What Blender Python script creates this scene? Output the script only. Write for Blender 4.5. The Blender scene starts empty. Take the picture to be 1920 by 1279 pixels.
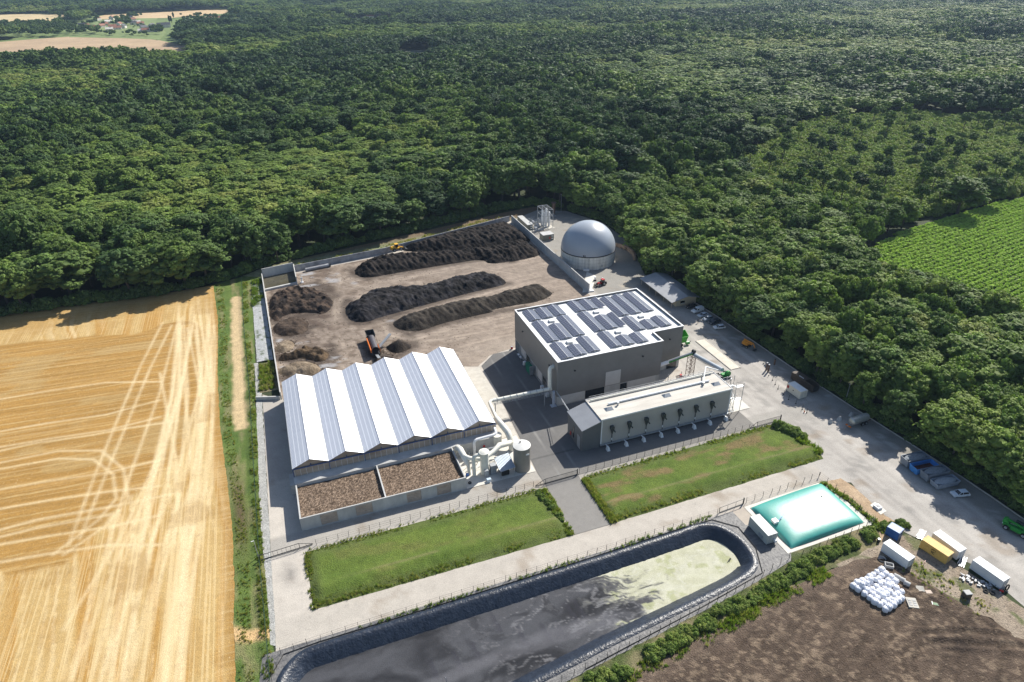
import bpy, math, random
import numpy as np
from mathutils import Vector, Matrix
from mathutils.geometry import tessellate_polygon, delaunay_2d_cdt
random.seed(7); RNG = np.random.default_rng(7)
sc = bpy.context.scene
COL = sc.collection
# ---------------------------------------------------------------- camera
F, PITCH, ROLL, YAW, CH = 1257.07, .51786838, -.01499903, .34284826, 120.0
def _basis():
    f = np.array([math.sin(YAW)*math.cos(PITCH), math.cos(YAW)*math.cos(PITCH), -math.sin(PITCH)])
    r0 = np.array([math.cos(YAW), -math.sin(YAW), 0.0]); u0 = np.cross(r0, f)
    r = math.cos(ROLL)*r0 + math.sin(ROLL)*u0; u = -math.sin(ROLL)*r0 + math.cos(ROLL)*u0
    return r, u, f
CR, CU, CF = _basis()
cam = bpy.data.objects.new("camera", bpy.data.cameras.new("camera")); COL.objects.link(cam)
cam.matrix_world = Matrix(((CR[0], CU[0], -CF[0], 0), (CR[1], CU[1], -CF[1], 0), (CR[2], CU[2], -CF[2], CH), (0, 0, 0, 1)))
cam.data.sensor_width = 36; cam.data.lens = F/1920*36; cam.data.clip_end = 20000; cam.data.clip_start = 1
sc.camera = cam
# ---------------------------------------------------------------- sky, sun, exposure
SUN_AZ, SUN_EL = 32.5, 41.0          # degrees: azimuth counted from +X towards +Y
world = bpy.data.worlds.new("World"); sc.world = world; world.use_nodes = True
wn = world.node_tree
sky = wn.nodes.new('ShaderNodeTexSky'); sky.sky_type = 'NISHITA'; sky.sun_disc = False
sky.sun_elevation = math.radians(SUN_EL); sky.sun_rotation = math.radians(90-SUN_AZ)
sky.air_density = 1.0; sky.dust_density = 1.0; sky.ozone_density = 1.0
bg = wn.nodes['Background']; bg.inputs[1].default_value = .088
wn.links.new(sky.outputs[0], bg.inputs[0])
sun = bpy.data.objects.new("sun", bpy.data.lights.new("sun", 'SUN')); COL.objects.link(sun)
sun.data.energy = 5.0; sun.data.angle = math.radians(.5); sun.data.color = (1, .95, .86)
_s = Vector((math.cos(math.radians(SUN_AZ))*math.cos(math.radians(SUN_EL)), math.sin(math.radians(SUN_AZ))*math.cos(math.radians(SUN_EL)), math.sin(math.radians(SUN_EL))))
sun.rotation_euler = _s.to_track_quat('Z', 'Y').to_euler(); sun.location = (0, 0, 400)
sc.view_settings.view_transform = 'Standard'; sc.view_settings.look = 'None'
sc.view_settings.exposure = .66; sc.view_settings.gamma = 1
sc.cycles.max_bounces = 5; sc.cycles.transparent_max_bounces = 6; sc.cycles.volume_bounces = 0
sc.cycles.diffuse_bounces = 3; sc.cycles.glossy_bounces = 3; sc.cycles.transmission_bounces = 3
# ---------------------------------------------------------------- measuring: photo pixel -> place on the ground (or at height z)
def P(x, y, z=0.0):
    d = CR*(x-960) + CU*(-(y-639.5)) + CF*F
    t = (z-CH)/d[2]
    return (float(d[0]*t), float(d[1]*t))
def Z(x0, y0, s):
    return lambda x, y, z=0.0: P(x0+x*s, y0+y*s, z)
def proj(X, Y, Zz):
    X = np.asarray(X, float); d0 = X; d1 = np.asarray(Y, float); d2 = np.asarray(Zz, float)-CH
    a = CR[0]*d0+CR[1]*d1+CR[2]*d2; b = CU[0]*d0+CU[1]*d1+CU[2]*d2; c = CF[0]*d0+CF[1]*d1+CF[2]*d2
    return 960+a*F/c, 639.5-b*F/c, c
# ---------------------------------------------------------------- numpy noise
def vnoise(x, y, seed=0):
    x = np.asarray(x, float); y = np.asarray(y, float)
    xi = np.floor(x).astype(np.int64); yi = np.floor(y).astype(np.int64); xf = x-xi; yf = y-yi
    def h(a, b):
        n = (a*374761393 + b*668265263 + seed*1442695041) & 0xffffffff
        n = ((n ^ (n >> 13))*1274126177) & 0xffffffff
        return ((n ^ (n >> 16)) & 0xffff)/65535.0
    u = xf*xf*(3-2*xf); v = yf*yf*(3-2*yf)
    return (h(xi, yi)*(1-u)+h(xi+1, yi)*u)*(1-v)+(h(xi, yi+1)*(1-u)+h(xi+1, yi+1)*u)*v
def fbm(x, y, seed=0, o=4):
    t = 0; a = .5; n = 0
    for i in range(o):
        t = t+a*vnoise(np.asarray(x)*2**i, np.asarray(y)*2**i, seed+i*17); n += a; a *= .5
    return t/n
def inpoly(x, y, poly):
    x = np.asarray(x, float); y = np.asarray(y, float); r = np.zeros(x.shape, bool); n = len(poly)
    for i in range(n):
        x0, y0 = poly[i][:2]; x1, y1 = poly[(i+1) % n][:2]
        if y0 == y1: continue
        c = ((y0 > y) != (y1 > y)) & (x < (x1-x0)*(y-y0)/(y1-y0)+x0)
        r ^= c
    return r
def dline(x, y, pts, closed=False):
    """distance to a polyline"""
    x = np.asarray(x, float); y = np.asarray(y, float); d = np.full(x.shape, 1e9)
    n = len(pts)
    for i in range(n if closed else n-1):
        ax, ay = pts[i][:2]; bx, by = pts[(i+1) % n][:2]; L = (bx-ax)**2+(by-ay)**2+1e-9
        t = np.clip(((x-ax)*(bx-ax)+(y-ay)*(by-ay))/L, 0, 1)
        d = np.minimum(d, np.hypot(x-ax-t*(bx-ax), y-ay-t*(by-ay)))
    return d
def sstep(a, b, v):
    t = np.clip((v-a)/(b-a), 0, 1); return t*t*(3-2*t)
# ---------------------------------------------------------------- materials
def nmat(name):
    m = bpy.data.materials.new(name); m.use_nodes = True
    nt = m.node_tree; return m, nt, nt.nodes['Principled BSDF']
def mat(name, c1, c2=None, sc_=.6, rough=.75, metal=0, bump=0, bsc=3., spec=.4, rib=None, ribsc=3., trans=0, streak=None):
    """noise between two colours; rib='X'/'Y'/'Z' adds ribs as bump"""
    m, nt, b = nmat(name); N = nt.nodes; L = nt.links
    b.inputs['Roughness'].default_value = rough; b.inputs['Metallic'].default_value = metal
    b.inputs['Specular IOR Level'].default_value = spec
    tc = N.new('ShaderNodeTexCoord'); src = tc.outputs['Object']
    if c2 is None: c2 = tuple(v*.82 for v in c1)
    no = N.new('ShaderNodeTexNoise'); no.inputs['Scale'].default_value = sc_; no.inputs['Detail'].default_value = 6; no.inputs['Roughness'].default_value = .65
    v = src
    if streak:
        mp = N.new('ShaderNodeMapping'); mp.inputs['Scale'].default_value = streak; L.new(src, mp.inputs[0]); v = mp.outputs[0]
    L.new(v, no.inputs[0])
    rp = N.new('ShaderNodeValToRGB'); rp.color_ramp.elements[0].position = .32; rp.color_ramp.elements[1].position = .68
    rp.color_ramp.elements[0].color = (*c2, 1); rp.color_ramp.elements[1].color = (*c1, 1)
    L.new(no.outputs[0], rp.inputs[0]); L.new(rp.outputs[0], b.inputs['Base Color'])
    h = None
    if bump:
        n2 = N.new('ShaderNodeTexNoise'); n2.inputs['Scale'].default_value = bsc; n2.inputs['Detail'].default_value = 5
        L.new(src, n2.inputs[0]); h = n2.outputs[0]
        bp = N.new('ShaderNodeBump'); bp.inputs['Strength'].default_value = bump; bp.inputs['Distance'].default_value = .2
        L.new(h, bp.inputs['Height']); L.new(bp.outputs[0], b.inputs['Normal'])
    if rib:
        w = N.new('ShaderNodeTexWave'); w.wave_type = 'BANDS'; w.bands_direction = rib; w.inputs['Scale'].default_value = ribsc
        w.inputs['Distortion'].default_value = 0; L.new(src, w.inputs[0])
        bp2 = N.new('ShaderNodeBump'); bp2.inputs['Strength'].default_value = .7; bp2.inputs['Distance'].default_value = .06
        L.new(w.outputs[1], bp2.inputs['Height']); L.new(bp2.outputs[0], b.inputs['Normal'])
        if bump: L.new(bp.outputs[0], bp2.inputs['Normal'])
    return m
def vmat(name, rough=.95, n1=(.3, .35), n2=(4., .3), bump=.3, bsc=3., spec=.2, fleck=()):
    """colour comes from the surface's own 'col' attribute (its real pattern), broken up by two noises"""
    m, nt, b = nmat(name); N = nt.nodes; L = nt.links
    b.inputs['Roughness'].default_value = rough; b.inputs['Specular IOR Level'].default_value = spec
    at = N.new('ShaderNodeAttribute'); at.attribute_name = 'col'
    tc = N.new('ShaderNodeTexCoord'); cur = at.outputs['Color']; last = None
    for s, amt in (n1, n2):
        no = N.new('ShaderNodeTexNoise'); no.inputs['Scale'].default_value = s; no.inputs['Detail'].default_value = 6; no.inputs['Roughness'].default_value = .7
        L.new(tc.outputs['Object'], no.inputs[0])
        mr = N.new('ShaderNodeMapRange'); mr.inputs[1].default_value = .3; mr.inputs[2].default_value = .7
        mr.inputs[3].default_value = 1-amt; mr.inputs[4].default_value = 1+amt
        L.new(no.outputs[0], mr.inputs[0])
        vm = N.new('ShaderNodeVectorMath'); vm.operation = 'SCALE'; L.new(cur, vm.inputs[0]); L.new(mr.outputs[0], vm.inputs['Scale'])
        cur = vm.outputs[0]; last = no
    for fc, fsc, th, am, stv in fleck:      # scattered flecks with sharp edges: straw, stones, clods
        mp = N.new('ShaderNodeMapping'); mp.inputs['Scale'].default_value = stv; L.new(tc.outputs['Object'], mp.inputs[0])
        nf = N.new('ShaderNodeTexNoise'); nf.inputs['Scale'].default_value = fsc; nf.inputs['Detail'].default_value = 8; nf.inputs['Roughness'].default_value = .75; L.new(mp.outputs[0], nf.inputs[0])
        mf = N.new('ShaderNodeMapRange'); mf.inputs[1].default_value = th; mf.inputs[2].default_value = th+.05; mf.inputs[4].default_value = am; L.new(nf.outputs[0], mf.inputs[0])
        cf = N.new('ShaderNodeMix'); cf.data_type = 'RGBA'; L.new(mf.outputs[0], cf.inputs['Factor']); L.new(cur, cf.inputs['A']); cf.inputs['B'].default_value = (*fc, 1); cur = cf.outputs['Result']
    L.new(cur, b.inputs['Base Color'])
    if bump:
        n3 = N.new('ShaderNodeTexNoise'); n3.inputs['Scale'].default_value = bsc; n3.inputs['Detail'].default_value = 6
        L.new(tc.outputs['Object'], n3.inputs[0])
        bp = N.new('ShaderNodeBump'); bp.inputs['Strength'].default_value = bump; bp.inputs['Distance'].default_value = .3
        L.new(n3.outputs[0], bp.inputs['Height']); L.new(bp.outputs[0], b.inputs['Normal'])
    return m
def fieldmat(name, ang):
    """stubble: colour attribute plus fine straw swaths; alpha says which way the combine drove"""
    m = vmat(name, .9, (1.2, .12), (6, .34), bump=.45, bsc=6, fleck=[((.62, .50, .30), 1.6, .60, .5, (1, .5, 1)), ((.22, .12, .035), 1.1, .61, .45, (1, .35, 1))]); nt = m.node_tree; N = nt.nodes; L = nt.links; b = N['Principled BSDF']
    src = b.inputs['Base Color'].links[0].from_socket; tc = N.new('ShaderNodeTexCoord'); at = N.new('ShaderNodeAttribute'); at.attribute_name = 'col'; fs = []
    for rot, s1, seed in ((0, (1.9, .012, 1), 0), (ang, (.016, 1.35, 1), 40)):
        mp = N.new('ShaderNodeMapping'); mp.vector_type = 'TEXTURE' if 0 else 'POINT'; r = N.new('ShaderNodeVectorRotate'); r.rotation_type = 'Z_AXIS'; r.inputs['Angle'].default_value = -rot
        L.new(tc.outputs['Object'], r.inputs[0]); L.new(r.outputs[0], mp.inputs[0]); mp.inputs['Scale'].default_value = s1; mp.inputs['Location'].default_value = (seed, 0, 0)
        no = N.new('ShaderNodeTexNoise'); no.inputs['Scale'].default_value = 1; no.inputs['Detail'].default_value = 3; no.inputs['Roughness'].default_value = .6; no.inputs['Distortion'].default_value = .25; L.new(mp.outputs[0], no.inputs[0])
        mr = N.new('ShaderNodeMapRange'); mr.inputs[1].default_value = .50; mr.inputs[2].default_value = .62; L.new(no.outputs[0], mr.inputs[0]); fs.append(mr.outputs[0])
    mx = N.new('ShaderNodeMix'); L.new(at.outputs['Alpha'], mx.inputs['Factor']); L.new(fs[1], mx.inputs['A']); L.new(fs[0], mx.inputs['B'])
    ka = N.new('ShaderNodeMapRange'); ka.inputs[3].default_value = .2; ka.inputs[4].default_value = .5; L.new(at.outputs['Alpha'], ka.inputs[0]); k = N.new('ShaderNodeMath'); k.operation = 'MULTIPLY'; L.new(ka.outputs[0], k.inputs[1]); L.new(mx.outputs[0], k.inputs[0])
    cm = N.new('ShaderNodeMix'); cm.data_type = 'RGBA'; L.new(k.outputs[0], cm.inputs['Factor']); L.new(src, cm.inputs['A']); cm.inputs['B'].default_value = (.60, .465, .255, 1); L.new(cm.outputs['Result'], b.inputs['Base Color'])
    return m
# ---------------------------------------------------------------- mesh builder
WLOC = {}
def wloc(o): return WLOC.get(o.name, Vector((0, 0, 0))) if o else Vector((0, 0, 0))
def setcol(me, col):
    a = me.color_attributes.new('col', 'FLOAT_COLOR', 'POINT')
    c = np.ones((len(me.vertices), 4), np.float32); col = np.asarray(col); c[:, :col.shape[1] if col.shape[1] > 1 else 3] = col; a.data.foreach_set('color', c.ravel())
def mkobj(name, v, f, mats, parent=None, smooth=False, mi=None, col=None):
    o0 = wloc(parent)
    me = bpy.data.meshes.new(name)
    v = np.asarray(v, np.float64).reshape(-1, 3)-np.array(o0)
    if isinstance(f, np.ndarray):
        nf, k = f.shape
        me.vertices.add(len(v)); me.vertices.foreach_set('co', v.astype(np.float32).ravel())
        me.loops.add(nf*k); me.loops.foreach_set('vertex_index', f.astype(np.int32).ravel())
        me.polygons.add(nf); me.polygons.foreach_set('loop_start', np.arange(0, nf*k, k, dtype=np.int32))
        me.update(calc_edges=True)
    else:
        me.from_pydata(v.tolist(), [], f); me.update()
    for m in (mats if isinstance(mats, (list, tuple)) else [mats]): me.materials.append(m)
    if mi is not None: me.polygons.foreach_set('material_index', np.asarray(mi, np.int32))
    if smooth: me.polygons.foreach_set('use_smooth', np.ones(len(me.polygons), bool))
    if col is not None: setcol(me, col)
    o = bpy.data.objects.new(name, me); COL.objects.link(o)
    if parent: o.parent = parent; WLOC[o.name] = o0.copy()
    return o
class MB:
    def __init__(s): s.v = []; s.f = []; s.m = []; s.p = []
    def add(s, vs, fs, mi=0):
        n = len(s.v); s.p.append((n, len(s.f))); s.v += [tuple(map(float, p)) for p in vs]
        s.f += [tuple(i+n for i in f) for f in fs]; s.m += [mi]*len(fs); return s
    def box(s, x0, x1, y0, y1, z0, z1, mi=0):
        return s.add([(x0, y0, z0), (x1, y0, z0), (x1, y1, z0), (x0, y1, z0), (x0, y0, z1), (x1, y0, z1), (x1, y1, z1), (x0, y1, z1)],
                     [(0, 3, 2, 1), (4, 5, 6, 7), (0, 1, 5, 4), (1, 2, 6, 5), (2, 3, 7, 6), (3, 0, 4, 7)], mi)
    def bbox(s, x0, x1, y0, y1, z0, z1, c=.05, mi=0):
        """box with chamfered vertical and top edges"""
        pts = [(x0+c, y0), (x1-c, y0), (x1, y0+c), (x1, y1-c), (x1-c, y1), (x0+c, y1), (x0, y1-c), (x0, y0+c)]
        cx, cy = (x0+x1)/2, (y0+y1)/2
        k = lambda p: (p[0]+(c if p[0] < cx else -c), p[1]+(c if p[1] < cy else -c))
        vs = [(*p, z0) for p in pts]+[(*p, z1-c) for p in pts]+[(*k(p), z1) for p in pts]
        fs = [tuple(range(7, -1, -1)), tuple(range(16, 24))]
        for j in (0, 8):
            for i in range(8): fs.append((j+i, j+(i+1) % 8, j+8+(i+1) % 8, j+8+i))
        return s.add(vs, fs, mi)
    def prism(s, pts, z0, z1, mi=0):
        n = len(pts)
        return s.add([(p[0], p[1], z0) for p in pts]+[(p[0], p[1], z1) for p in pts],
                     [tuple(range(n-1, -1, -1)), tuple(range(n, 2*n))]+[(i, (i+1) % n, n+(i+1) % n, n+i) for i in range(n)], mi)
    def profY(s, prof, y0, y1, mi=0):
        """profile in (x,z) swept along y"""
        n = len(prof)
        return s.add([(p[0], y0, p[1]) for p in prof]+[(p[0], y1, p[1]) for p in prof],
                     [tuple(range(n)), tuple(range(2*n-1, n-1, -1))]+[((i+1) % n, i, n+i, n+(i+1) % n) for i in range(n)], mi)
    def profX(s, prof, x0, x1, mi=0):
        """profile in (y,z) swept along x"""
        n = len(prof)
        return s.add([(x0, p[0], p[1]) for p in prof]+[(x1, p[0], p[1]) for p in prof],
                     [tuple(range(n-1, -1, -1)), tuple(range(n, 2*n))]+[(i, (i+1) % n, n+(i+1) % n, n+i) for i in range(n)], mi)
    def cyl(s, p0, p1, r0, r1=None, n=12, mi=0, caps=True):
        r1 = r0 if r1 is None else r1
        a = Vector(p0); b = Vector(p1); d = (b-a).normalized()
        u = d.cross(Vector((0, 0, 1)) if abs(d.z) < .9 else Vector((1, 0, 0))).normalized(); w = d.cross(u)
        vs = []
        for c, r in ((a, r0), (b, r1)):
            for i in range(n):
                t = 2*math.pi*i/n; vs.append(tuple(c+u*(r*math.cos(t))+w*(r*math.sin(t))))
        fs = [((i+1) % n, i, n+i, n+(i+1) % n) for i in range(n)]
        if caps: fs += [tuple(range(n)), tuple(range(2*n-1, n-1, -1))]
        return s.add(vs, fs, mi)
    def tube(s, path, r, n=10, mi=0):
        """bent pipe"""
        pts = [Vector(p) for p in path]; rs = r if isinstance(r, (list, tuple)) else [r]*len(pts); vs = []
        up = Vector((0, 0, 1)); pu = None
        for i, p in enumerate(pts):
            d = ((pts[min(i+1, len(pts)-1)]-p).normalized()+(p-pts[max(i-1, 0)]).normalized()).normalized()
            if pu is None: u = d.cross(up if abs(d.z) < .9 else Vector((1, 0, 0))).normalized()
            else: u = (pu-d*pu.dot(d)).normalized()
            pu = u; w = d.cross(u)
            for k in range(n):
                t = 2*math.pi*k/n; vs.append(tuple(p+u*(rs[i]*math.cos(t))+w*(rs[i]*math.sin(t))))
        fs = []
        for i in range(len(pts)-1):
            for k in range(n): fs.append((i*n+(k+1) % n, i*n+k, (i+1)*n+k, (i+1)*n+(k+1) % n))
        m = (len(pts)-1)*n
        fs += [tuple(range(n)), tuple(range(m+n-1, m-1, -1))]
        return s.add(vs, fs, mi)
    def bar(s, p0, p1, w, h=None, mi=0):
        h = w if h is None else h
        a = Vector(p0); b = Vector(p1); d = (b-a).normalized()
        u = d.cross(Vector((0, 0, 1)) if abs(d.z) < .95 else Vector((1, 0, 0))).normalized()*(w/2); q = d.cross(u).normalized()*(h/2)
        vs = [a-u-q, a+u-q, a+u+q, a-u+q, b-u-q, b+u-q, b+u+q, b-u+q]
        return s.add(vs, [(0, 3, 2, 1), (4, 5, 6, 7), (0, 1, 5, 4), (1, 2, 6, 5), (2, 3, 7, 6), (3, 0, 4, 7)], mi)
    def sph(s, c, r, sz=1., nu=14, nv=8, half=False, mi=0):
        vs = []; fs = []
        v0 = 0 if half else -math.pi/2
        for j in range(nv+1):
            ph = v0+(math.pi/2-v0)*j/nv
            for i in range(nu):
                t = 2*math.pi*i/nu; vs.append((c[0]+r*math.cos(ph)*math.cos(t), c[1]+r*math.cos(ph)*math.sin(t), c[2]+r*sz*math.sin(ph)))
        for j in range(nv):
            for i in range(nu): fs.append((j*nu+i, j*nu+(i+1) % nu, (j+1)*nu+(i+1) % nu, (j+1)*nu+i))
        return s.add(vs, fs, mi)
    def quad(s, a, b, c, d, mi=0): return s.add([a, b, c, d], [(0, 1, 2, 3)], mi)
    def rot(s, ang, c=(0, 0), frm=0):
        ca, sa = math.cos(ang), math.sin(ang)
        for i in range(frm, len(s.v)):
            x, y, z = s.v[i]; x -= c[0]; y -= c[1]; s.v[i] = (c[0]+x*ca-y*sa, c[1]+x*sa+y*ca, z)
        return s
    def build(s, name, mats, parent=None, smooth=False):
        return mkobj(name, s.v, s.f, mats, parent, smooth, s.m if isinstance(mats, (list, tuple)) else None)
def each(b, name, mats, parent):
    """every piece added to the builder becomes a part of its own"""
    for i, (v0, f0) in enumerate(b.p):
        v1, f1 = b.p[i+1] if i+1 < len(b.p) else (len(b.v), len(b.f))
        mkobj(name, b.v[v0:v1], [tuple(k-v0 for k in f) for f in b.f[f0:f1]], mats, parent)
def tag(o, label=None, cat=None, group=None, kind=None):
    if label: o['label'] = label
    if cat: o['category'] = cat
    if group: o['group'] = group
    if kind: o['kind'] = kind
    return o
def thing(name, label, cat, loc=(0, 0, 0), group=None):
    o = bpy.data.objects.new(name, None); COL.objects.link(o); o.location = loc; o.empty_display_size = .5
    WLOC[o.name] = Vector(loc); return tag(o, label, cat, group)
def copy_tree(o, parent=None, kids=None):
    c = o.copy(); COL.objects.link(c)
    if parent: c.parent = parent
    for ch in [k for k in KIDS(o)]: copy_tree(ch, c)
    return c
def KIDS(o): return [c for c in o.children]
def place(o, x, y, z=0, a=0, s=1.0):
    o.location = (x, y, z); o.rotation_euler = (0, 0, math.radians(a)); o.scale = (s, s, s); return o
def autosmooth(o, ang=35):
    me = o.data; me.polygons.foreach_set('use_smooth', np.ones(len(me.polygons), bool)); me.set_sharp_from_angle(angle=math.radians(ang)); return o
def sheet(name, poly, z, m, holes=(), kind='structure'):
    """flat polygon, with holes"""
    loops = [[Vector((p[0], p[1], 0)) for p in poly]]+[[Vector((p[0], p[1], 0)) for p in h] for h in holes]
    vs = [(v.x, v.y, z) for l in loops for v in l]; tr = tessellate_polygon(loops); fs = []
    for t in tr:
        a, b, c = (np.array(vs[i]) for i in t)
        fs.append(tuple(t) if (b[0]-a[0])*(c[1]-a[1])-(b[1]-a[1])*(c[0]-a[0]) > 0 else (t[0], t[2], t[1]))
    o = mkobj(name, vs, fs, m)
    if kind: o['kind'] = kind
    return o
def resample(poly, res):
    out = []
    for i in range(len(poly)):
        a = np.array(poly[i][:2]); b = np.array(poly[(i+1) % len(poly)][:2]); n = max(1, int(np.hypot(*(b-a))/res))
        for k in range(n): out.append(tuple(a+(b-a)*k/n))
    return out
def gsheet(name, poly, z, m, res, colf, hf=None, kind='structure', wob=0, parent=None, hole=None):
    """finely divided sheet: colf(x,y)->rgb, hf(x,y)->height above z; edges follow poly"""
    bd = resample(poly, res)
    if wob:
        bb = np.array(bd); n = fbm(bb[:, 0]*.7, bb[:, 1]*.7, 5)-.5; n2 = fbm(bb[:, 0]*.7, bb[:, 1]*.7, 15)-.5
        bd = [tuple(q) for q in (bb+np.stack([n, n2], 1)*2*wob)]
    b = np.array(bd); x0, y0 = b.min(0); x1, y1 = b.max(0)
    gx, gy = np.meshgrid(np.arange(x0, x1, res), np.arange(y0, y1, res)); gx = gx.ravel(); gy = gy.ravel()
    k = inpoly(gx, gy, bd); gx = gx[k]; gy = gy[k]
    # keep clear of the outline
    cell = set((int(p[0]//res), int(p[1]//res)) for p in bd)
    keep = np.array([(int(a//res), int(c//res)) not in cell for a, c in zip(gx, gy)], bool) if len(gx) else np.zeros(0, bool)
    gx = gx[keep]; gy = gy[keep]
    co = [Vector(p) for p in bd]+[Vector((float(a), float(c))) for a, c in zip(gx, gy)]
    nb = len(bd); ed = [(i, (i+1) % nb) for i in range(nb)]
    if hole:
        h0 = len(co); co += [Vector(q) for q in hole]; ed += [(h0+i, h0+(i+1) % len(hole)) for i in range(len(hole))]
    v2, e, f, _, _, _ = delaunay_2d_cdt(co, ed, [], 1, 1e-5, False)
    fa = np.array(f, np.int32)
    v = np.array([(p.x, p.y) for p in v2])
    cen = v[fa].mean(1); fa = fa[inpoly(cen[:, 0], cen[:, 1], bd)]
    if hole: cen = v[fa].mean(1); fa = fa[~inpoly(cen[:, 0], cen[:, 1], hole)]
    X, Y = v[:, 0], v[:, 1]
    zz = np.full(len(v), float(z))
    if hf is not None: zz = zz+hf(X, Y)
    o = mkobj(name, np.column_stack([X, Y, zz]), fa, m, parent, smooth=hf is not None, col=colf(X, Y) if colf else None)
    if kind: o['kind'] = kind
    return o
def mix(a, b, t):
    t = np.asarray(t)[..., None]; return np.asarray(a)*(1-t)+np.asarray(b)*t
# ================================================================ SETTING: ground, yard, roads, fields, lagoon
def chaikin(p, n=3):
    for _ in range(n):
        q = []
        for i in range(len(p)):
            a = np.array(p[i]); b = np.array(p[(i+1) % len(p)]); q += [tuple(a*.75+b*.25), tuple(a*.25+b*.75)]
        p = q
    return p
RIM = chaikin([(-13, 95.0), (-6, 95.4), (30, 95.5), (76, 96.2), (82, 96.9), (86.4, 95), (88.6, 90), (88.2, 84.5), (86.2, 81.2), (80, 79.6), (66, 77.9), (49.7, 76.2), (33.3, 73.8), (0, 69.5), (-12, 69.5), (-17.5, 74), (-17.5, 88)], 3)
def offset(p, d):
    a = np.array(p); t = np.roll(a, -1, 0)-np.roll(a, 1, 0); t /= np.linalg.norm(t, axis=1)[:, None]
    n = np.stack([-t[:, 1], t[:, 0]], 1)      # clockwise loop: left normal points outward
    return a+n*np.asarray(d).reshape(-1, 1)
_w = np.array(RIM)
WD = np.where(_w[:, 1] < 82, 3.4, 2.7)+.25*np.sin(_w[:, 0]*.21)
WATER = [tuple(q) for q in offset(RIM, -WD)]
HOLE = [tuple(q) for q in offset(RIM, -.05)]
m_ground = mat('forest_floor', (.045, .06, .02), (.02, .03, .012), .15, .95, bump=.5, bsc=.6)
BIG = [(-5200, -60), (6500, -60), (6500, 8200), (-5200, 8200)]
sheet('ground', BIG, 0.0, m_ground, [HOLE])
G_L = np.array((.43, .395, .35)); G_D = np.array((.20, .19, .175)); DIRT = np.array((.222, .182, .148))
# ---- gravel site (everything the plant stands on)
kerb_px = [(1062, 396), (1130, 418), (1168, 445), (1192, 478), (1208, 515), (1300, 566), (1345, 594), (1412, 640), (1500, 700), (1600, 765), (1700, 828), (1800, 893), (1860, 933), (1925, 978)]
KERB = [P(*q) for q in kerb_px]
SITE = [(-16.6, 97.0), (-16.4, 98), P(492, 740), (-9.8, 189.6), (-11.8, 290.3), (1.8, 292.6), (43.4, 298.4), (113.2, 318.6), (134, 330)]+KERB+[(158, 62), (150, 44), P(1925, 1142), P(1890, 1112), P(1830, 1062), P(1700, 1000), P(1640, 962), P(1596, 905), (121, 99), (97, 97.8)]
def c_site(X, Y):
    n = fbm(X*.06, Y*.06, 3); n2 = fbm(X*.3, Y*.3, 4)
    c = mix(G_L*.92, G_L*1.12, n)
    road = sstep(112, 120, X)*sstep(212, 200, Y)*(Y < 215)
    c = mix(c, np.array((.36, .34, .315)), road*.9)
    # wheel-worn lines along the right road, following its direction
    a = P(1330, 660); b = P(1800, 1070); L = math.hypot(b[0]-a[0], b[1]-a[1]); tx, ty = (b[0]-a[0])/L, (b[1]-a[1])/L
    off = (X-a[0])*(-ty)+(Y-a[1])*tx
    st = .6*vnoise(off*1.6, Y*.012, 9)+.4*vnoise(off*.5, Y*.01, 19)
    c = c*(1+(st-.5)[:, None]*.55*road[:, None])
    c = mix(c, np.array((.17, .165, .155)), sstep(.55, .72, n2)*.5*road)
    # strip by the kerb: darker loose gravel
    dk = dline(X, Y, KERB); c = mix(c, np.array((.2, .19, .165)), sstep(9, 5, dk)*.55*(n2 > .35))
    # dome forecourt grey
    df = sstep(114, 118, X)*sstep(203, 215, Y); c = mix(c, np.array((.235, .225, .205)), df*.9)
    c = mix(c, np.array((.36, .32, .26)), df*sstep(.62, .7, fbm(X*.12, Y*.12, 31)))
    # left lane: greenhouse shade painted into the gravel; path in front of the filter beds
    c = mix(c, np.array((.22, .21, .20)), ((X < -8) & (Y > 150) & (Y < 196))*.35)
    c = mix(c, np.array((.30, .285, .26)), ((Y > 123) & (Y < 129.5))*.8)
    bot = (Y < 105); c = mix(c, np.array((.37, .34, .30))*1.03, bot*.7*(X < 124))
    s = np.exp(-(((X+12.5)/1.4)**2+((Y-117)/3.0)**2))*fbm(X*.8, Y*.8, 8); c = mix(c, np.array((.12, .115, .11)), np.clip(s*1.3, 0, .7))
    c = mix(c, np.array((.22, .17, .12)), sstep(.66, .8, fbm(X*.2, Y*.2, 44))*.5)
    return c
gsheet('gravel_yard', SITE, .04, vmat('gravel', n1=(.25, .1), n2=(3.5, .16), bump=.25, bsc=6, fleck=[((.22, .21, .195), .45, .60, .4, (1, 1, 1)), ((.50, .47, .42), 1.7, .62, .4, (1, 1, 1))]), 1.1, c_site)
# ---- compost yard dirt
YARD = [(-11.2, 283), (-9.9, 192), (-9.2, 189), (47, 189), (54, 186), (60, 191.5), (69, 193.5), (100, 193.5), (113.4, 222), (113.0, 312), (44, 296), (2, 290.5), (2.2, 277)]
_z1 = lambda *p: [P(480+x*.26578, 380+y*.26578) for x, y in p]
FOOT = [_z1((688, 470), (705, 520), (790, 535), (960, 505), (1200, 462), (1400, 432), (1590, 400), (1806, 415)), _z1((650, 690), (622, 735), (632, 800), (680, 845), (780, 848), (900, 805), (1100, 752), (1300, 695), (1500, 642), (1775, 575)),
        _z1((1010, 790), (955, 850), (985, 892), (1080, 912), (1180, 905), (1300, 858), (1500, 812), (1700, 768), (1900, 740)), _z1((85, 790), (150, 855), (390, 785), (545, 740), (560, 640), (420, 570)), _z1((115, 905), (220, 948), (330, 930), (400, 880)), _z1((150, 1098), (250, 1115), (440, 1130), (545, 1085), (530, 1020)), _z1((150, 1240), (400, 1240), (490, 1185)), _z1((780, 1000), (850, 1090), (1000, 1080), (1110, 1010), (1080, 950))]
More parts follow.
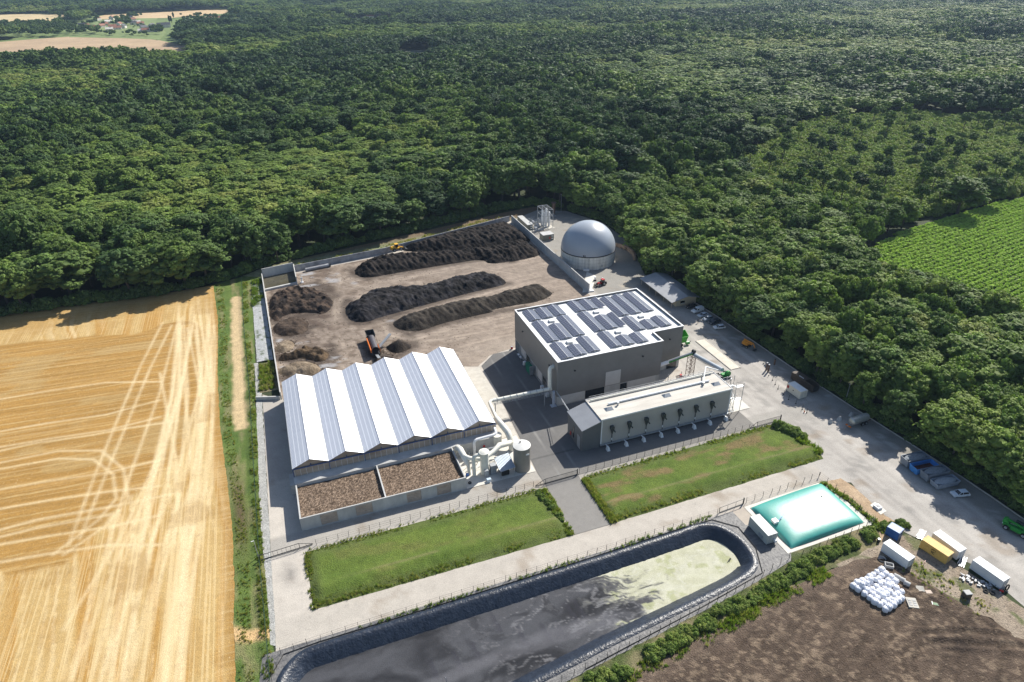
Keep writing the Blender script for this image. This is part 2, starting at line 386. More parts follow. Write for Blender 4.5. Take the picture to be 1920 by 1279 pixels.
LOOP = [_z1((1800, 500), (1500, 455), (1200, 510), (900, 545), (700, 590), (590, 680), (570, 800), (620, 890), (760, 890), (900, 850), (1200, 760), (1500, 680), (1800, 590)), _z1((560, 400), (600, 560), (550, 700), (560, 900), (640, 1050), (600, 1200)), _z1((900, 880), (940, 940), (1100, 970), (1400, 890), (1800, 800)), _z1((1250, 1200), (1300, 1080), (1500, 1000), (1800, 930)), _z1((1200, 980), (1500, 930), (1800, 880)), _z1((640, 400), (560, 500), (480, 560)), _z1((420, 900), (520, 960), (700, 930))]
def c_yard(X, Y):
    n = fbm(X*.05, Y*.05, 21); n2 = fbm(X*.22+Y*.05, Y*.3, 22)
    c = mix(DIRT, DIRT*1.25, n)
    # tracks run between the windrows
    q = fbm(X*.05+Y*.01, (Y-.13*X)*.55, 23); c = c*(1+(q-.5)[:, None]*.55)
    c = mix(c, np.array((.115, .085, .065)), sstep(.48, .72, n2)*sstep(85, 20, X)*.85)
    c = mix(c, np.array((.075, .055, .045)), np.clip(np.exp(-(((X-5)/13)**2+((Y-255)/26)**2))*1.1, 0, .85)*(n2+.35).clip(0, 1))
    c = c*(1+(fbm(X*1.1, Y*1.1, 24)-.5)[:, None]*.5); c = mix(c, np.array((.10, .075, .058)), sstep(.57, .64, fbm(X*.55, Y*.55, 25))*(.25+.6*sstep(45, 5, X)))
    for l in FOOT: d = dline(X, Y, l); c = mix(c, np.array((.055, .042, .034)), sstep(4.2, .6, d+2.4*(fbm(X*.7, Y*.7, 28)-.5))*.75)
    for l in LOOP: d = dline(X, Y, l); w2 = vnoise(X*.2, Y*.2, 29); c = mix(c, np.array((.40, .335, .27)), np.exp(-(d/1.7)**2)*.5*w2); c = mix(c, np.array((.13, .10, .08)), np.exp(-((np.abs(d-1.1))/.28)**2)*.5)
    c = mix(c, np.array((.35, .30, .25)), sstep(205, 196, Y)*sstep(40, 70, X)*.5)
    c = mix(c, np.array((.31, .31, .32)), sstep(.72, .8, fbm(X*.12, Y*.2, 27))*sstep(60, 10, X)*.8)
    return c
sheet('gravel_yard', [(92, 92.7), (97.4, 92.7), (97.4, 98.6), (92, 98.4)], .06, mat('beige_gravel', (.42, .37, .31), (.33, .29, .25), .6, .95))
gsheet('dirt_yard', YARD, .075, vmat('yard_dirt', n1=(.5, .14), n2=(3.2, .2), bump=.4, bsc=3, fleck=[((.11, .08, .06), .8, .58, .6, (.6, 1.6, 1)), ((.07, .05, .04), 2.4, .64, .7, (1, 1, 1)), ((.46, .39, .31), .5, .6, .4, (.3, 1.6, 1))]), .75, c_yard, wob=.2)
# ---- asphalt between the halls and the cross road
ASPH = [(55.2, 186), (61.5, 192), (69.9, 192), (69.9, 155), (112, 155), (112, 145), (120, 143), (120, 124.6), (62.4, 124.0), (62.0, 104.8), (52.4, 104.8), (52.8, 124), (52.6, 129), (53.8, 150), (55.2, 167)]
def c_asph(X, Y):
    n = fbm(X*.12, Y*.12, 41); c = mix((.115, .113, .112), (.165, .16, .155), n)
    c = mix(c, (.225, .215, .20), sstep(124.6, 121, Y)*.8); c = mix(c, (.2, .19, .175), sstep(105, 116, X)*.6)
    c = mix(c, (.21, .2, .185), sstep(132.4, 127, Y)*.55*(Y > 124))
    for ax in (58.6, 63.8): c = mix(c, (.24, .235, .225), np.exp(-((X-ax-.03*(Y-150))/.16)**2)*(Y > 125)*.8)
    c = mix(c, (.06, .06, .06), np.exp(-((Y-134.2)/.15)**2)*(X > 50)*(X < 66)*.6)
    return c
gsheet('asphalt', ASPH, .11, vmat('asphalt', .9, (.5, .08), (6, .1), bump=.12, bsc=10), .6, c_asph)
m_slab = mat('slab_concrete', (.50, .48, .43), (.40, .375, .33), .5, .85, bump=.05)
m_slab2 = mat('pale_slab', (.62, .6, .55), (.50, .48, .43), .35, .85)
sheet('concrete_slab', [(46.6, 186), (54.2, 185.2), (54.4, 167), (53.4, 150), (53.2, 146), (47, 146)], .145, m_slab)
sheet('concrete_slab', [(33.1, 129.3), (52.4, 129.3), (52.2, 134), (53.0, 146), (33.1, 144)], .15, m_slab2)
sheet('concrete_slab', [(116.4, 133.0), (124.2, 133.0), (124.5, 139.0), (117.2, 143)], .15, m_slab2)
sheet('concrete_slab', [(96, 82.0), (121.4, 82.3), (121.2, 98.8), (96, 98.2)], .13, m_slab2)
sheet('concrete_slab', [(125.6, 84.1), (127.9, 84.5), (127.8, 88.1), (125.7, 87.6)], .15, m_slab2)
sheet('concrete_slab', [(117.7, 284), (125, 285), (124.6, 291), (117.9, 290)], .13, m_slab)
sheet('concrete_slab', [(117.6, 299), (131.5, 300), (130, 316), (117.8, 317)], .13, m_slab)
sheet('concrete_slab', [P(1100, 510), P(1118, 518), P(1108, 548), P(1092, 549)], .13, m_slab2)
# weighbridge
t = thing('weighbridge', 'long pale concrete weighbridge let into the gravel road beside the parked cars', 'weighbridge', (134, 164, 0))
b = MB(); b.box(132.3, 135.6, 153.4, 174.0, .05, .22)
for k in range(1, 4): b.box(132.35, 135.55, 153.4+k*5.15-.03, 153.4+k*5.15+.03, .222, .235)
b.build('deck', mat('weigh_deck', (.60, .55, .47), (.48, .43, .36), .4, .8), t)
b = MB(); b.box(131.95, 132.25, 153.2, 174.1, .04, .26); b.box(135.65, 135.95, 153.2, 174.1, .04, .26); b.build('edge_beam', m_slab, t)
# ---- stubble field
fe_px = [(400, 535), (409, 600), (408, 700), (413, 800), (426, 900), (437, 1000), (440, 1100), (438, 1180), (443, 1285)]
FE = [P(*q) for q in fe_px]
FIELD = FE+[P(443, 1400), (-190, 60), P(-90, 1000), P(-90, 620), P(0, 592), P(150, 570), P(300, 552)]
gold_px = [(-90, 662), (0, 652), (160, 628), (330, 606), (432, 622), (424, 672), (400, 730), (356, 840), (352, 852), (250, 930), (140, 1050), (0, 1075), (-90, 1090)]
GOLD = [P(*q) for q in gold_px]
ga, gb_ = P(0, 760), P(400, 700); gl = math.hypot(gb_[0]-ga[0], gb_[1]-ga[1]); gx_, gy_ = (gb_[0]-ga[0])/gl, (gb_[1]-ga[1])/gl
TR = [[(395, 545), (404, 640), (398, 800), (372, 1000), (340, 1285)], [(386, 550), (396, 640), (385, 800), (352, 1000), (310, 1285)], [(372, 560), (382, 640), (366, 800), (318, 1000), (262, 1285)],
      [(305, 605), (262, 690), (215, 800), (180, 886), (128, 1024)], [(322, 610), (282, 690), (236, 800), (200, 886), (150, 1010)], [(360, 575), (345, 700), (300, 850), (230, 1000), (120, 1180)],
      [(0, 868), (110, 846), (190, 845), (232, 880), (240, 935), (200, 985), (120, 1040)], [(0, 880), (110, 860), (176, 862), (212, 890), (218, 935), (185, 975), (100, 1040)], [(-60, 860), (60, 832), (180, 815), (225, 805), (330, 790)],
      [(-60, 1010), (70, 975), (210, 950), (330, 925)], [(-60, 1022), (70, 990), (210, 965)], [(300, 700), (330, 860), (345, 1100), (340, 1270)], [(340, 640), (360, 900), (330, 1200)]]
TRW = [[P(*q) for q in l] for l in TR]
_r = random.Random(77)
for _k in range(20):
    _a = _r.uniform(330, 402); _b = _a-_r.uniform(0, 190)-20; _m = (_a+_b)/2+_r.uniform(0, 55); TRW.append([P(_a, _r.uniform(560, 620)), P((_a+_m)/2+12, 740), P(_m, 900), P((_m+_b)/2-4, 1090), P(_b, 1285)])
for _k in range(7):
    _y = 700+_k*52+_r.uniform(-15, 15); TRW.append([P(-60, _y+60), P(90, _y+34), P(200, _y+18), P(300, _y+_r.uniform(-10, 25))])
def c_field(X, Y):
    straw = np.array((.42, .29, .12)); gold = np.array((.29, .165, .045)); pale = np.array((.64, .52, .32))
    w = (fbm(X*.05, Y*.05, 61)-.5)*14
    ing = inpoly(X+w*.5, Y+w, GOLD).astype(float)
    edge = dline(X+w*.5, Y+w, GOLD, True); ing = np.where(ing > 0, sstep(0, 2.5, edge), 0)
    # headland streaks, roughly along the site boundary
    xr = np.interp(Y, [q[1] for q in FE[::-1]], [q[0] for q in FE[::-1]]); s = xr-X
    fan = s/(1+.0035*(Y-170))
    wob = (fbm(X*.03, Y*.02, 60)-.5)*9
    f2 = fan+wob; st = .5*fbm(f2*.9, Y*.006, 62, 5)+.5*vnoise(f2*.55+4*vnoise(X*.01, Y*.01, 57), Y*.004, 58); st2 = vnoise(f2*1.25, Y*.006, 63)*.7+.3*vnoise(f2*1.1+Y*.05, Y*.01, 56)
    c = mix(gold*1.25, straw, sstep(.30, .5, st)); c = mix(c, pale, sstep(.6, .8, st2)*.4)
    c = mix(c, gold*1.1, sstep(.45, .30, fbm(X*.25, Y*.12, 55))*.35)
    c = mix(c, gold, sstep(3.2, .4, s)*.85)                    # uncut strip at the edge
    # golden block: rows along the drilling direction
    v = (X-ga[0])*(-gy_)+(Y-ga[1])*gx_; u = (X-ga[0])*gx_+(Y-ga[1])*gy_
    v2 = v+(fbm(u*.02, v*.05, 64)-.5)*3
    row = np.abs(((v2/4.6) % 1)-.5)*2
    g = mix(gold*.8, gold*1.3, fbm(u*.05, v*.8, 65)); g = mix(g, straw*1.02, sstep(.16, .02, row)*.75)
    g = mix(g, straw*.8, sstep(.62, .72, fbm(X*.045, Y*.09, 66))*.6)
    c = mix(c, g, ing)
    for l in TRW:
        d = dline(X, Y, l); k = .35+.3*vnoise(X*.1, Y*.1, 59); c = mix(c, pale, np.exp(-(d/.5)**2)*k)
    blot = sstep(.6, .72, fbm(X*.09, Y*.09, 67))*(1-ing); c = mix(c, gold*.95, blot*.45)
    top = sstep(262, 285, Y); c = mix(c, mix(straw*.9, gold*1.3, fbm(X*.03, Y*.5, 68)), top*.8)
    c = c*(1+(fbm(X*.9, Y*.9, 69)-.5)[:, None]*.22); return np.column_stack([c, np.clip(1-ing-top, 0, 1)*np.clip(s/4, 0, 1)*.98+.0])
gsheet('stubble_field', FIELD, .05, fieldmat('stubble', math.atan2(gy_, gx_)), .5, c_field, wob=.15)
# ---- grass strip with the worn track between field and fence
STRIP = [P(515, 1400), P(514, 1200), P(500, 1100), P(490, 1000), P(484, 800), (-18.2, 200), (-17.0, 215), (-16.6, 268), (-12.2, 290.5), P(492, 508), P(455, 519), P(402, 533)]+FE+[P(443, 1400)]
STRIP = STRIP[::-1]
track_px = [(443, 560), (444, 640), (447, 700), (449, 780), (452, 800)]
TRK = [P(*q) for q in track_px]; CROSS = [P(438, 1190), P(478, 1193), P(525, 1180)]
def c_strip(X, Y):
    n = fbm(X*.35, Y*.2, 71); c = mix((.05, .095, .02), (.12, .165, .04), n)
    c = mix(c, (.24, .2, .11), sstep(.5, .72, fbm(X*.5, Y*.1, 72))*.55)
    d = dline(X, Y, TRK); c = mix(c, (.46, .35, .2), sstep(2.6, 1.2, d+1.6*(fbm(X*.5, Y*.4, 73)-.5)))
    d = dline(X, Y, CROSS); c = mix(c, (.5, .34, .17), sstep(2.3, .9, d+1.4*(fbm(X*.6, Y*.6, 74)-.5)))
    xr = np.interp(Y, [q[1] for q in FE[::-1]], [q[0] for q in FE[::-1]])
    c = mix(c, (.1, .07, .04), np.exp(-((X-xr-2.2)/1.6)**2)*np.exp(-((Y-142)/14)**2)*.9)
    return c
m_grass = vmat('rough_grass', .95, (.5, .2), (4, .4), bump=.8, bsc=4, fleck=[((.17, .19, .06), 2.2, .60, .5, (1, 1, 1)), ((.03, .055, .012), 1.2, .60, .5, (1, 1, 1))])
gsheet('grass_strip', STRIP, .055, m_grass, .6, c_strip, lambda X, Y: .0*X+.25*fbm(X*.4, Y*.4, 75)*0, wob=.3)
# stony verges
m_stone = vmat('stones', .95, (1.5, .25), (5, .5), bump=.9, bsc=5)
def c_stone(X, Y): return mix((.27, .27, .26), (.42, .42, .40), fbm(X*.5, Y*.5, 81))
gsheet('stone_verge', [P(521, 1212), P(508, 1210), P(500, 1100), P(487, 960), P(482, 800), P(478, 690), (-17.6, 216), (-16.0, 216), P(491, 740), (-16.3, 98)][::-1], .09, m_stone, .8, c_stone, wob=.25)
def c_peb(X, Y):
    c = mix((.34, .35, .35), (.45, .46, .46), fbm(X*.3, Y*.3, 82)); g = sstep(262, 285, Y+8*(fbm(X*.4, Y*.3, 83)-.5))
    c = mix(c, (.07, .1, .035), np.maximum(g*.85, sstep(.62, .7, fbm(X*.7, Y*.5, 84))*.75)); return c
gsheet('pebble_bank', [(-11.0, 215.2), (-16.4, 216.5), (-16.8, 288), (-12.2, 290.4)][::-1], .1, m_stone, .7, c_peb, lambda X, Y: .5*sstep(-17, -13, X), wob=.2)
def c_pit(X, Y): return mix((.13, .10, .05), (.30, .27, .17), fbm(X*.4, Y*.25, 85))
gsheet('planted_pit', [(-16.2, 196), (-10.4, 196), (-11.0, 215), (-15.8, 215)], .1, m_grass, .6, c_pit)
# ---- bank around the lagoon: geotextile, gravel, wrinkles
BANK = [(-21, 97.2), (-16.4, 97.6), (97.2, 98.2), (97.6, 82.2), P(1420, 1045), P(1290, 1085), P(1265, 1115), P(1060, 1215), P(930, 1279), (28, 66), (-25, 60), P(505, 1279), P(520, 1215)]
SE = [P(1483, 1052), P(1398, 1105), P(1220, 1198), P(1077, 1271), P(960, 1330)]
BANK = [(-19, 97.5), (92.4, 98.0), (92.6, 92.9), (97.2, 92.8), (97.5, 82.6)]+SE+[(0, 58), (-20, 58), (-20, 90)]
gsheet('lagoon_bank', BANK, .07, mat('bank_fabric', (.19, .185, .18), (.08, .08, .085), .5, .6, bump=1.0, bsc=1.6, streak=(.6, 2.5, 1)), 1.2, None, hole=[tuple(q) for q in offset(RIM, .3)])
nR = len(RIM); rows = []
prof = [(1.0, .10), (.5, .32), (.12, .36), (-.15, .2), (-.35, -.3), (-.6, -1.0), (-.85, -1.6), (-1.05, -2.3)]
dense = resample(RIM, .35); A_ = np.array(dense); nD = len(A_)
tt = np.roll(A_, -1, 0)-np.roll(A_, 1, 0); tt = tt/np.linalg.norm(tt, axis=1)[:, None]
for _ in range(6): tt = (np.roll(tt, 1, 0)+tt+np.roll(tt, -1, 0)); tt /= np.linalg.norm(tt, axis=1)[:, None]
NN = np.stack([-tt[:, 1], tt[:, 0]], 1); arc = np.arange(nD)*.35
wd = np.where(A_[:, 1] < 82, 3.4, 2.7)
ring = []
for d, zz in prof:
    dd = d*np.where(d > 0, 1.0, wd)
    wr = (vnoise(arc*1.9, arc*0+d*.5, 91)-.5)*1.1+(vnoise(arc*.6, arc*0+d*.8, 92)-.5)*.5
    sc_w = .05 if d > 0 else .36
    ring.append(np.column_stack([A_+NN*(dd+wr*sc_w)[:, None], zz+wr*sc_w*.6+0*arc]))
vv = np.concatenate(ring); ff = []
for j in range(len(prof)-1):
    i = np.arange(nD); k = (i+1) % nD; ff.append(np.stack([j*nD+i, j*nD+k, (j+1)*nD+k, (j+1)*nD+i], 1))
t = mkobj('lagoon_liner', vv, np.concatenate(ff), mat('liner', (.024, .034, .055), (.010, .015, .026), .8, .38, bump=.7, bsc=2.2, spec=.55), smooth=True)
tag(t, 'wrinkled dark blue plastic liner lining the edge of the slurry lagoon', 'pond liner')
def c_lag(X, Y):
    wx = X+5*(fbm(X*.09, Y*.16, 101)-.5)*2; wy = Y+4*(fbm(X*.1, Y*.14, 102)-.5)*2
    b = fbm(wx*.12, wy*.25, 103, 5)
    pale = mix((.34, .34, .23), (.47, .465, .38), fbm(X*.3, Y*.4, 104, 5)); pale = mix(pale, (.27, .29, .14), sstep(.62, .7, fbm(X*.35, Y*.4, 105))*.6)
    wx2 = wx+6*(fbm(wx*.14, wy*.2, 110)-.5); wy2 = wy+5*(fbm(wx*.12, wy*.2, 111)-.5); q_ = fbm(wx2*.13, wy2*.62, 106, 6); dark = mix((.018, .019, .023), (.060, .062, .070), sstep(.3, .65, fbm(wx*.09, wy*.2, 112))); rid = np.abs(q_-.5)*2; dark = mix(dark, (.20, .20, .21), sstep(.09, .0, rid)*.55*sstep(10, 36, X)); dark = mix(dark, (.015, .016, .02), sstep(.5, .66, fbm(wx2*.3, wy2*.5, 107, 6))*.6*sstep(8, 34, X)); pale = mix(pale, (.46, .46, .40), sstep(.08, .0, rid)*.5)
    # spiral of foam around (50, 84)
    dx, dy = X-50.5, (Y-84.5)*1.5; r = np.hypot(dx, dy); th = np.arctan2(dy, dx)
    sp = np.sin(th*1+r*.9+9*fbm(X*.16, Y*.3, 108, 5))
    lim = 47.5+(86-Y)*(-.55)+7*(b-.5)
    k = sstep(-1.2, 1.2, X-lim-5)
    base = (X-49-(84-Y)*.5)/16; mb = fbm(wx2*.22, wy2*.5, 115, 6); k2 = sstep(.12, .85, base+2.2*(fbm(wx2*.10+3*mb, wy2*.55+2*mb, 116, 6)-.5)+.5*(mb-.5))
    sw = sstep(.1, .5, sp)*sstep(12, 6, r)*sstep(.42, .55, b+.1)
    k = np.clip(np.where(X > 56, np.maximum(k, 0), k*sstep(12, 4, 60-X)*.5+sw*.9), 0, 1)
    k = np.maximum(k, sstep(53, 60, X+16*(fbm(wx*.2, wy*.3, 113)-.5)))
    k = k2; c = mix(dark, mix((.20, .20, .20), pale, sstep(.3, .8, k)), k)
    for ax, ay in ((12, 84), (17, 84), (21, 84.6), (27, 90), (31, 85), (36, 84), (39, 83.5), (43, 87), (45, 87)):
        q = (np.abs(X-ax-(ay-Y)*.14) < .9)*(np.abs(Y-ay) < 2.6)*(1-k); c = mix(c, (.03, .03, .04), q*.55*sstep(-.9, .9, X-ax))
    q = sstep(2.2, .8, dline(X, Y, [(4, 80), (26, 82.5), (50, 82.2)])+2*(b-.5)); c = mix(c, (.15, .15, .165), q*.35*(1-k))
    return c
gsheet('lagoon_water', [tuple(q) for q in offset(RIM, -WD+.6)][::-1], -2.0, vmat('slurry', .75, (.7, .12), (5, .28), bump=.2, bsc=5, spec=.12), .32, c_lag)
# ---- grass plots with banks
def plot(name, poly, y0, y1, seed, dry):
    def h(X, Y):
        d = dline(X, Y, poly, True); k = sstep(0, 2.2, d)
        return   .15*k+.6*np.exp(-((Y-(y0+4.8))/2.0)**2)*k+.35*fbm(X*.3, Y*.3, seed)*k
    def c(X, Y):
        n = fbm(X*.14, Y*.2, seed+1); c_ = mix((.058, .102, .016), (.115, .15, .030), n)
        c_ = mix(c_, (.16, .12, .055), sstep(.55, .75, fbm(X*.13, Y*.35, seed+2))*dry)
        d = dline(X, Y, poly, True); c_ = mix(c_, (.075, .095, .03), sstep(3.6, 1, d)*.7)
        c_ = mix(c_, (.17, .15, .075), np.exp(-((Y-(y0+5.9))/.45)**2)*.55*sstep(.35, .6, vnoise(X*.12, Y*0, seed+4)))
        return c_
    return gsheet(name, poly, .06, m_grass, .45, c, h, wob=.2)
PL1 = [(-8.6, 122.1), (-8.4, 105.0), (52.2, 104.8), (52.0, 112), (50.6, 122.3)]
PL2 = [(62.6, 122.4), (62.9, 104.9), (127.8, 106.0), (129.6, 110), (128.4, 124.0), (124, 123.9)]
plot('grass_plot', PL1, 105, 122, 111, .25); plot('grass_plot', PL2, 105.3, 123, 121, .95)
# ---- bare earth corner beside the gas bag, hedge ground, brown field
EAR = [P(1545, 905), P(1575, 897), P(1600, 912), P(1660, 968), P(1690, 985), P(1678, 1012), P(1655, 1020), P(1640, 975)]
gsheet('bare_earth', EAR, .1, vmat('earth', .95, (.6, .2), (3, .3), bump=.6), .6, lambda X, Y: mix((.30, .21, .13), (.42, .32, .22), fbm(X*.4, Y*.4, 131)), wob=.3)
HG = ([P(900, 1345)]+SE[::-1][:-1]+[P(1483, 1052), (97, 82.2), (120, 82.2), P(1650, 985), P(1690, 1000), P(1700, 1040), P(1590, 1052), P(1560, 1066), P(1487, 1103), P(1366, 1168), P(1224, 1245), P(1171, 1281), P(1040, 1345)])[::-1]
gsheet('hedge_ground', HG, .095, m_grass, .7, lambda X, Y: mix((.06, .08, .025), (.2, .17, .1), sstep(.4, .7, fbm(X*.3, Y*.3, 141))), wob=.4)
BF = [P(1040, 1345), P(1171, 1279), P(1224, 1243), P(1366, 1166), P(1487, 1101), P(1545, 1076), P(1600, 1048), P(1660, 1040), P(1770, 1110), P(1925, 1200), (152, 38), (150, 20), (40, 20)][::-1]
BT = [[P(*q) for q in l] for l in ([(1700, 1279), (1690, 1230), (1720, 1190), (1800, 1185), (1920, 1195)], [(1715, 1279), (1710, 1240), (1740, 1205), (1920, 1215)], [(1770, 1140), (1800, 1170), (1810, 1220), (1790, 1279)],
      [(1750, 1130), (1785, 1165), (1795, 1210)], [(1600, 1279), (1650, 1230), (1700, 1150), (1705, 1120)], [(1830, 1150), (1860, 1180), (1880, 1230), (1870, 1279)])]
def c_bf(X, Y):
    n = fbm(X*.25+Y*.1, Y*.35, 151, 5); c = mix((.052, .037, .027), (.092, .067, .050), n)
    c = mix(c, (.27, .205, .145), sstep(.55, .62, fbm(X*.8-Y*.5, Y*1.3+X*.5, 152, 5))*.45*sstep(.4, .6, fbm(X*.15, Y*.2, 155)+.1)); c = c*(1+(vnoise((X*.45-Y*.9)*1.4, (X+Y)*.06, 156)-.5)[:, None]*.5)
    e = dline(X, Y, [P(1171, 1279), P(1366, 1166), P(1487, 1101), P(1600, 1048)]); c = mix(c, (.14, .105, .08), sstep(5, 1, e)*.6)
    for l in BT: d = dline(X, Y, l); c = mix(c, (.035, .025, .018), np.exp(-(d/.4)**2)*.6*sstep(.3, .5, n))
    q = P(1800, 1215); c = mix(c, (.03, .022, .018), np.exp(-(((X-q[0])/5)**2+((Y-q[1])/3)**2))*.7*sstep(.4, .6, n))
    return c
def h_bf(X, Y):
    h = .35*(fbm(X*.5, Y*.5, 153)-.3)+.18*(fbm(X*1.6, Y*1.6, 154)-.5)
    for l in BT: d = dline(X, Y, l); h = h-.22*np.exp(-(d/.6)**2)+.16*np.exp(-((d-1.1)/.4)**2)
    return np.maximum(h+.2, 0)*sstep(0, 2, dline(X, Y, BF, True))
gsheet('brown_field', BF, .11, vmat('tilled_soil', .95, (.8, .22), (5, .45), bump=1.0, bsc=3, fleck=[((.30, .23, .165), 1.5, .60, .7, (.8, 1.2, 1)), ((.03, .02, .014), .9, .60, .6, (1, .6, 1))]), .42, c_bf, h_bf, wob=.4)
SC = [P(1555, 1066), P(1600, 1045), P(1648, 1020), P(1700, 1003), P(1760, 1035), P(1925, 1145), P(1925, 1215), P(1860, 1160), P(1780, 1140), P(1700, 1100), P(1650, 1060)]
def c_sc(X, Y):
    c = mix((.33, .28, .22), (.2, .155, .115), fbm(X*.3, Y*.3, 161)); c = mix(c, (.09, .11, .04), sstep(.55, .66, fbm(X*.35, Y*.35, 162))*.8); return c
gsheet('rubble_ground', SC, .15, vmat('rubble', .95, (.8, .2), (4, .35), bump=.9, bsc=3, fleck=[((.09, .07, .05), 1.3, .58, .7, (1, 1, 1)), ((.5, .46, .4), 2.5, .63, .8, (1, 1, 1))]), .5, c_sc, wob=.5)
# concrete kerb along the forest side of the road
kb = MB(); ks = KERB[5:]
for a, b_ in zip(ks[:-1], ks[1:]): kb.bar((a[0], a[1], .1), (b_[0], b_[1], .1), .25, .3)
tag(kb.build('road_kerb', m_slab), kind='structure')
# ---- corn field, far fields, village meadow, pond
CORN = [P(*q) for q in ((1600, 478), (1622, 470), (1700, 432), (1800, 402), (1925, 368), (2200, 320))]+[P(x, y, 15) for x, y in ((2300, 640), (1925, 582), (1870, 545), (1790, 512), (1700, 492), (1640, 480))]
gsheet('corn_field', CORN[::-1], .3, vmat('corn_soil', .9, (.3, .2), (2, .4)), 2.5, lambda X, Y: mix((.05, .08, .02), (.08, .12, .03), fbm(X*.03, Y*.03, 171)))
m_far = vmat('far_crop', .95, (.02, .15), (.12, .15), bump=0)
def far(name, px, col, z=.25, res=9, c2=None, seed=0, st=None):
    p = [P(*q) for q in px]
    a = sum(p[i][0]*p[(i+1) % len(p)][1]-p[(i+1) % len(p)][0]*p[i][1] for i in range(len(p)))
    if a < 0: p = p[::-1]
    c2 = c2 or tuple(v*.75 for v in col)
    return gsheet(name, p, z, m_far, res, lambda X, Y: mix(c2, col, fbm(X*(st or .01), Y*.012, 181+seed)))
far('meadow', [(-90, 130), (-90, 22), (200, 22), (460, 14), (540, 34), (520, 48), (380, 60), (370, 110), (100, 118)], (.15, .20, .07), .12, 14, (.10, .14, .05), 3)
FARX = [(640, 42), (740, 41), (745, 34), (650, 35)]
far('meadow', FARX, (.25, .32, .12), .3, 9, None, 5)
FARF = [('wheat_field', [(-80, 108), (0, 100), (60, 110), (140, 106), (230, 102), (358, 101), (354, 88), (300, 76), (240, 70), (130, 69), (60, 74), (0, 79), (-80, 83)], (.42, .31, .19), (.29, .21, .14)),
        ('green_field', [(-80, 112), (0, 108), (56, 105), (30, 98), (-80, 96)], (.1, .16, .05), None),
        ('meadow', [(130, 70), (230, 72), (300, 75), (312, 62), (300, 50), (290, 42), (300, 30), (250, 30), (180, 42), (130, 56)], (.2, .24, .1), (.12, .17, .06)),
        ('wheat_field', [(180, 37), (240, 35), (320, 34), (420, 26), (440, 18), (380, 19), (200, 28), (185, 31)], (.52, .38, .22), None),
        ('wheat_field', [(-80, 56), (0, 52), (60, 52), (130, 36), (132, 28), (60, 26), (-80, 31)], (.50, .38, .22), (.4, .33, .18)),
        ]
for i, (n, px, c, c2) in enumerate(FARF): far(n, px, c, .25+.05*i, 9, c2, i*7)
tag(sheet('pond_water', [P(*q) for q in ((742, 96), (770, 93), (812, 96), (815, 102), (795, 110), (775, 112), (750, 104))], .3, mat('pond', (.16, .18, .16), (.10, .12, .10), .03, .3, spec=.6)), kind='structure')
# strip behind the rear wall
RS = [(-11.8, 291), (1.8, 293), (43.4, 298.8), (113.2, 319), (136, 331), P(1062, 396), P(1000, 388), P(940, 400), P(820, 428), P(700, 455), P(600, 477), P(500, 500), P(455, 518)]
gsheet('grass_verge', RS[::-1], .1, m_grass, .9, lambda X, Y: mix(mix((.10, .13, .05), (.28, .29, .18), fbm(X*.5, Y*.5, 191)), (.15, .11, .07), sstep(303, 312, Y-.13*X+3)), wob=.3)
# ================================================================ BUILDINGS AND LARGE STRUCTURES
m_conc = mat('concrete', (.48, .48, .47), (.36, .36, .355), .5, .85, bump=.08, streak=(1, 1, .4))
m_concd = mat('stained_concrete', (.36, .37, .39), (.17, .17, .18), .35, .85)
m_white = mat('white_paint', (.78, .79, .80), (.68, .69, .70), .5, .45)
m_cream = mat('cream_duct', (.74, .73, .66), (.60, .59, .52), .6, .4)
m_blue = mat('blue_steel', (.05, .10, .24), None, 1, .4)
m_galv = mat('galvanised', (.42, .44, .46), (.30, .32, .34), 1.2, .45, metal=.4)
m_dark = mat('dark_metal', (.035, .038, .04), (.02, .022, .025), 1, .5)
m_black = mat('black_rubber', (.02, .02, .02), None, 1, .8)
m_red = mat('red_paint', (.45, .02, .02), None, 1, .4)
m_green = mat('green_paint', (.03, .28, .05), (.02, .2, .03), .6, .35)
m_orange = mat('orange_paint', (.70, .18, .02), (.55, .13, .02), .6, .45)
m_yellow = mat('yellow_paint', (.75, .42, .04), (.6, .32, .03), .6, .45)
m_glass = mat('dark_glass', (.02, .025, .03), None, 1, .08, spec=.8)
m_wood = mat('wood', (.50, .41, .34), (.36, .29, .24), .8, .8, rib='Z', ribsc=1.6)
# ---- the dryer greenhouse
GX0, BW, GY0, GY1, EZ, RZ = -8.6, 9.17, 145.0, 188.7, 7.0, 8.95
def pvroof():
    m, nt, b = nmat('thin_film_roof'); N = nt.nodes; L = nt.links
    tc = N.new('ShaderNodeTexCoord'); mp = N.new('ShaderNodeMapping'); L.new(tc.outputs['Object'], mp.inputs[0])
    br = N.new('ShaderNodeTexBrick'); br.offset = 0; br.inputs['Scale'].default_value = 1
    br.inputs['Brick Width'].default_value = 1.15; br.inputs['Row Height'].default_value = .62; br.inputs['Mortar Size'].default_value = .08
    br.inputs['Color1'].default_value = (.38, .41, .48, 1); br.inputs['Color2'].default_value = (.33, .36, .44, 1); br.inputs['Mortar'].default_value = (.72, .74, .78, 1)
    L.new(mp.outputs[0], br.inputs[0]); L.new(br.outputs[0], b.inputs['Base Color']); b.inputs['Roughness'].default_value = .42
    b.inputs['Specular IOR Level'].default_value = .55
    return m
m_pv = pvroof()
m_groof = mat('white_glass_roof', (.86, .87, .90), (.80, .82, .86), .3, .24, spec=.6, rib='Y', ribsc=.9)
m_poly = mat('polycarbonate', (.42, .36, .30), (.28, .22, .17), .35, .35, streak=(.4, 1, 1.6))
gh = thing('greenhouse', 'long white and blue striped six-bay greenhouse with ridged roof behind the woodchip beds', 'greenhouse', (19, 167, 0))
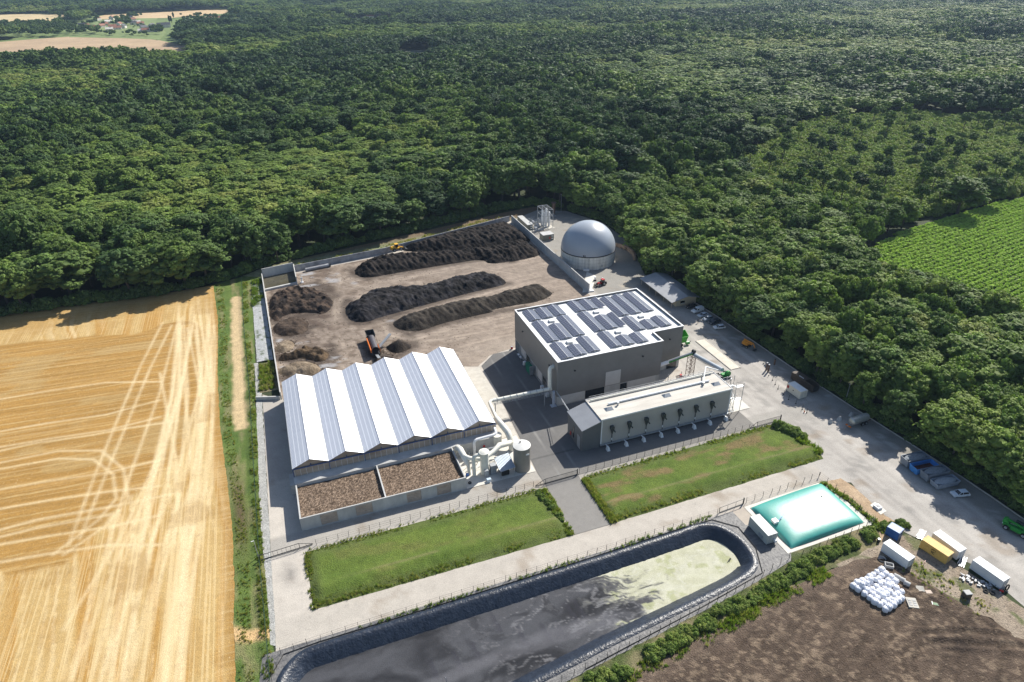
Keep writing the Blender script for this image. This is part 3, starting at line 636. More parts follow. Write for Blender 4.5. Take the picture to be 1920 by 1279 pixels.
for i in range(6):
    xa = GX0+i*BW; xm = xa+BW/2; xb = xa+BW
    b = MB(); b.add([(xa+.06, GY0, EZ), (xm, GY0, RZ), (xm, GY1, RZ), (xa+.06, GY1, EZ), (xa+.06, GY0, EZ-.08), (xm, GY0, RZ-.08), (xm, GY1, RZ-.08), (xa+.06, GY1, EZ-.08)],
                    [(0, 1, 2, 3), (7, 6, 5, 4), (0, 4, 5, 1), (3, 2, 6, 7), (0, 3, 7, 4)]); b.build('solar_roof_slope', m_pv, gh)
    b = MB(); b.add([(xm, GY0, RZ), (xb-.06, GY0, EZ), (xb-.06, GY1, EZ), (xm, GY1, RZ), (xm, GY0, RZ-.08), (xb-.06, GY0, EZ-.08), (xb-.06, GY1, EZ-.08), (xm, GY1, RZ-.08)],
                    [(0, 1, 2, 3), (7, 6, 5, 4), (0, 4, 5, 1), (3, 2, 6, 7), (1, 5, 6, 2)]); b.build('white_roof_slope', m_groof, gh)
    b = MB(); b.bar((xm, GY0-.1, RZ+.04), (xm, GY1+.05, RZ+.04), .16, .1); b.build('ridge_cap', m_white, gh)
    b = MB(); b.add([(xa+.1, GY1-.2, EZ-.12), (xm, GY1-.2, RZ-.13), (xb-.1, GY1-.2, EZ-.12)], [(0, 1, 2)]); b.build('gable', m_poly, gh)
    b = MB(); b.add([(xa+.1, GY0+.25, EZ-.12), (xb-.1, GY0+.25, EZ-.12), (xm, GY0+.25, RZ-.13)], [(0, 1, 2)])
    for dx in (-2.3, 0, 2.3): b.bar((xm+dx, GY0+.2, EZ-.1), (xm+dx, GY0+.2, RZ-.15-abs(dx)*.42), .08)
    b.build('gable', m_poly, gh)
b = MB()
for i in range(7): b.bar((GX0+i*BW, GY0-.05, EZ-.03), (GX0+i*BW, GY1, EZ-.03), .2, .12)
b.build('gutter', m_galv, gh)
b = MB(); b.box(GX0-.05, 46.42, GY0-.12, GY0+.1, EZ-.42, EZ-.17)
for i in range(7): b.box(GX0+i*BW-.09, GX0+i*BW+.09, GY0-.1, GY0+.08, 4.3, EZ-.42)
for i in range(6): b.box(GX0+(i+.5)*BW-.1, GX0+(i+.5)*BW+.1, GY0-.1, GY0+.12, EZ-.17, EZ+.5)
b.build('steel_frame', m_blue, gh)
b = MB(); b.box(GX0+.1, 46.3, GY0+.1, GY0+.25, 4.3, EZ-.17); b.box(GX0+.1, 46.3, GY1-.3, GY1-.15, 2.0, EZ-.17)
b.box(GX0+.02, GX0+.12, GY0+.3, GY1-.3, 2, EZ-.1); b.box(46.2, 46.34, GY0+.3, GY1-.3, 2, EZ-.1); b.build('polycarbonate_wall', m_poly, gh)
b = MB()
for k in range(37): b.box(GX0+.3+k*1.49, GX0+.36+k*1.49, GY0+.04, GY0+.1, 4.3, EZ-.42)
each(b, 'glazing_bar', m_white, gh)
b = MB(); b.profX([(142.62, 0), (GY0+.3, 0), (GY0+.3, 4.3), (GY0-.1, 4.3), (142.62, 4.0)], GX0-.2, 46.5); b.box(GX0-.1, GX0+.3, GY0+.3, GY1, 0, 2); b.box(46.1, 46.45, GY0+.3, GY1, 0, 2); b.box(GX0+.3, 46.1, GY1-.35, GY1, 0, 2)
b.box(-9.9, -8.8, 143.2, 148, 0, 3.2)
b.build('concrete_wall', m_conc, gh)
b = MB()
for x0, z0, z1, w in ((37.2, .2, 2.3, 1.1), (41.2, .2, 2.6, 1.3)): b.box(x0, x0+w, 142.5, 142.62, z0, z1)
each(b, 'door', m_galv, gh)
# ---- filter beds
bf = thing('filter_bed', 'two low concrete basins full of brown woodchips in front of the greenhouse', 'filter bed', (12, 136, 0))
b = MB(); X0, X1, Y0_, Y1_ = -8.6, 33.0, 129.3, 142.6
b.box(X0, X0+.3, Y0_, Y1_, 0, 4); b.box(X1-.3, X1, Y0_, Y1_, 0, 4); b.box(X0+.3, X1-.3, Y1_-.28, Y1_-.02, 0, 3.98)
gaps = [(-3.9, .15), (4.6, 8.7), (17.4, 21.1), (25.2, 28.9)]; xs = X0+.3
for a, c in gaps: b.box(xs, a, Y0_+.0, Y0_+.3, 0, 4); b.box(a, c, Y0_+.02, Y0_+.3, 3.62, 3.98); b.box(a, c, Y0_+.02, Y0_+.3, 0, .35); xs = c
b.box(xs, X1-.3, Y0_, Y0_+.3, 0, 4); b.build('concrete_wall', m_conc, bf)
b = MB(); b.box(12.05, 12.4, Y0_+.3, Y1_-.28, 0, 3.97); b.build('dividing_wall', m_conc, bf)
for a, c in gaps:
    b = MB(); n = 7
    for k in range(n): z = .38+k*.47; b.box(a+.02, c-.02, Y0_+.1, Y0_+.22, z, z+.4)
    b.build('wooden_boards', m_wood, bf)
def chips(x0, x1):
    res = .24; gx, gy = np.meshgrid(np.arange(x0, x1+res*.5, res), np.arange(Y0_+.31, Y1_-.27, res)); n = gx.shape
    h = 3.0+.5*(fbm(gx*.15, gy*.2, 201)-.5)+.35*(RNG.random(n)-.5)*.6+.15*(fbm(gx*2, gy*2, 202)-.5)
    v = np.column_stack([gx.ravel(), gy.ravel(), h.ravel()]); i = np.arange(n[0]*n[1]).reshape(n)
    f = np.stack([i[:-1, :-1].ravel(), i[:-1, 1:].ravel(), i[1:, 1:].ravel(), i[1:, :-1].ravel()], 1)
    r = RNG.random(len(v)); c = mix((.075, .052, .036), (.36, .27, .20), r**2.4)
    o = mkobj('woodchips', v, f, m_chip, col=c); return tag(o, 'brown woodchips filling the %s basin of the filter beds' % ('left' if x0 < 5 else 'right'), 'woodchips', kind='stuff')
m_chip = vmat('chips', .95, (.4, .12), (5, .35), bump=.8, bsc=7)
chips(X0+.31, 12.04); chips(12.41, X1-.31)
# ---- grey hall with the solar roof
HX0, HX1, HX2, HY0, HYN, HY1, HH = 69.8, 105.8, 117.0, 155.4, 161.5, 192.4, 15.6
m_clad = mat('taupe_cladding', (.205, .20, .192), (.178, .174, .167), .25, .55, rib='X', ribsc=1.3)
m_cladY = mat('taupe_cladding_side', (.205, .20, .192), (.178, .174, .167), .25, .55, rib='Y', ribsc=1.3)
hall = thing('industrial_hall', 'big grey-brown clad hall with a white flat roof covered in solar arrays', 'building', (93, 174, 0))
b = MB(); w = .3
b.box(HX0, HX1, HY0, HY0+w, 3.2, HH); b.box(HX0+w, HX2-w, HY1-w, HY1, 3.2, HH); b.box(HX1, HX2, HYN, HYN+w, 3.2, HH); each(b, 'wall', m_clad, hall)
b = MB(); b.box(HX0, HX0+w, HY0+w, HY1, 4.6, HH); b.box(HX0, HX0+w, HY0+w, 160, 3.2, 4.6); b.box(HX2-w, HX2, HYN+w, HY1, 3.2, HH); b.box(HX1-w, HX1, HY0+w, HYN+w, 3.2, HH); each(b, 'wall', m_cladY, hall)
m_rw = mat('roof_membrane', (.74, .74, .73), (.64, .64, .63), .25, .6)
b = MB(); b.prism([(HX0+w, HY0+w), (HX1-w, HY0+w), (HX1-w, HYN+w), (HX2-w, HYN+w), (HX2-w, HY1-w), (HX0+w, HY1-w)], 14.6, 14.95); b.build('roof', m_rw, hall)
b = MB(); q = .07
b.box(HX0-q, HX1+q, HY0-q, HY0+w+q, HH, HH+.1); b.box(HX0-q, HX0+w+q, HY0+w+q, HY1+q, HH, HH+.1); b.box(HX0+w+q, HX2+q, HY1-w-q, HY1+q, HH, HH+.1)
b.box(HX2-w-q, HX2+q, HYN-q, HY1-w-q, HH, HH+.1); b.box(HX1+q, HX2-w-q, HYN-q, HYN+w+q, HH, HH+.1); b.box(HX1-w-q, HX1+q, HY0+w+q, HYN+w+q, HH, HH+.1)
b.build('parapet_coping', m_white, hall)
b = MB(); b.box(HX0+.05, HX1-.3, HY0+.05, HY0+.3, 0, 3.2); b.box(HX1-.33, HX1-.06, HY0+.05, HYN+.05, 0, 3.2); b.box(HX1-.06, HX2-.06, HYN+.05, HYN+.3, 0, 3.2)
b.box(HX2-.33, HX2-.06, HYN+.3, HY1-.3, 0, 3.2); b.box(HX0+.3, HX2-.3, HY1-.3, HY1-.06, 0, 3.2); b.box(71.4, 71.7, HY0+.3, HY1-.3, 0, 4.6); b.box(HX0+.05, 71.4, HY0+.3, 159.8, 0, 3.2)
b.box(HX0+.02, 71.4, 160.0, HY1-.3, 4.4, 4.6)
for y in (159.8, 167.5, 172.5, 182, 187.5, 192.0): b.box(HX0+.03, HX0+.33, y, y+.3, 0, 4.4)
b.build('base_wall', m_conc, hall)
b = MB()
for x0, x1, z0, z1, y in ((70.6, 79.2, .3, 3.3, HY0), (94.2, 104.3, .3, 3.2, HY0), (86.2, 91.4, 3.4, 8.4, HY0), (106.5, 111.5, .2, 3.0, HYN)): b.box(x0, x1, y-.06, y-.005, z0, z1)
for y0, y1, z in ((182.2, 187.4, 4.2), (167.8, 172.4, 4.2), (160.2, 163.8, 4.2)): b.box(70.2, 70.35, y0, y1, .6, z)
each(b, 'white_door', mat('door_panel', (.55, .54, .52), (.48, .47, .45), .3, .6), hall)
b = MB(); b.box(79.4, 86, HY0-.05, HY0-.005, .3, 3.2); b.box(91.6, 93.9, HY0-.05, HY0-.005, .4, 2.9); b.box(112.2, 115.9, HYN-.05, HYN-.005, .2, 3.0); each(b, 'window', m_glass, hall)
b = MB()
for x in (75.2, 98.5): b.box(x, x+.45, HY0-.5, HY0-.01, 11.5, 11.75)
b.box(112, 112.4, HYN-.5, HYN-.01, 11.6, 11.85)
for y in (161, 184): b.box(HX0-.5, HX0-.01, y, y+.45, 11.3, 11.55)
each(b, 'floodlight', m_dark, hall)
for n_, x, y in (('left rear', 78.6, 181.0), ('middle rear', 95.3, 181.4), ('front middle', 95.6, 166.3), ('right', 107.8, 173.0), ('front left', 78.3, 165.9)):
    h = thing('roof_hatch', 'small white roof hatch on the grey hall, the %s one among the solar arrays' % n_, 'roof hatch', (x, y, 14.95), 'roof hatches on the hall')
    b = MB(); b.box(x-1.0, x+1.0, y-.7, y+.7, 14.96, 15.4); b.build('frame', m_galv, h)
    b = MB(); b.bbox(x-.9, x+.9, y-.6, y+.6, 15.4, 15.62, .12); b.build('dome_light', m_white, h)
def cell(name, c, c2, r):
    m, nt, bb = nmat(name); N = nt.nodes; L = nt.links; tc = N.new('ShaderNodeTexCoord'); br = N.new('ShaderNodeTexBrick'); br.offset = 0
    br.inputs['Scale'].default_value = 1; br.inputs['Brick Width'].default_value = .7; br.inputs['Row Height'].default_value = 1.05; br.inputs['Mortar Size'].default_value = .03
    br.inputs['Color1'].default_value = (*c, 1); br.inputs['Color2'].default_value = (*c, 1); br.inputs['Mortar'].default_value = (*c2, 1)
    L.new(tc.outputs['Object'], br.inputs[0]); L.new(br.outputs[0], bb.inputs['Base Color']); bb.inputs['Roughness'].default_value = r; bb.inputs['Specular IOR Level'].default_value = 1.0
    return m
m_cell = cell('solar_cell', (.075, .082, .115), (.24, .25, .30), .2)
ARR = [('rear left', [(71.9, 183.4, 191.0, 2), (76.5, 183.5, 191.2, 2), (81.2, 183.7, 191.6, 2)]),
       ('middle left', [(71.9, 168.2, 182.4, 2), (76.5, 168.3, 178.8, 2), (81.2, 168.8, 183.1, 2)]),
       ('front left corner', [(71.9, 157.2, 167.0, 2), (76.5, 157.5, 164.1, 2), (81.2, 157.8, 167.6, 2)]),
       ('rear centre', [(88.8, 183.8, 191.9, 2), (93.3, 183.8, 191.6, 2), (97.9, 183.8, 191.4, 1)]),
       ('middle centre', [(88.7, 169.0, 182.9, 2), (93.3, 169.0, 178.9, 2), (97.9, 169.1, 179.1, 1)]),
       ('front centre', [(88.8, 157.9, 168.0, 2), (93.3, 157.8, 164.0, 2), (97.9, 157.6, 163.8, 2)]),
       ('rear right', [(101.0, 175.7, 190.6, 2), (105.6, 175.6, 190.7, 2), (110.3, 175.4, 190.9, 2)]),
       ('right', [(101.0, 164.8, 174.4, 2), (105.6, 164.5, 170.5, 2), (110.3, 164.2, 171.4, 2)])]
for nm, rows_ in ARR:
    t = thing('solar_array', 'dark solar panel array on the white hall roof, the %s block' % nm, 'solar panels', (rows_[0][0], rows_[0][1], 14.95), 'solar arrays on the hall roof')
    for x0, y0, y1, k in rows_:
        n = int(round((y1-y0)/1.05)); dy = (y1-y0)/n
        for side in range(k):
            b = MB(); xa, xb = (x0, x0+2.05) if side == 0 else (x0+4.2, x0+2.15)
            for i in range(n):
                ya, yb = y0+i*dy+.07, y0+(i+1)*dy-.07
                vs = [(xa, ya, 15.2), (xb, ya, 15.72), (xb, yb, 15.72), (xa, yb, 15.2)]
                b.add(vs+[(p[0], p[1], p[2]-.04) for p in vs], [(0, 1, 2, 3) if side == 0 else (3, 2, 1, 0), (4, 7, 6, 5), (0, 4, 5, 1), (2, 6, 7, 3), (1, 5, 6, 2), (0, 3, 7, 4)])
            b.build('panel_row', m_cell, t)
        b = MB(); b.add([(x0+.03, y0+.03, 15.13), (x0+2.05, y0+.03, 15.65), (x0+2.05, y1-.03, 15.65), (x0+.03, y1-.03, 15.13)], [(0, 1, 2, 3)])
        if k == 2: b.add([(x0+2.15, y0+.03, 15.65), (x0+4.17, y0+.03, 15.13), (x0+4.17, y1-.03, 15.13), (x0+2.15, y1-.03, 15.65)], [(0, 1, 2, 3)])
        for yy in (y0+.05, y1-.05):
            b.bar((x0+.1, yy, 15.02), (x0+(4.1 if k == 2 else 2.2), yy, 15.02), .08); b.bar((x0+2.1, yy, 14.98), (x0+2.1, yy, 15.62), .07)
        b.bar((x0+.25, y0, 15.17), (x0+.25, y1, 15.17), .07); b.bar((x0+1.85, y0, 15.58), (x0+1.85, y1, 15.58), .07)
        b.bar((x0+2.1, y0, 15.69), (x0+2.1, y1, 15.69), .13, .05)
        if k == 2: b.bar((x0+3.95, y0, 15.17), (x0+3.95, y1, 15.17), .07)
        b.build('mounting_frame', m_white, t)
# ---- tunnel dryer building
TX0, TX1, TY0, TY1, TH = 73.1, 115.6, 132.4, 142.4, 9.6
m_pgrey = mat('pale_cladding', (.44, .42, .39), (.40, .38, .355), .2, .6, rib='X', ribsc=1.6)
m_troof = mat('tunnel_roof', (.56, .535, .485), (.40, .375, .335), .3, .8, streak=(.3, 1.6, 1))
tn = thing('dryer_building', 'long pale grey building on concrete feet with seven dark hoods along its front', 'building', (94, 137, 0))
b = MB(); b.box(TX0, TX1, TY0, TY0+.25, .9, TH-.15); b.box(TX0, TX1, TY1-.25, TY1, .9, TH-.15); b.box(TX0, TX0+.25, TY0+.25, TY1-.25, .9, TH-.15); b.box(TX1-.25, TX1, TY0+.25, TY1-.25, .9, TH-.15); b.box(TX0+.25, TX1-.25, TY0+.25, TY1-.25, .9, 1.1)
b.build('wall', m_pgrey, tn)
b = MB(); b.box(TX0-.1, TX1+.1, TY0-.12, TY1+.1, TH-.15, TH); b.build('roof', m_troof, tn)
b = MB(); b.box(TX0-.15, TX1+.15, TY0-.2, TY0-.12, TH-.3, TH+.14); b.box(TX0-.15, TX1+.15, TY1+.1, TY1+.18, TH-.3, TH+.2); b.box(TX1+.1, TX1+.22, TY0-.12, TY1+.1, TH-.3, TH+.14); b.build('roof_edge', m_white, tn)
b = MB(); b.box(TX0, TX0+.35, TY0-.06, TY0-.005, .9, TH-.3); b.box(TX1-.35, TX1, TY0-.06, TY0-.005, .9, TH-.3); each(b, 'corner_post', m_white, tn)
b = MB(); b.box(TX0-.1, TX1+.1, TY0-.5, TY0-.1, .75, 1.15); b.build('base_beam', m_galv, tn)
for x in (74.6, 80.4, 86.0, 91.7, 97.2, 102.7, 108.1, 113.7):
    b = MB(); b.add([(x-.45, 129.8, .1), (x+.45, 129.8, .1), (x+.45, 131, .1), (x-.45, 131, .1), (x-.22, 130.1, 1.3), (x+.22, 130.1, 1.3), (x+.22, 130.9, 1.3), (x-.22, 130.9, 1.3)], [(0, 3, 2, 1), (4, 5, 6, 7), (0, 1, 5, 4), (1, 2, 6, 5), (2, 3, 7, 6), (3, 0, 4, 7)])
    b.bar((x, 130.5, 1.2), (x, 132.2, 1.0), .2); b.build('foot', m_white, tn)
for k in range(7):
    x = 76.3+k*5.45; b = MB(); b.box(x-.5, x+.5, TY0-1.0, TY0-.02, 5.9, 6.9); b.add([(x-.4, TY0-.9, 5.9), (x+.4, TY0-.9, 5.9), (x+.4, TY0-.1, 5.9), (x-.4, TY0-.1, 5.9), (x+.05, TY0-.5, 4.2), (x+.3, TY0-.5, 4.2), (x+.3, TY0-.1, 4.2), (x+.05, TY0-.1, 4.2)], [(0, 3, 2, 1), (4, 5, 6, 7), (0, 1, 5, 4), (1, 2, 6, 5), (2, 3, 7, 6), (3, 0, 4, 7)])
    b.cyl((x+.5, TY0-1.6, 5.4), (x+.1, TY0-.6, 6.2), .2, n=8); b.cyl((x+.2, TY0-.3, 1.2), (x+.2, TY0-.3, 4.3), .12, n=8)
    h = b.build('vent_hood', mat('hood', (.05, .06, .058), None, 1, .5) if k == 0 else bpy.data.materials['hood'], tn)
    b = MB(); b.cyl((x+.2, TY0-.3, 2.0), (x+.2, TY0-.3, 2.7), .16, n=8); b.build('collar', m_white, h)
b = MB(); b.cyl((78, 138.1, TH+.35), (111.5, 138.1, TH+.35), .3, n=10)
for k in range(9): b.box(79+k*4, 79.3+k*4, 137.9, 138.3, TH, TH+.2)
b.build('roof_pipe', m_white, tn)
b = MB(); b.cyl((74, 141.4, TH+.4), (114.5, 141.4, TH+.4), .26, n=10); b.build('roof_pipe', m_cream, tn)
b = MB()
for k in range(22): b.bar((74+k*1.93, 142.3, TH+.1), (74+k*1.93, 142.3, TH+1.1), .05)
b.bar((74, 142.3, TH+1.1), (114.5, 142.3, TH+1.1), .05); b.bar((74, 142.3, TH+.6), (114.5, 142.3, TH+.6), .04); b.build('railing', m_galv, tn)
for x in (77.2, 95.8, 112.6):
    b = MB(); y = 136.2; b.add([(x-1.2, y-.9, TH+.01), (x+1.2, y-.9, TH+.01), (x+1.2, y+.9, TH+.01), (x-1.2, y+.9, TH+.01), (x-.5, y, TH+.75), (x+.9, y, TH+.75)], [(0, 1, 5, 4), (1, 2, 5), (2, 3, 4, 5), (3, 0, 4)]); b.build('roof_vent', m_galv, tn)
for x in (80.5, 108.8):
    b = MB(); b.cyl((x, 137, TH), (x, 137, TH+.9), .25, n=8); b.cyl((x, 137, TH+.9), (x, 137, TH+1.05), .4, n=8); b.build('chimney', m_galv, tn)
# annex
an = thing('plant_room', 'dark grey annex with ribbed lean-to roof joined to the left end of the long pale building', 'building', (70, 137, 0))
m_anx = mat('slate_cladding', (.14, .145, .15), (.12, .125, .13), .3, .5, rib='X', ribsc=1.6); m_anxY = mat('slate_cladding_side', (.14, .145, .15), (.12, .125, .13), .3, .5, rib='Y', ribsc=1.6)
b = MB(); b.profY([(67.4, .1), (73.0, .1), (73.0, 9.05), (67.4, 7.3)], 132.4, 132.65); b.profY([(67.4, .1), (73.0, .1), (73.0, 9.05), (67.4, 7.3)], 141.7, 141.95); each(b, 'wall', m_anx, an)
b = MB(); b.box(67.4, 67.65, 132.65, 141.7, .1, 7.3); b.build('wall', m_anxY, an)
b = MB(); b.profY([(67.1, 7.28), (73.0, 9.12), (73.0, 9.3), (67.1, 7.46)], 132.1, 142.2); b.build('roof', mat('ribbed_sheet', (.36, .37, .39), (.30, .31, .33), .3, .4, metal=.3, rib='Y', ribsc=.9), an)
b = MB(); b.box(67.34, 67.39, 133.6, 135.4, .1, 4.2); b.build('door', m_galv, an); b = MB(); b.box(67.34, 67.39, 137.5, 138.3, 1.2, 5.0); b.build('window', m_glass, an)
b = MB(); b.box(67.2, 67.39, 139.3, 139.9, 1, 2.1); b.build('fire_hose_box', m_red, an)
# outside stair and machinery at the right end
st = thing('steel_staircase', 'galvanised zigzag steel staircase at the right end of the long pale building', 'staircase', (119.5, 135, 0))
b = MB()
for s_ in range(4):
    z0, z1 = .2+s_*2.3, .2+(s_+1)*2.3; ya, yb = (133.4, 136.4) if s_ % 2 == 0 else (136.4, 133.4); xo = 117.4+(s_ % 2)*1.3
    for k in range(9): t_ = k/8; y = ya+(yb-ya)*t_; b.box(xo, xo+1.1, y-.16, y+.16, z0+(z1-z0)*t_-.03, z0+(z1-z0)*t_+.03)
    for xx in (xo, xo+1.1): b.bar((xx, ya, z0), (xx, yb, z1), .06, .16); b.bar((xx, ya, z0+1.05), (xx, yb, z1+1.05), .05)
    for k in range(5): t_ = k/4; y = ya+(yb-ya)*t_; b.bar((xo+1.1, y, z0+(z1-z0)*t_), (xo+1.1, y, z0+(z1-z0)*t_+1.05), .04)
    b.box(117.3, 120.0, yb-.1 if yb > ya else yb-.9, yb+.9 if yb > ya else yb+.1, z1-.06, z1)
b.build('flight', m_galv, st)
b = MB()
for x, y in ((117.35, 132.7), (120.0, 132.7), (117.35, 137.2), (120.0, 137.2)): b.bar((x, y, .15), (x, y, 10.4), .12)
b.build('post', m_galv, st)
ph = thing('separator_machine', 'green and grey separator on a platform at the right end of the pale roof', 'machine', (118.5, 140, 0))
b = MB(); b.box(115.9, 120.2, 138.3, 142.2, 8.3, 8.45)
for x, y in ((116.1, 138.5), (120, 138.5), (116.1, 142), (120, 142)): b.bar((x, y, .15), (x, y, 8.3), .16)
b.bar((116.1, 138.5, 4), (120, 138.5, 8), .08); b.bar((120, 142, 4), (120, 138.5, 8), .08)
for k in range(7): b.bar((115.9+k*.7, 138.3, 8.45), (115.9+k*.7, 138.3, 9.5), .04)
b.bar((115.9, 138.3, 9.5), (120.2, 138.3, 9.5), .05); b.build('platform', m_galv, ph)
b = MB(); b.box(117.4, 119, 139.6, 140.7, 8.45, 9.7); b.cyl((119.4, 139.4, 9.6), (119.4, 140.1, 9.6), .95, n=14); b.build('gearbox', m_green, ph)
b = MB(); b.box(116.1, 117.3, 139.2, 141.4, 8.45, 9.4); b.cyl((119.3, 141.2, 8.45), (119.3, 141.2, 9.9), .45, n=10); b.box(118.2, 119.8, 138.5, 139.1, 8.45, 9.1); b.build('motor', m_dark, ph)
b = MB(); b.bar((108.9, 137.4, TH+.6), (113.2, 142.6, TH+2.2), .28); b.bar((113.2, 142.6, TH+2.2), (117.6, 141.8, TH+.4), .25); b.build('support_arm', m_white, ph)
# conveyors
cv = thing('screw_conveyor', 'green trough conveyor with white tube rising from the hall to the lattice tower', 'conveyor', (106.5, 157, 5.4))
b = MB(); b.cyl((105.82, 157.1, 5.4), (109.2, 156.3, 6.6), .62, n=12); b.build('inlet_tube', m_white, cv)
b = MB(); b.bar((108.5, 156.4, 6.4), (117.2, 154.9, 8.9), .7, .5); b.build('trough', m_green, cv)
b = MB(); b.cyl((108.6, 156.4, 6.75), (117.2, 154.9, 9.25), .33, n=10); b.build('cover_tube', m_galv, cv)
b = MB(); b.cyl((117.3, 154.4, 9.6), (117.3, 155.3, 9.6), .62, n=14); b.box(116.9, 117.8, 154.4, 155.4, 8.3, 9.2); b.build('drive_head', m_dark, cv)
cv2 = thing('pipe_conveyor', 'thick grey tube conveyor running from the lattice tower down to the pale building', 'conveyor', (118, 148, 8))
b = MB(); b.cyl((117.4, 154.2, 8.6), (118.4, 141.2, 10.3), .62, n=16); b.build('tube', mat('grey_tube', (.42, .46, .50), (.34, .38, .42), .6, .4), cv2)
b = MB(); b.bar((117.0, 154.2, 7.9), (118.0, 141.8, 9.5), .12); b.bar((117.9, 154.2, 7.9), (118.9, 141.8, 9.5), .12)
for k in range(12): t_ = k/11; b.bar((117.0+t_, 154.2-12.4*t_, 7.9+1.6*t_), (117.9+t_, 154.2-12.4*t_, 7.9+1.6*t_), .08)
b.build('truss', m_galv, cv2)
lt = thing('lattice_tower', 'small rusty lattice tower holding up the conveyor between hall and pale building', 'tower', (117.4, 155.6, 0))
b = MB(); cs = [(116.5, 154.7), (118.3, 154.7), (118.3, 156.5), (116.5, 156.5)]
for i in range(4):
    x, y = cs[i]; x2, y2 = cs[(i+1) % 4]; b.bar((x, y, .1), (x, y, 8.0), .13)
    for k in range(5): b.bar((x, y, .3+k*1.55), (x2, y2, 1.85+k*1.55), .07); b.bar((x, y, 1.85+k*1.55), (x2, y2, 1.85+k*1.55), .07)
b.build('frame', mat('rusty_steel', (.18, .11, .08), (.10, .07, .05), 2, .7), lt)
# hopper under the conveyor
hp = thing('feed_hopper', 'rusty feed hopper with red motor between the hall and the pale building', 'hopper', (110, 152, 0))
b = MB(); b.box(107, 112, 149.5, 152.5, 1.2, 1.5); 
for x, y in ((107.1, 149.6), (111.9, 149.6), (107.1, 152.4), (111.9, 152.4)): b.bar((x, y, .1), (x, y, 4.6), .15)
b.bar((107.1, 149.6, .2), (111.9, 149.6, 4.5), .08); b.bar((111.9, 149.6, .2), (107.1, 149.6, 4.5), .08); b.build('frame', m_galv, hp)
b = MB(); b.add([(109.6, 150, 3.6), (111.8, 150, 3.6), (111.8, 152.2, 3.6), (109.6, 152.2, 3.6), (110.3, 150.7, 1.6), (111.2, 150.7, 1.6), (111.2, 151.6, 1.6), (110.3, 151.6, 1.6)], [(4, 7, 6, 5), (1, 0, 4, 5), (2, 1, 5, 6), (3, 2, 6, 7), (0, 3, 7, 4), (0, 1, 2, 3)]); b.build('funnel', bpy.data.materials['rusty_steel'], hp)
b = MB(); b.cyl((110.7, 151, 3.7), (110.7, 151, 4.6), .4, n=10); b.build('motor', m_red, hp)
# ---- round tank with the cone top
tk = thing('storage_tank', 'tall taupe cylindrical tank with pale cone lid beside the duct machinery', 'tank', (49.4, 131.9, 0))
b = MB(); b.cyl((49.4, 131.9, .1), (49.4, 131.9, 7.9), 2.3, n=40); autosmooth(b.build('shell', mat('tank_shell', (.25, .235, .21), (.20, .19, .172), .3, .5, streak=(1, 1, .2)), tk))
b = MB(); b.cyl((49.4, 131.9, 7.9), (49.4, 131.9, 8.0), 2.38, n=40); b.cyl((49.4, 131.9, 8.0), (49.4, 131.9, 8.55), 2.3, .1, n=40); autosmooth(b.build('lid', m_galv if 0 else mat('lid_metal', (.60, .60, .58), (.5, .5, .48), .6, .5), tk), 50)
b = MB(); b.cyl((49.2, 132.6, 8.3), (49.2, 132.6, 8.8), .18, n=8); b.build('vent', m_dark, tk)
b = MB(); b.box(49.7, 50.6, 129.55, 129.63, 6.1, 6.5); b.build('sign', m_white, tk)
# ---- air ducts and scrubber
dA = thing('exhaust_duct', 'cream horizontal duct bridging the dark asphalt from the hall to the greenhouse', 'duct', (58, 157, 6))
b = MB(); b.tube([(69.78, 158.2, 12.6), (68.9, 158.1, 12.6), (68.45, 157.9, 12.35), (68.2, 157.6, 11.8), (68.1, 157.3, 11), (68.1, 157.1, 6)], .62, 14); autosmooth(b.build('riser', m_cream, dA), 50)
b = MB(); b.cyl((68.6, 157, 5.7), (49.8, 157.1, 5.9), .55, n=16); autosmooth(b.build('pipe', m_cream, dA))
b = MB()
for k in range(9): x = 51+k*2.1; b.cyl((x, 157, 5.88-.01*k), (x+.12, 157, 5.88-.01*k), .66, n=16)
b.box(69.6, 69.79, 157.4, 159, 11.8, 13.4); b.build('flange', m_galv, dA)
b = MB()
for dy in (-.5, .5): b.bar((49.8, 157+dy, 5.1), (68.6, 157+dy, 4.9), .1); b.bar((49.8, 157+dy, 4.7), (68.6, 157+dy, 4.5), .08)
for k in range(20): b.bar((49.8+k*.95, 156.5, 5.1), (49.8+k*.95+.5, 156.5, 4.65), .06); b.bar((50+k*.95, 156.5, 5.1), (50+k*.95, 157.5, 5.1), .06)
b.build('truss', m_galv, dA)
for x, y in ((50.2, 156.4), (66.2, 156.6)):
    b = MB(); b.cyl((x, y, .1), (x, y, 5.0), .16, n=8); b.build('post', m_galv, dA)
b = MB(); b.cyl((68.8, 155.6, .2), (68.8, 155.6, 5.5), .42, n=12); b.box(67.9, 69.6, 154.9, 156.3, .1, .35); b.build('drain_column', mat('pale_blue_paint', (.42, .47, .55), None, 1, .5), dA)
b = MB(); b.cyl((69.5, 155.2, 5.6), (67.7, 142.2, 7.7), .13, n=8); b.bar((69.5, 155.0, 5.0), (67.9, 142.3, 7.0), .07)
for k in range(8): t_ = k/7; b.bar((69.5-1.8*t_, 155.2-13*t_, 5.6+2.1*t_), (69.5-1.6*t_, 155-12.7*t_, 5.0+2.0*t_), .05)
b.build('pipe_bridge', m_galv, dA)
dB = thing('duct_run', 'thick cream ducting descending along the right side of the greenhouse', 'duct', (49, 148, 0))
b = MB(); b.tube([(49.9, 157.1, 5.9), (49.0, 157.0, 5.9), (48.5, 156.4, 5.9), (48.3, 155, 5.9), (47.9, 148.2, 5.7)], .5, 12); autosmooth(b.build('pipe', m_cream, dB), 50)
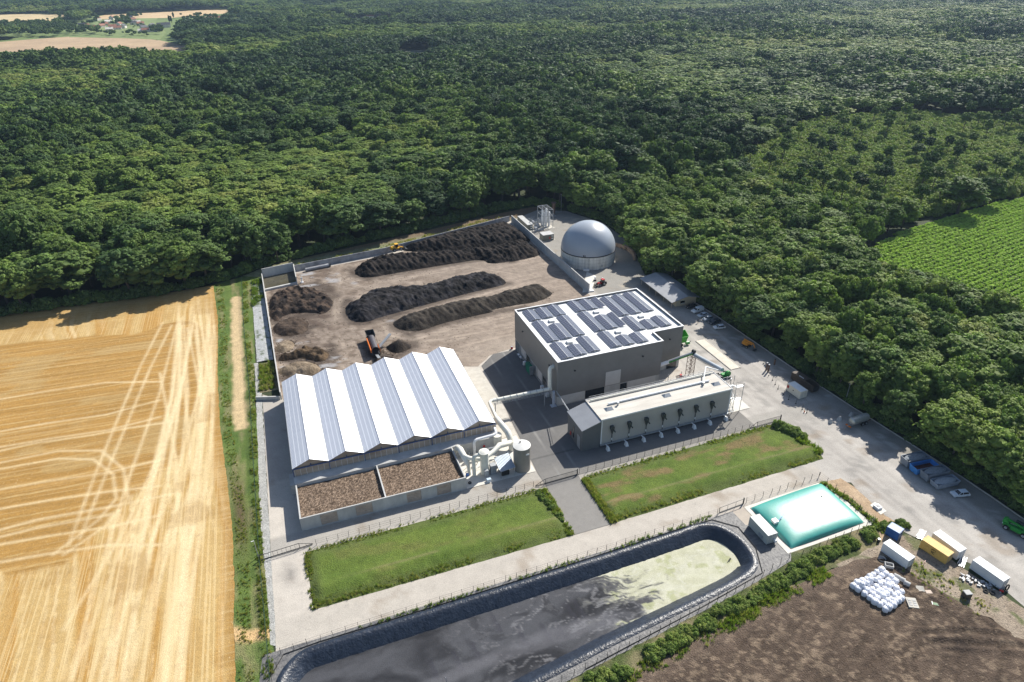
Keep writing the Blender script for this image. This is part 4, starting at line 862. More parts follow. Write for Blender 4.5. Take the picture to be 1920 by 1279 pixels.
b = MB(); b.tube([(47.9, 148.4, 5.7), (48.2, 146.4, 5.6), (48.7, 144.6, 5.2), (49.3, 142.8, 4.4), (49.5, 141.4, 3.2), (49.4, 140.2, 1.6), (49.4, 140.2, .2)], [.85, .85, .9, .9, .85, .8, .8], 16); autosmooth(b.build('elbow', m_cream, dB), 50)
b = MB(); b.cyl((46.2, 143.2, .2), (46.2, 143.2, 4.2), 1.35, n=18); autosmooth(b.build('fan_housing', m_cream, dB))
b = MB(); b.tube([(50.2, 141.6, 1.2), (51.6, 141.8, 1.2), (52.4, 142.2, 1.2)], .4, 10); b.tube([(51.2, 139.2, .8), (53, 139.4, .8)], .35, 10); b.build('branch', m_cream, dB)
dC = thing('scrubber', 'cream air scrubber tower with thick bent pipes between the woodchip beds and the tank', 'scrubber', (39.5, 133, 0))
b = MB(); b.cyl((39.4, 133.6, .2), (39.4, 133.6, 7.2), 1.15, n=24); autosmooth(b.build('tower', m_cream, dC))
b = MB(); b.cyl((39.4, 133.6, 7.2), (39.4, 133.6, 7.4), 1.4, n=24); b.cyl((39.4, 133.6, 7.4), (39.4, 133.6, 7.75), 1.3, .7, n=24); autosmooth(b.build('lid', m_cream, dC))
b = MB(); b.tube([(38.4, 133.7, 6.6), (37.3, 133.8, 6.6), (36.6, 133.7, 6.3), (36.4, 133.6, 5.5), (36.4, 133.5, .2)], .5, 12); autosmooth(b.build('down_pipe', m_cream, dC), 50)
b = MB(); b.tube([(40.2, 134, 5.2), (42.2, 135.1, 5.2), (43.4, 135.8, 5.4), (44.8, 136.8, 5.5), (47.2, 137.3, 5), (48.6, 138.6, 4.3), (49.2, 139.8, 3)], [.65, .65, .65, .85, .7, .6, .6], 14); autosmooth(b.build('inlet_pipe', m_cream, dC), 50)
b = MB(); b.tube([(38.6, 134.4, 4.4), (37.2, 135.2, 4.3), (36, 135.8, 4.4), (35.0, 136.8, 4.6), (34.5, 137.6, 4.8)], .6, 12); b.tube([(34.1, 141.6, 3.4), (34.2, 141.0, 4.6), (34.5, 139.6, 5.0), (34.7, 137.5, 4.6), (35.0, 136.2, 3.9), (35.3, 135.1, 2.6), (35.4, 134.4, .3)], [.8, .85, .85, .85, .8, .5, .4], 14); autosmooth(b.build('outlet_pipe', m_cream, dC), 50)
b = MB(); b.tube([(39.0, 141.6, .3), (39.0, 141.6, 4.4), (39.3, 141.7, 5.0), (40, 141.9, 5.2), (45.2, 142.2, 5.2), (45.8, 142.6, 5.4), (45.9, 144.4, 5.7)], .4, 10); autosmooth(b.build('return_pipe', m_white, dC), 50)
b = MB(); b.box(40.7, 42.3, 132.2, 133.6, .2, 3.0); b.build('control_cabinet', m_galv, dC)
b = MB(); b.box(38.8, 39.9, 131.7, 132.4, .2, 2.3)
for z in (1.5, 3, 4.5): b.bar((41, 138, z), (44.5, 138, z), .1)
for x in (41, 44.5, 36.5): b.bar((x, 138, .15), (x, 138, 4.5), .12)
b.tube([(41, 136.5, .4), (41.5, 135.5, 2.4), (43, 135, 2.6), (44, 134.8, .4)], .14, 8); b.tube([(42.5, 139.5, .4), (42.5, 139.5, 3), (45.5, 139.5, 3)], .18, 8); b.tube([(37.5, 137.5, .3), (37.5, 137.5, 3.2), (38.6, 137.8, 3.2), (38.6, 137.8, .4)], .16, 8); b.build('pipework', m_galv, dC)
b = MB(); b.cyl((42.1, 142.4, 1.8), (42.1, 142.55, 1.8), .38, n=12); b.build('hose_reel', m_red, dC)
b = MB(); b.cyl((34.6, 134.1, .2), (34.6, 134.1, .9), .4, n=10); b.build('pump', mat('blue_paint', (.03, .13, .42), None, 1, .4), dC)
sh = thing('pump_shelter', 'small ribbed roof on posts over a black pump left of the taupe tank', 'shelter', (44.4, 132, 0))
b = MB(); b.add([(42.5, 134.9, 3.5), (46.7, 134.9, 3.9), (46.7, 129.6, 3.1), (42.5, 129.6, 2.7), (42.5, 134.9, 3.38), (46.7, 134.9, 3.78), (46.7, 129.6, 2.98), (42.5, 129.6, 2.58)], [(3, 2, 1, 0), (4, 5, 6, 7), (0, 1, 5, 4), (1, 2, 6, 5), (2, 3, 7, 6), (3, 0, 4, 7)]); b.build('roof', mat('shed_sheet', (.30, .34, .40), (.24, .28, .33), .4, .4, metal=.3, rib='X', ribsc=.9), sh)
b = MB()
for x, y, z in ((42.7, 129.8, 2.6), (46.5, 129.8, 2.95), (42.7, 134.7, 3.4), (46.5, 134.7, 3.8)): b.box(x-.07, x+.07, y-.07, y+.07, .15, z)
b.build('post', m_galv, sh); b = MB(); b.bbox(43.2, 45.4, 130.6, 133.6, .2, 1.9, .2); b.build('pump_unit', m_black, sh)
t = thing('storage_box', 'small white box with pale lid standing on the slab before the scrubber', 'box', (39.3, 130.1, 0)); b = MB(); b.box(38.8, 39.9, 129.7, 130.5, .15, .75); b.build('body', m_white, t); b = MB(); b.bbox(38.75, 39.95, 129.65, 130.55, .75, .95, .06); b.build('lid', mat('pale_blue_lid', (.5, .6, .68), None, 1, .4), t)
# ---- gas dome
DC, DR, DW = (128.8, 256.4), 12.2, 6.0
dm = thing('gas_holder', 'blue-grey membrane dome on a round pale concrete tank beside the long wall', 'biogas dome', (*DC, 0))
def ringwall():
    m, nt, bb = nmat('tank_panels'); N = nt.nodes; L = nt.links; tc = N.new('ShaderNodeTexCoord')
    no = N.new('ShaderNodeTexNoise'); no.inputs['Scale'].default_value = .5; no.inputs['Detail'].default_value = 6; mp = N.new('ShaderNodeMapping'); mp.inputs['Scale'].default_value = (1, 1, .25); L.new(tc.outputs['Object'], mp.inputs[0]); L.new(mp.outputs[0], no.inputs[0])
    rp = N.new('ShaderNodeValToRGB'); rp.color_ramp.elements[0].position = .3; rp.color_ramp.elements[0].color = (.46, .46, .43, 1); rp.color_ramp.elements[1].position = .6; rp.color_ramp.elements[1].color = (.66, .65, .61, 1); L.new(no.outputs[0], rp.inputs[0]); L.new(rp.outputs[0], bb.inputs['Base Color']); bb.inputs['Roughness'].default_value = .7
    return m
b = MB(); n = 48
b.cyl((*DC, 0.05), (*DC, DW), DR, n=n); autosmooth(b.build('concrete_ring', ringwall(), dm))
b = MB()
for i in range(n):
    a = 2*math.pi*i/n; x, y = DC[0]+(DR+.02)*math.cos(a), DC[1]+(DR+.02)*math.sin(a); b.bar((x, y, .05), (x, y, DW-.1), .05)
for z in (1.5, 3.0, 4.5):
    for i in range(n):
        a, a2 = 2*math.pi*i/n, 2*math.pi*(i+1)/n; b.bar((DC[0]+(DR+.02)*math.cos(a), DC[1]+(DR+.02)*math.sin(a), z), (DC[0]+(DR+.02)*math.cos(a2), DC[1]+(DR+.02)*math.sin(a2), z), .04)
b.build('panel_joint', m_concd, dm)
b = MB(); b.cyl((*DC, DW-.15), (*DC, DW+.25), DR+.18, n=64); autosmooth(b.build('clamping_rail', m_dark, dm))
b = MB(); b.sph((*DC, DW+.25), DR+.02, .98, 72, 22, True); m_dome = mat('membrane', (.33, .365, .415), (.30, .335, .385), .1, .36, spec=.5); b.build('membrane', m_dome, dm, True)
b = MB(); a = math.radians(-118); dx, dy = math.cos(a), math.sin(a); x, y = DC[0]+(DR+.25)*dx, DC[1]+(DR+.25)*dy
for s_ in (-.9, .9): b.bar((x-s_*dy, y+s_*dx, .1), (x-s_*dy, y+s_*dx, DW), .1)
for k in range(12): b.bar((x-.9*dy, y+.9*dx, .4+k*.5), (x-.3*dy, y+.3*dx, .4+k*.5), .05)
b.build('ladder', m_galv, dm)
b = MB(); b.bar((x+1.3*dy+dx*.5, y-1.3*dx+dy*.5, .5), (x-1.3*dy+dx*.5, y+1.3*dx+dy*.5, .5), .8, .8); b.build('valve_box', m_white, dm)
b = MB(); a = math.radians(-85); b.cyl((DC[0]+DR*math.cos(a), DC[1]+DR*math.sin(a), 1.7), (DC[0]+(DR+.2)*math.cos(a), DC[1]+(DR+.2)*math.sin(a), 1.7), .5, n=14); b.build('manhole', m_galv, dm)
b = MB()
for da in (-125, -122): a = math.radians(da); x, y = DC[0]+(DR+.2)*math.cos(a), DC[1]+(DR+.2)*math.sin(a); b.cyl((x, y, DW+.2), (x, y, DW+1.1), .18, n=8)
b.build('pressure_valve', m_dark, dm)
# ---- long walls
def wall(name, label, a, b_, h, th, m, z0=0, parts=None):
    t = thing(name, label, 'wall', (a[0], a[1], 0)); L_ = math.hypot(b_[0]-a[0], b_[1]-a[1]); dx, dy = (b_[0]-a[0])/L_, (b_[1]-a[1])/L_
    b = MB(); n = max(1, int(L_/4)); 
    for i in range(n):
        p, q = i*L_/n, (i+1)*L_/n-.03
        c = [(a[0]+dx*p-dy*th/2, a[1]+dy*p+dx*th/2), (a[0]+dx*q-dy*th/2, a[1]+dy*q+dx*th/2), (a[0]+dx*q+dy*th/2, a[1]+dy*q-dx*th/2), (a[0]+dx*p+dy*th/2, a[1]+dy*p-dx*th/2)][::-1]
        b.prism(c, z0, h+.012*(i % 2))
    b.build('wall_panels', m, t); return t
w1 = wall('retaining_wall', 'long straight concrete wall between the compost heaps and the gas dome', (114.2, 224.6), (113.6, 316.2), 4.0, .35, m_conc)
b = MB(); b.profX([(224.4, .1), (224.6, 4.0), (224.6, .1)], 114.0, 114.4); b.add([(114.4, 224.7, .1), (116.6, 224.7, .1), (116.6, 227, .1), (114.4, 227, .1), (114.4, 224.7, .7), (116.6, 224.7, .5), (116.6, 227, .5), (114.4, 227, .7)], [(0, 3, 2, 1), (4, 5, 6, 7), (0, 1, 5, 4), (1, 2, 6, 5), (2, 3, 7, 6), (3, 0, 4, 7)]); b.build('footing', m_white, w1)
w2 = thing('retaining_wall', 'low stained concrete wall along the back of the compost yard in front of the forest', 'wall', (43, 298, 0))
for a, c in (((2.1, 292.6), (43.4, 298.3)), ((43.4, 298.3), (113.4, 318.4))):
    L_ = math.hypot(c[0]-a[0], c[1]-a[1]); dx, dy = (c[0]-a[0])/L_, (c[1]-a[1])/L_; b = MB(); n = int(L_/3)
    for i in range(n): p, q = i*L_/n, (i+1)*L_/n-.04; b.prism([(a[0]+dx*p, a[1]+dy*p), (a[0]+dx*q, a[1]+dy*q), (a[0]+dx*q-dy*.3, a[1]+dy*q+dx*.3), (a[0]+dx*p-dy*.3, a[1]+dy*p+dx*.3)], 0, 2.9+.02*(i % 2))
    b.build('wall_panels', m_concd, w2)
wall('retaining_wall', 'thin pale concrete wall along the left side of the compost yard', (-11.8, 290.0), (-9.85, 190.2), 2.6, .3, m_conc)
wall('retaining_wall', 'short concrete wall left of the greenhouse closing the planted pit', (-17.3, 192.3), (-10.1, 189.9), 1.3, .4, m_conc)
bs = thing('water_basin', 'square concrete basin with murky water in the far left corner of the yard', 'basin', (-5, 285, 0))
b = MB(); b.prism([(-11.6, 290.3), (1.7, 292.6), (1.7, 292.95), (-11.6, 290.65)], 0, 4.3); b.prism([(1.75, 278), (2.1, 278), (2.1, 292.9), (1.75, 292.9)], 0, 3.6); b.prism([(-11.3, 275.6), (2.1, 278), (2.0, 279), (-11.3, 276.6)], 0, .9); b.build('basin_wall', m_conc, bs)
b = MB(); b.prism([(-11.5, 276.7), (1.7, 279.1), (1.7, 292.5), (-11.5, 290.2)], .1, .35); b.build('murky_water', mat('murky', (.10, .09, .06), (.06, .055, .04), .3, .15, spec=.6), bs)
t = thing('pump_pipe', 'upright white pump pipe at the corner of the murky basin', 'pump', (4, 279, 0)); b = MB(); b.cyl((4, 279, 0), (4, 279, 2.2), .3, n=10); b.box(3.4, 4.6, 278.4, 279.6, .05, .4); b.build('body', m_white, t); b = MB(); b.cyl((4, 279, 2.2), (4, 279, 2.45), .5, n=10); b.build('cap', m_galv, t)
t = thing('culvert_pipe', 'dark corrugated pipe lying against the rear wall near the murky basin', 'pipe', (11, 291, 0)); b = MB(); b.cyl((6.5, 290.6, .9), (17, 292.3, .9), .75, n=14); autosmooth(b.build('pipe', m_concd, t)); b = MB(); b.cyl((17, 292.3, .9), (17.6, 292.4, .9), .9, n=14); b.build('collar', m_dark, t)
# ---- office
of = thing('site_office', 'low cream office with grey ribbed gable roof beside the parked cars', 'building', (144.5, 211, 0))
m_cr = mat('cream_wall', (.56, .48, .34), (.50, .42, .30), .4, .8)
b = MB(); b.box(140.3, 149.4, 200.4, 223.4, .05, 2.75); b.add([(140.3, 200.4, 2.75), (149.4, 200.4, 2.75), (145.0, 200.4, 3.95)], [(0, 1, 2)]); b.add([(140.3, 223.4, 2.75), (149.4, 223.4, 2.75), (145.0, 223.4, 3.95)], [(2, 1, 0)]); b.build('wall', m_cr, of)
m_or = mat('grey_sheet_roof', (.34, .35, .37), (.27, .28, .30), .3, .5, rib='Y', ribsc=.55)
b = MB(); b.profY([(137.6, 2.55), (144.9, 4.1), (144.9, 4.25), (137.6, 2.7)][::-1], 199.4, 224.4); b.build('roof', m_or, of)
b = MB(); b.profY([(144.9, 4.1), (150.4, 2.75), (150.4, 2.9), (144.9, 4.25)][::-1], 199.4, 224.4); b.build('roof', m_or, of)
for y0, y1 in ((206.5, 208.5), (212, 215), (218, 221)):
    b = MB(); b.box(140.2, 140.29, y0, y1, .9, 2.2); b.build('window', m_glass, of)
b = MB(); b.box(142.2, 144.2, 200.3, 200.39, 1.1, 2.2); f_ = b.build('window', m_glass, of); b = MB(); b.box(142.1, 144.3, 200.26, 200.3, 1.0, 1.1); b.box(142.1, 144.3, 200.26, 200.3, 2.2, 2.3); b.build('frame', m_white, f_)
for y in (200.0, 206, 212, 217, 223.4):
    b = MB(); b.box(138.0, 138.2, y, y+.2, .05, 2.62); b.build('porch_post', m_wood, of)
b = MB(); b.box(140.2, 140.29, 203, 204.2, .05, 2.1); b.build('door', m_dark, of)
# ---- gas equipment behind the wall
m_ec = mat('grey_green_container', (.16, .165, .14), (.13, .135, .115), .4, .6)
def eqbox(label, x0, x1, y0, y1, h, sign=False):
    t = thing('equipment_container', label, 'container', (x0, y0, 0)); b = MB(); b.box(x0, x1, y0, y1, .15, h); b.build('body', m_ec, t)
    b = MB(); b.bbox(x0-.1, x1+.1, y0-.1, y1+.1, h, h+.15, .08); b.build('roof', m_conc, t)
    b = MB(); b.box(x1-1.2, x1-.4, y0-.05, y0-.005, h*.65, h*.8); b.box(x1-1.2, x1-.4, y0-.05, y0-.005, h*.25, h*.4); b.build('louvre', m_white, t)
    if sign: b = MB(); b.box(x1-2.4, x1-1.9, y0-.12, y0-.005, .9, 1.9); b.build('extinguisher_box', m_red, t)
eqbox('long grey-green equipment container close behind the concrete wall', 117.0, 119.8, 301.8, 316.5, 2.9)
eqbox('squat grey-green equipment container with red box, nearest to the gas dome', 118.6, 124.3, 285.0, 289.6, 3.0, True)
pf = thing('pipe_rack', 'tall galvanised pipe rack full of columns behind the gas equipment container', 'pipe rack', (128, 304, 0))
b = MB()
for x in (125.4, 128, 130.6):
    for y in (301, 309): b.bar((x, y, .1), (x, y, 9.6), .22)
for z in (3.2, 6.4, 9.6):
    for y in (301, 309): b.bar((125.4, y, z), (130.6, y, z), .16)
    for x in (125.4, 128, 130.6): b.bar((x, 301, z), (x, 309, z), .16)
for k in range(6): b.bar((125.4, 301+k*1.6, 9.75), (130.6, 301+k*1.6, 9.75), .12)
b.build('frame', m_galv, pf)
for i, (x, y, r, h) in enumerate(((126.3, 303, .5, 8), (127.6, 303, .5, 8.6), (129.4, 303.4, .6, 7.6), (126.8, 306, .55, 8), (129.2, 306.5, .55, 8.4))):
    b = MB(); b.cyl((x, y, .3), (x, y, h), r, n=12); b.sph((x, y, h), r, .6, 12, 4, True); autosmooth(b.build('column', m_white, pf), 50)
pw = thing('gas_pipework', 'tangle of pale pipes and vessels between long grey-green container and pipe rack', 'pipework', (122.5, 305, 0))
b = MB(); R_ = random.Random(3)
for k in range(26):
    x, y = R_.uniform(120.6, 125), R_.uniform(299.6, 315); h = R_.uniform(.8, 2.6); x2, y2 = x+R_.uniform(-2, 2), y+R_.uniform(-2, 2)
    b.tube([(x, y, .1), (x, y, h), (x2, y, h), (x2, y2, h), (x2, y2, .1)], R_.choice((.1, .14, .2)), 6)
b.build('pipes', m_galv, pw)
for k in range(5):
    b = MB(); x, y = 121.5+(k % 2)*2.2, 301+k*3; b.cyl((x, y, .8), (x+.1, y+2.4, .8), .6, n=12); b.box(x-.5, x+.5, y+.3, y+.6, .1, .6); b.box(x-.5, x+.5, y+1.7, y+2, .1, .6); b.build('vessel', m_white, pw)
fl = thing('gas_flare', 'rusty brown gas flare stack with flared rim at the forest edge', 'flare', (138, 317.5, 0))
b = MB(); b.cyl((138, 317.5, 1.5), (138, 317.5, 6.6), .75, .95, n=16, caps=False); b.cyl((138, 317.5, 6.6), (138, 317.5, 7.4), .95, 1.5, n=16, caps=False); autosmooth(b.build('stack', bpy.data.materials['rusty_steel'], fl))
b = MB(); b.cyl((138, 317.5, .1), (138, 317.5, 1.5), .4, n=10); b.box(136.8, 139.2, 316.3, 318.7, .05, .3); b.bar((137.2, 317, .2), (137.2, 317, 3), .1); b.build('base', m_galv, fl)
# stone retaining wall behind dome
sw = thing('stone_wall', 'curved dry-stone retaining wall behind the gas dome at the forest edge', 'wall', (148, 258, 0)); b = MB(); R_ = random.Random(5)
for k in range(150):
    t_ = R_.random(); x = 141.5+9*t_-2.5*(2*t_-1)**2-1.5*(t_ < .3); 
    ang = math.radians(-35+80*t_); x, y = 133.8+17*math.cos(ang), 257+18*math.sin(ang); z = R_.uniform(.0, 1.8); s_ = R_.uniform(.35, .7)
    n0 = len(b.v); b.bbox(x-s_, x+s_, y-s_, y+s_, z, z+s_, s_*.3); b.rot(R_.uniform(0, 3), (x, y), n0)
b.build('stones', mat('field_stone', (.40, .30, .22), (.22, .16, .12), .6, .9), sw)
# ================================================================ COMPOST HEAPS
def vheap(name): return vmat(name, .95, (.9, .25), (4.5, .45), bump=1.0, bsc=2.6)
m_heap = vheap('heap_matter')
def heap(label, near, far, h, c1, c2, slope=.75, rough=1.0, seed=0, res=.5, crest=None, name='compost_heap', furrow=0, zf=None):
    """near: photo pixels of the foot facing us (z=0); far: pixels of the skyline (height ~.6h), pushed back to find the far foot"""
    zf = h*.6 if zf is None else zf
    pl = [P(*q) for q in near]+[(P(q[0], q[1], zf)[0]+.3, P(q[0], q[1], zf)[1]+zf*.9) for q in far]
    pl = chaikin(pl, 1)
    def hf(X, Y):
        d = dline(X, Y, pl, True)
        q_ = d*slope; k = q_/(1+(q_/h)**4)**.25
        n = fbm(X*.5, Y*.5, seed, 5)-.5; n2 = fbm(X*1.9, Y*1.9, seed+3, 3)-.5
        e = sstep(0, 1.4, d)
        fr = furrow*(np.abs(((X*.95+Y*.3+2*fbm(X*.2, Y*.2, seed+8))*.42) % 1-.5)-.25)*2*e*sstep(h*.2, h*.7, k) if furrow else 0
        return -.12+k+e*(n*1.9*rough+n2*.8*rough)+fr
    def cf(X, Y): n = fbm(X*.45, Y*.5, seed+5, 5); c = mix(c1, c2, sstep(.35, .7, n)); return c*(1+(RNG.random(len(X))-.5)[:, None]*.35)
    o = gsheet(name, pl, .08, m_heap, res, cf, hf, kind=None)
    return tag(o, label, 'compost heap', 'heaps in the compost yard')
q1 = lambda *pts: [(480+x*.26578, 380+y*.26578) for x, y in pts]
q2 = lambda *pts: [(920+x*.21893, 360+y*.21893) for x, y in pts]
BK = ((.010, .008, .0075), (.029, .023, .020)); BR = ((.045, .032, .024), (.085, .062, .046)); TN = ((.15, .115, .08), (.24, .19, .135)); GY = ((.021, .017, .014), (.050, .042, .034))
heap('long tall black compost windrow against the rear wall, furthest from the greenhouse', q1((1000, 330), (1080, 350), (1300, 350), (1500, 335), (1806, 300))+q2((100, 470), (250, 450), (360, 430)), q2((300, 330), (170, 250), (20, 262))+q1((1700, 145), (1500, 175), (1300, 222), (1120, 275)), 4.6, *BK, seed=301, furrow=.5, rough=1.1)
heap('long black ridged windrow in front of the tall rear one, ending at the long wall', q1((688, 470), (705, 520), (790, 535), (960, 505), (1200, 462), (1400, 432), (1590, 400), (1650, 438), (1806, 415))+q2((100, 610), (250, 590), (420, 548)), q2((440, 500), (330, 400), (100, 425))+q1((1700, 300), (1300, 345), (1100, 350), (900, 365), (770, 400)), 3.8, *BK, seed=302, furrow=.7, rough=1.2)
heap('wide black compost windrow with bluish patches in the middle of the yard', q1((622, 735), (632, 800), (680, 845), (780, 848), (900, 805), (1100, 752), (1300, 695), (1500, 642), (1680, 600), (1775, 575)), q1((1760, 520), (1690, 492), (1590, 485), (1450, 505), (1300, 548), (1180, 580), (920, 588), (800, 605), (680, 690)), 4.0, (.011, .010, .0105), (.034, .032, .036), seed=303, rough=1.25)
heap('smooth dark grey windrow nearest to the grey hall', q1((955, 850), (985, 892), (1080, 912), (1180, 905), (1300, 858), (1500, 812), (1700, 768))+q2((0, 1015), (200, 975), (380, 950), (480, 915), (540, 870)), q2((520, 830), (450, 780), (370, 782), (200, 820), (60, 850))+q1((1700, 645), (1500, 672), (1300, 712), (1130, 760), (1010, 800)), 3.6, *GY, seed=304, rough=.6, furrow=.3, slope=.75)
heap('rough dark brown heap with a black hollow beside the murky basin', q1((85, 790), (150, 855), (200, 790), (390, 775), (480, 795), (540, 740), (545, 680)), q1((430, 610), (300, 585), (200, 610), (90, 640)), 2.2, (.02, .015, .013), (.075, .052, .038), seed=305, rough=1.6, slope=1.0)
heap('rounded reddish brown mound against the left wall', q1((115, 905), (150, 935), (220, 948), (330, 930), (380, 880)), q1((350, 820), (250, 800), (150, 840), (112, 860)), 2.0, *BR, seed=306, rough=.7, slope=.8)
heap('small smooth tan mound against the left wall', q1((130, 1040), (150, 1062), (220, 1062), (280, 1020)), q1((262, 975), (200, 965), (140, 995)), 1.5, *TN, seed=307, rough=.4, res=.4)
heap('shaggy dark brown heap between two tan mounds', q1((150, 1098), (165, 1125), (250, 1115), (330, 1100), (440, 1130), (500, 1110), (525, 1065)), q1((480, 1030), (400, 1015), (300, 1030), (200, 1060)), 2.0, (.04, .028, .018), (.11, .075, .045), seed=308, rough=1.6, slope=1.0)
heap('large tan mound nearest to the left corner of the greenhouse', q1((150, 1180), (168, 1225), (250, 1230), (400, 1225), (465, 1185)), q1((440, 1140), (350, 1108), (270, 1115), (170, 1155)), 2.3, *TN, seed=309, rough=.5, res=.4)
tq = lambda *pts: [(660+x*.07292, 600+y*.07292) for x, y in pts]
heap('cone-shaped black pile under the side conveyor of the orange screen', tq((850, 700), (920, 790), (1060, 860), (1180, 862), (1300, 835), (1440, 780), (1550, 690)), tq((1460, 560), (1300, 490), (1140, 480), (960, 600)), 3.0, (.022, .018, .016), (.05, .04, .032), seed=310, rough=.25, slope=.95, res=.35)
heap('low grey-brown ridge of dirt between the orange screen and the greenhouse', tq((500, 1100), (700, 1110), (900, 1050), (1190, 1020)), tq((1050, 920), (900, 870), (740, 860), (640, 940)), 1.3, (.07, .055, .045), (.12, .10, .085), seed=311, rough=.5, res=.4)
heap('small crumbly brown spill beside the orange screen', tq((380, 850), (520, 900), (840, 850)), tq((800, 800), (560, 790), (420, 810)), .7, *BR, seed=312, rough=.8, res=.35)
# ================================================================ VEHICLES AND MACHINES
def wheel(par, x, y, r=.33, w=.22, name='wheel'):
    s_ = 1 if y > 0 else -1
    b = MB(); b.cyl((x, y-s_*w/2, r), (x, y+s_*w/2, r), r, n=16); o = b.build(name, m_black, par); autosmooth(o)
    b = MB(); b.cyl((x, y+s_*(w/2), r), (x, y+s_*(w/2+.015), r), r*.6, n=12); b.build('rim', m_galv, o); return o
def car(label, cat, paint, L_=4.4, W_=1.8, H_=1.5, kind='hatch', name='parked_car', group=None):
    """front towards -X"""
    t = thing(name, label, cat, (0, 0, 0), group); a = L_/2; w = W_/2; hb = H_*.6
    if kind == 'van': prof = [(-a, .35), (-a, .75), (-a+.15, 1.0), (-a+1.0, 1.15), (-a+1.7, H_*.93), (-a+2.1, H_), (a-.2, H_), (a, H_*.9), (a, .35)]; sp = None
    else:
        prof = [(-a, .3), (-a, .62), (-a+.12, .78), (-a+1.1, hb), (a-.5, hb+.05), (a-.05, hb), (a, .7), (a, .3)]
    b = MB(); n = len(prof); ins = lambda z: w-(.0 if z < .9 else .10 if z < H_*.8 else .2)
    vs = [(p[0], -ins(p[1]), p[1]) for p in prof]+[(p[0], ins(p[1]), p[1]) for p in prof]
    b.add(vs, [tuple(range(n)), tuple(range(2*n-1, n-1, -1))]+[((i+1) % n, i, n+i, n+(i+1) % n) for i in range(n)]); b.build('body', paint, t)
    if kind != 'van':
        rb = a-.75 if kind == 'sedan' else a-.25
        cp = [(-a+1.05, hb-.02), (-a+1.75, H_-.06), (rb-.35, H_-.06), (rb, hb-.0)]
        b = MB(); k = .22; vs = [(p[0], -(w-.06 if p[1] < H_*.8 else w-k), p[1]) for p in cp]+[(p[0], (w-.06 if p[1] < H_*.8 else w-k), p[1]) for p in cp]
        b.add(vs, [(0, 1, 2, 3)[::-1], (4, 5, 6, 7), (0, 1, 5, 4), (1, 2, 6, 5), (2, 3, 7, 6)]); b.build('windows', m_glass, t)
        b = MB(); b.add([(-a+1.72, -(w-k-.01), H_-.05), (rb-.32, -(w-k-.01), H_-.05), (rb-.32, w-k-.01, H_-.05), (-a+1.72, w-k-.01, H_-.05), (-a+1.85, -(w-k-.1), H_), (rb-.45, -(w-k-.1), H_), (rb-.45, w-k-.1, H_), (-a+1.85, w-k-.1, H_)], [(4, 5, 6, 7), (0, 1, 5, 4), (1, 2, 6, 5), (2, 3, 7, 6), (3, 0, 4, 7)]); b.build('roof', paint, t)
        b = MB()
        for s_ in (-1, 1):
            b.bar((-a+1.08, s_*(w-.07), hb), (-a+1.78, s_*(w-k), H_-.05), .06); b.bar((rb-.02, s_*(w-.07), hb), (rb-.36, s_*(w-k), H_-.05), .08); b.bar((.15, s_*(w-.05), hb), (.1, s_*(w-k+.01), H_-.05), .07)
        b.build('pillars', paint, t)
    else:
        b = MB(); b.add([(-a+1.08, -w+.14, 1.2), (-a+1.08, w-.14, 1.2), (-a+1.66, w-.2, H_*.92), (-a+1.66, -w+.2, H_*.92)], [(0, 3, 2, 1)])
        for v in range(4): x, y, z = b.v[v]; b.v[v] = (x-.03, y, z+.03)
        b.build('windscreen', m_glass, t)
        for s_ in (-1, 1):
            b = MB(); b.add([(-a+1.3, s_*(w-.075), 1.15), (-a+2.4, s_*(w-.075), 1.15), (-a+2.4, s_*(w-.165), H_*.86), (-a+1.85, s_*(w-.165), H_*.86)], [(0, 1, 2, 3) if s_ < 0 else (3, 2, 1, 0)]); b.build('side_window', m_glass, t)
    for x in (-a+.8, a-.8):
        for y in (-w+.12, w-.12): wheel(t, x, y)
    for s_ in (-1, 1):
        b = MB(); b.box(-a-.02, -a+.12, s_*(w-.3)-.18, s_*(w-.3)+.18, .62, .76); b.build('headlight', m_white, t)
        b = MB(); b.box(a-.08, a+.02, s_*(w-.2)-.12, s_*(w-.2)+.12, .7, .9); b.build('tail_light', m_red, t)
        b = MB(); b.box(-a+1.35, -a+1.5, s_*(w+.08)-.09, s_*(w+.08)+.09, hb-.02, hb+.14); b.build('mirror', paint, t)
    return t
def paint(name, c, r=.25): return mat(name, c, tuple(v*.95 for v in c), .5, r, spec=.6)
p_black = paint('black_car_paint', (.025, .028, .035)); p_white = paint('white_car_paint', (.75, .77, .80)); p_silver = paint('silver_car_paint', (.42, .47, .53)); p_navy = paint('navy_car_paint', (.05, .06, .08)); p_pale = paint('pale_car_paint', (.62, .68, .74))
gp = 'cars parked in a row beside the office'
place(car('dark estate car, closest to the cream office', 'car', p_black, 4.6, 1.8, 1.45, group=gp), 145.6, 197.8, .05, 6)
place(car('white panel van in the row of parked cars', 'van', p_white, 4.9, 1.95, 2.0, 'van', 'parked_van', gp), 145.7, 193.6, .05, 8)
place(car('pale blue-white saloon car parked right after the white van', 'car', p_pale, 4.5, 1.8, 1.4, 'sedan', group=gp), 145.6, 189.7, .05, 6)
place(car('silver hatchback between the pale saloon and the dark car', 'car', p_silver, 4.3, 1.78, 1.48, group=gp), 145.6, 186.5, .05, 7)
place(car('dark grey estate with a silver bonnet, fifth in the row from the office', 'car', p_navy, 4.7, 1.85, 1.6, group=gp), 146.4, 183.4, .05, 7)
place(car('white car at the near end of the parked row', 'car', p_white, 4.3, 1.8, 1.5, group=gp), 145.5, 179.2, .05, -8)
place(car('pale silver car standing alone past the row of skips', 'car', p_pale, 4.3, 1.8, 1.5), 149.6, 82.4, .05, -14)
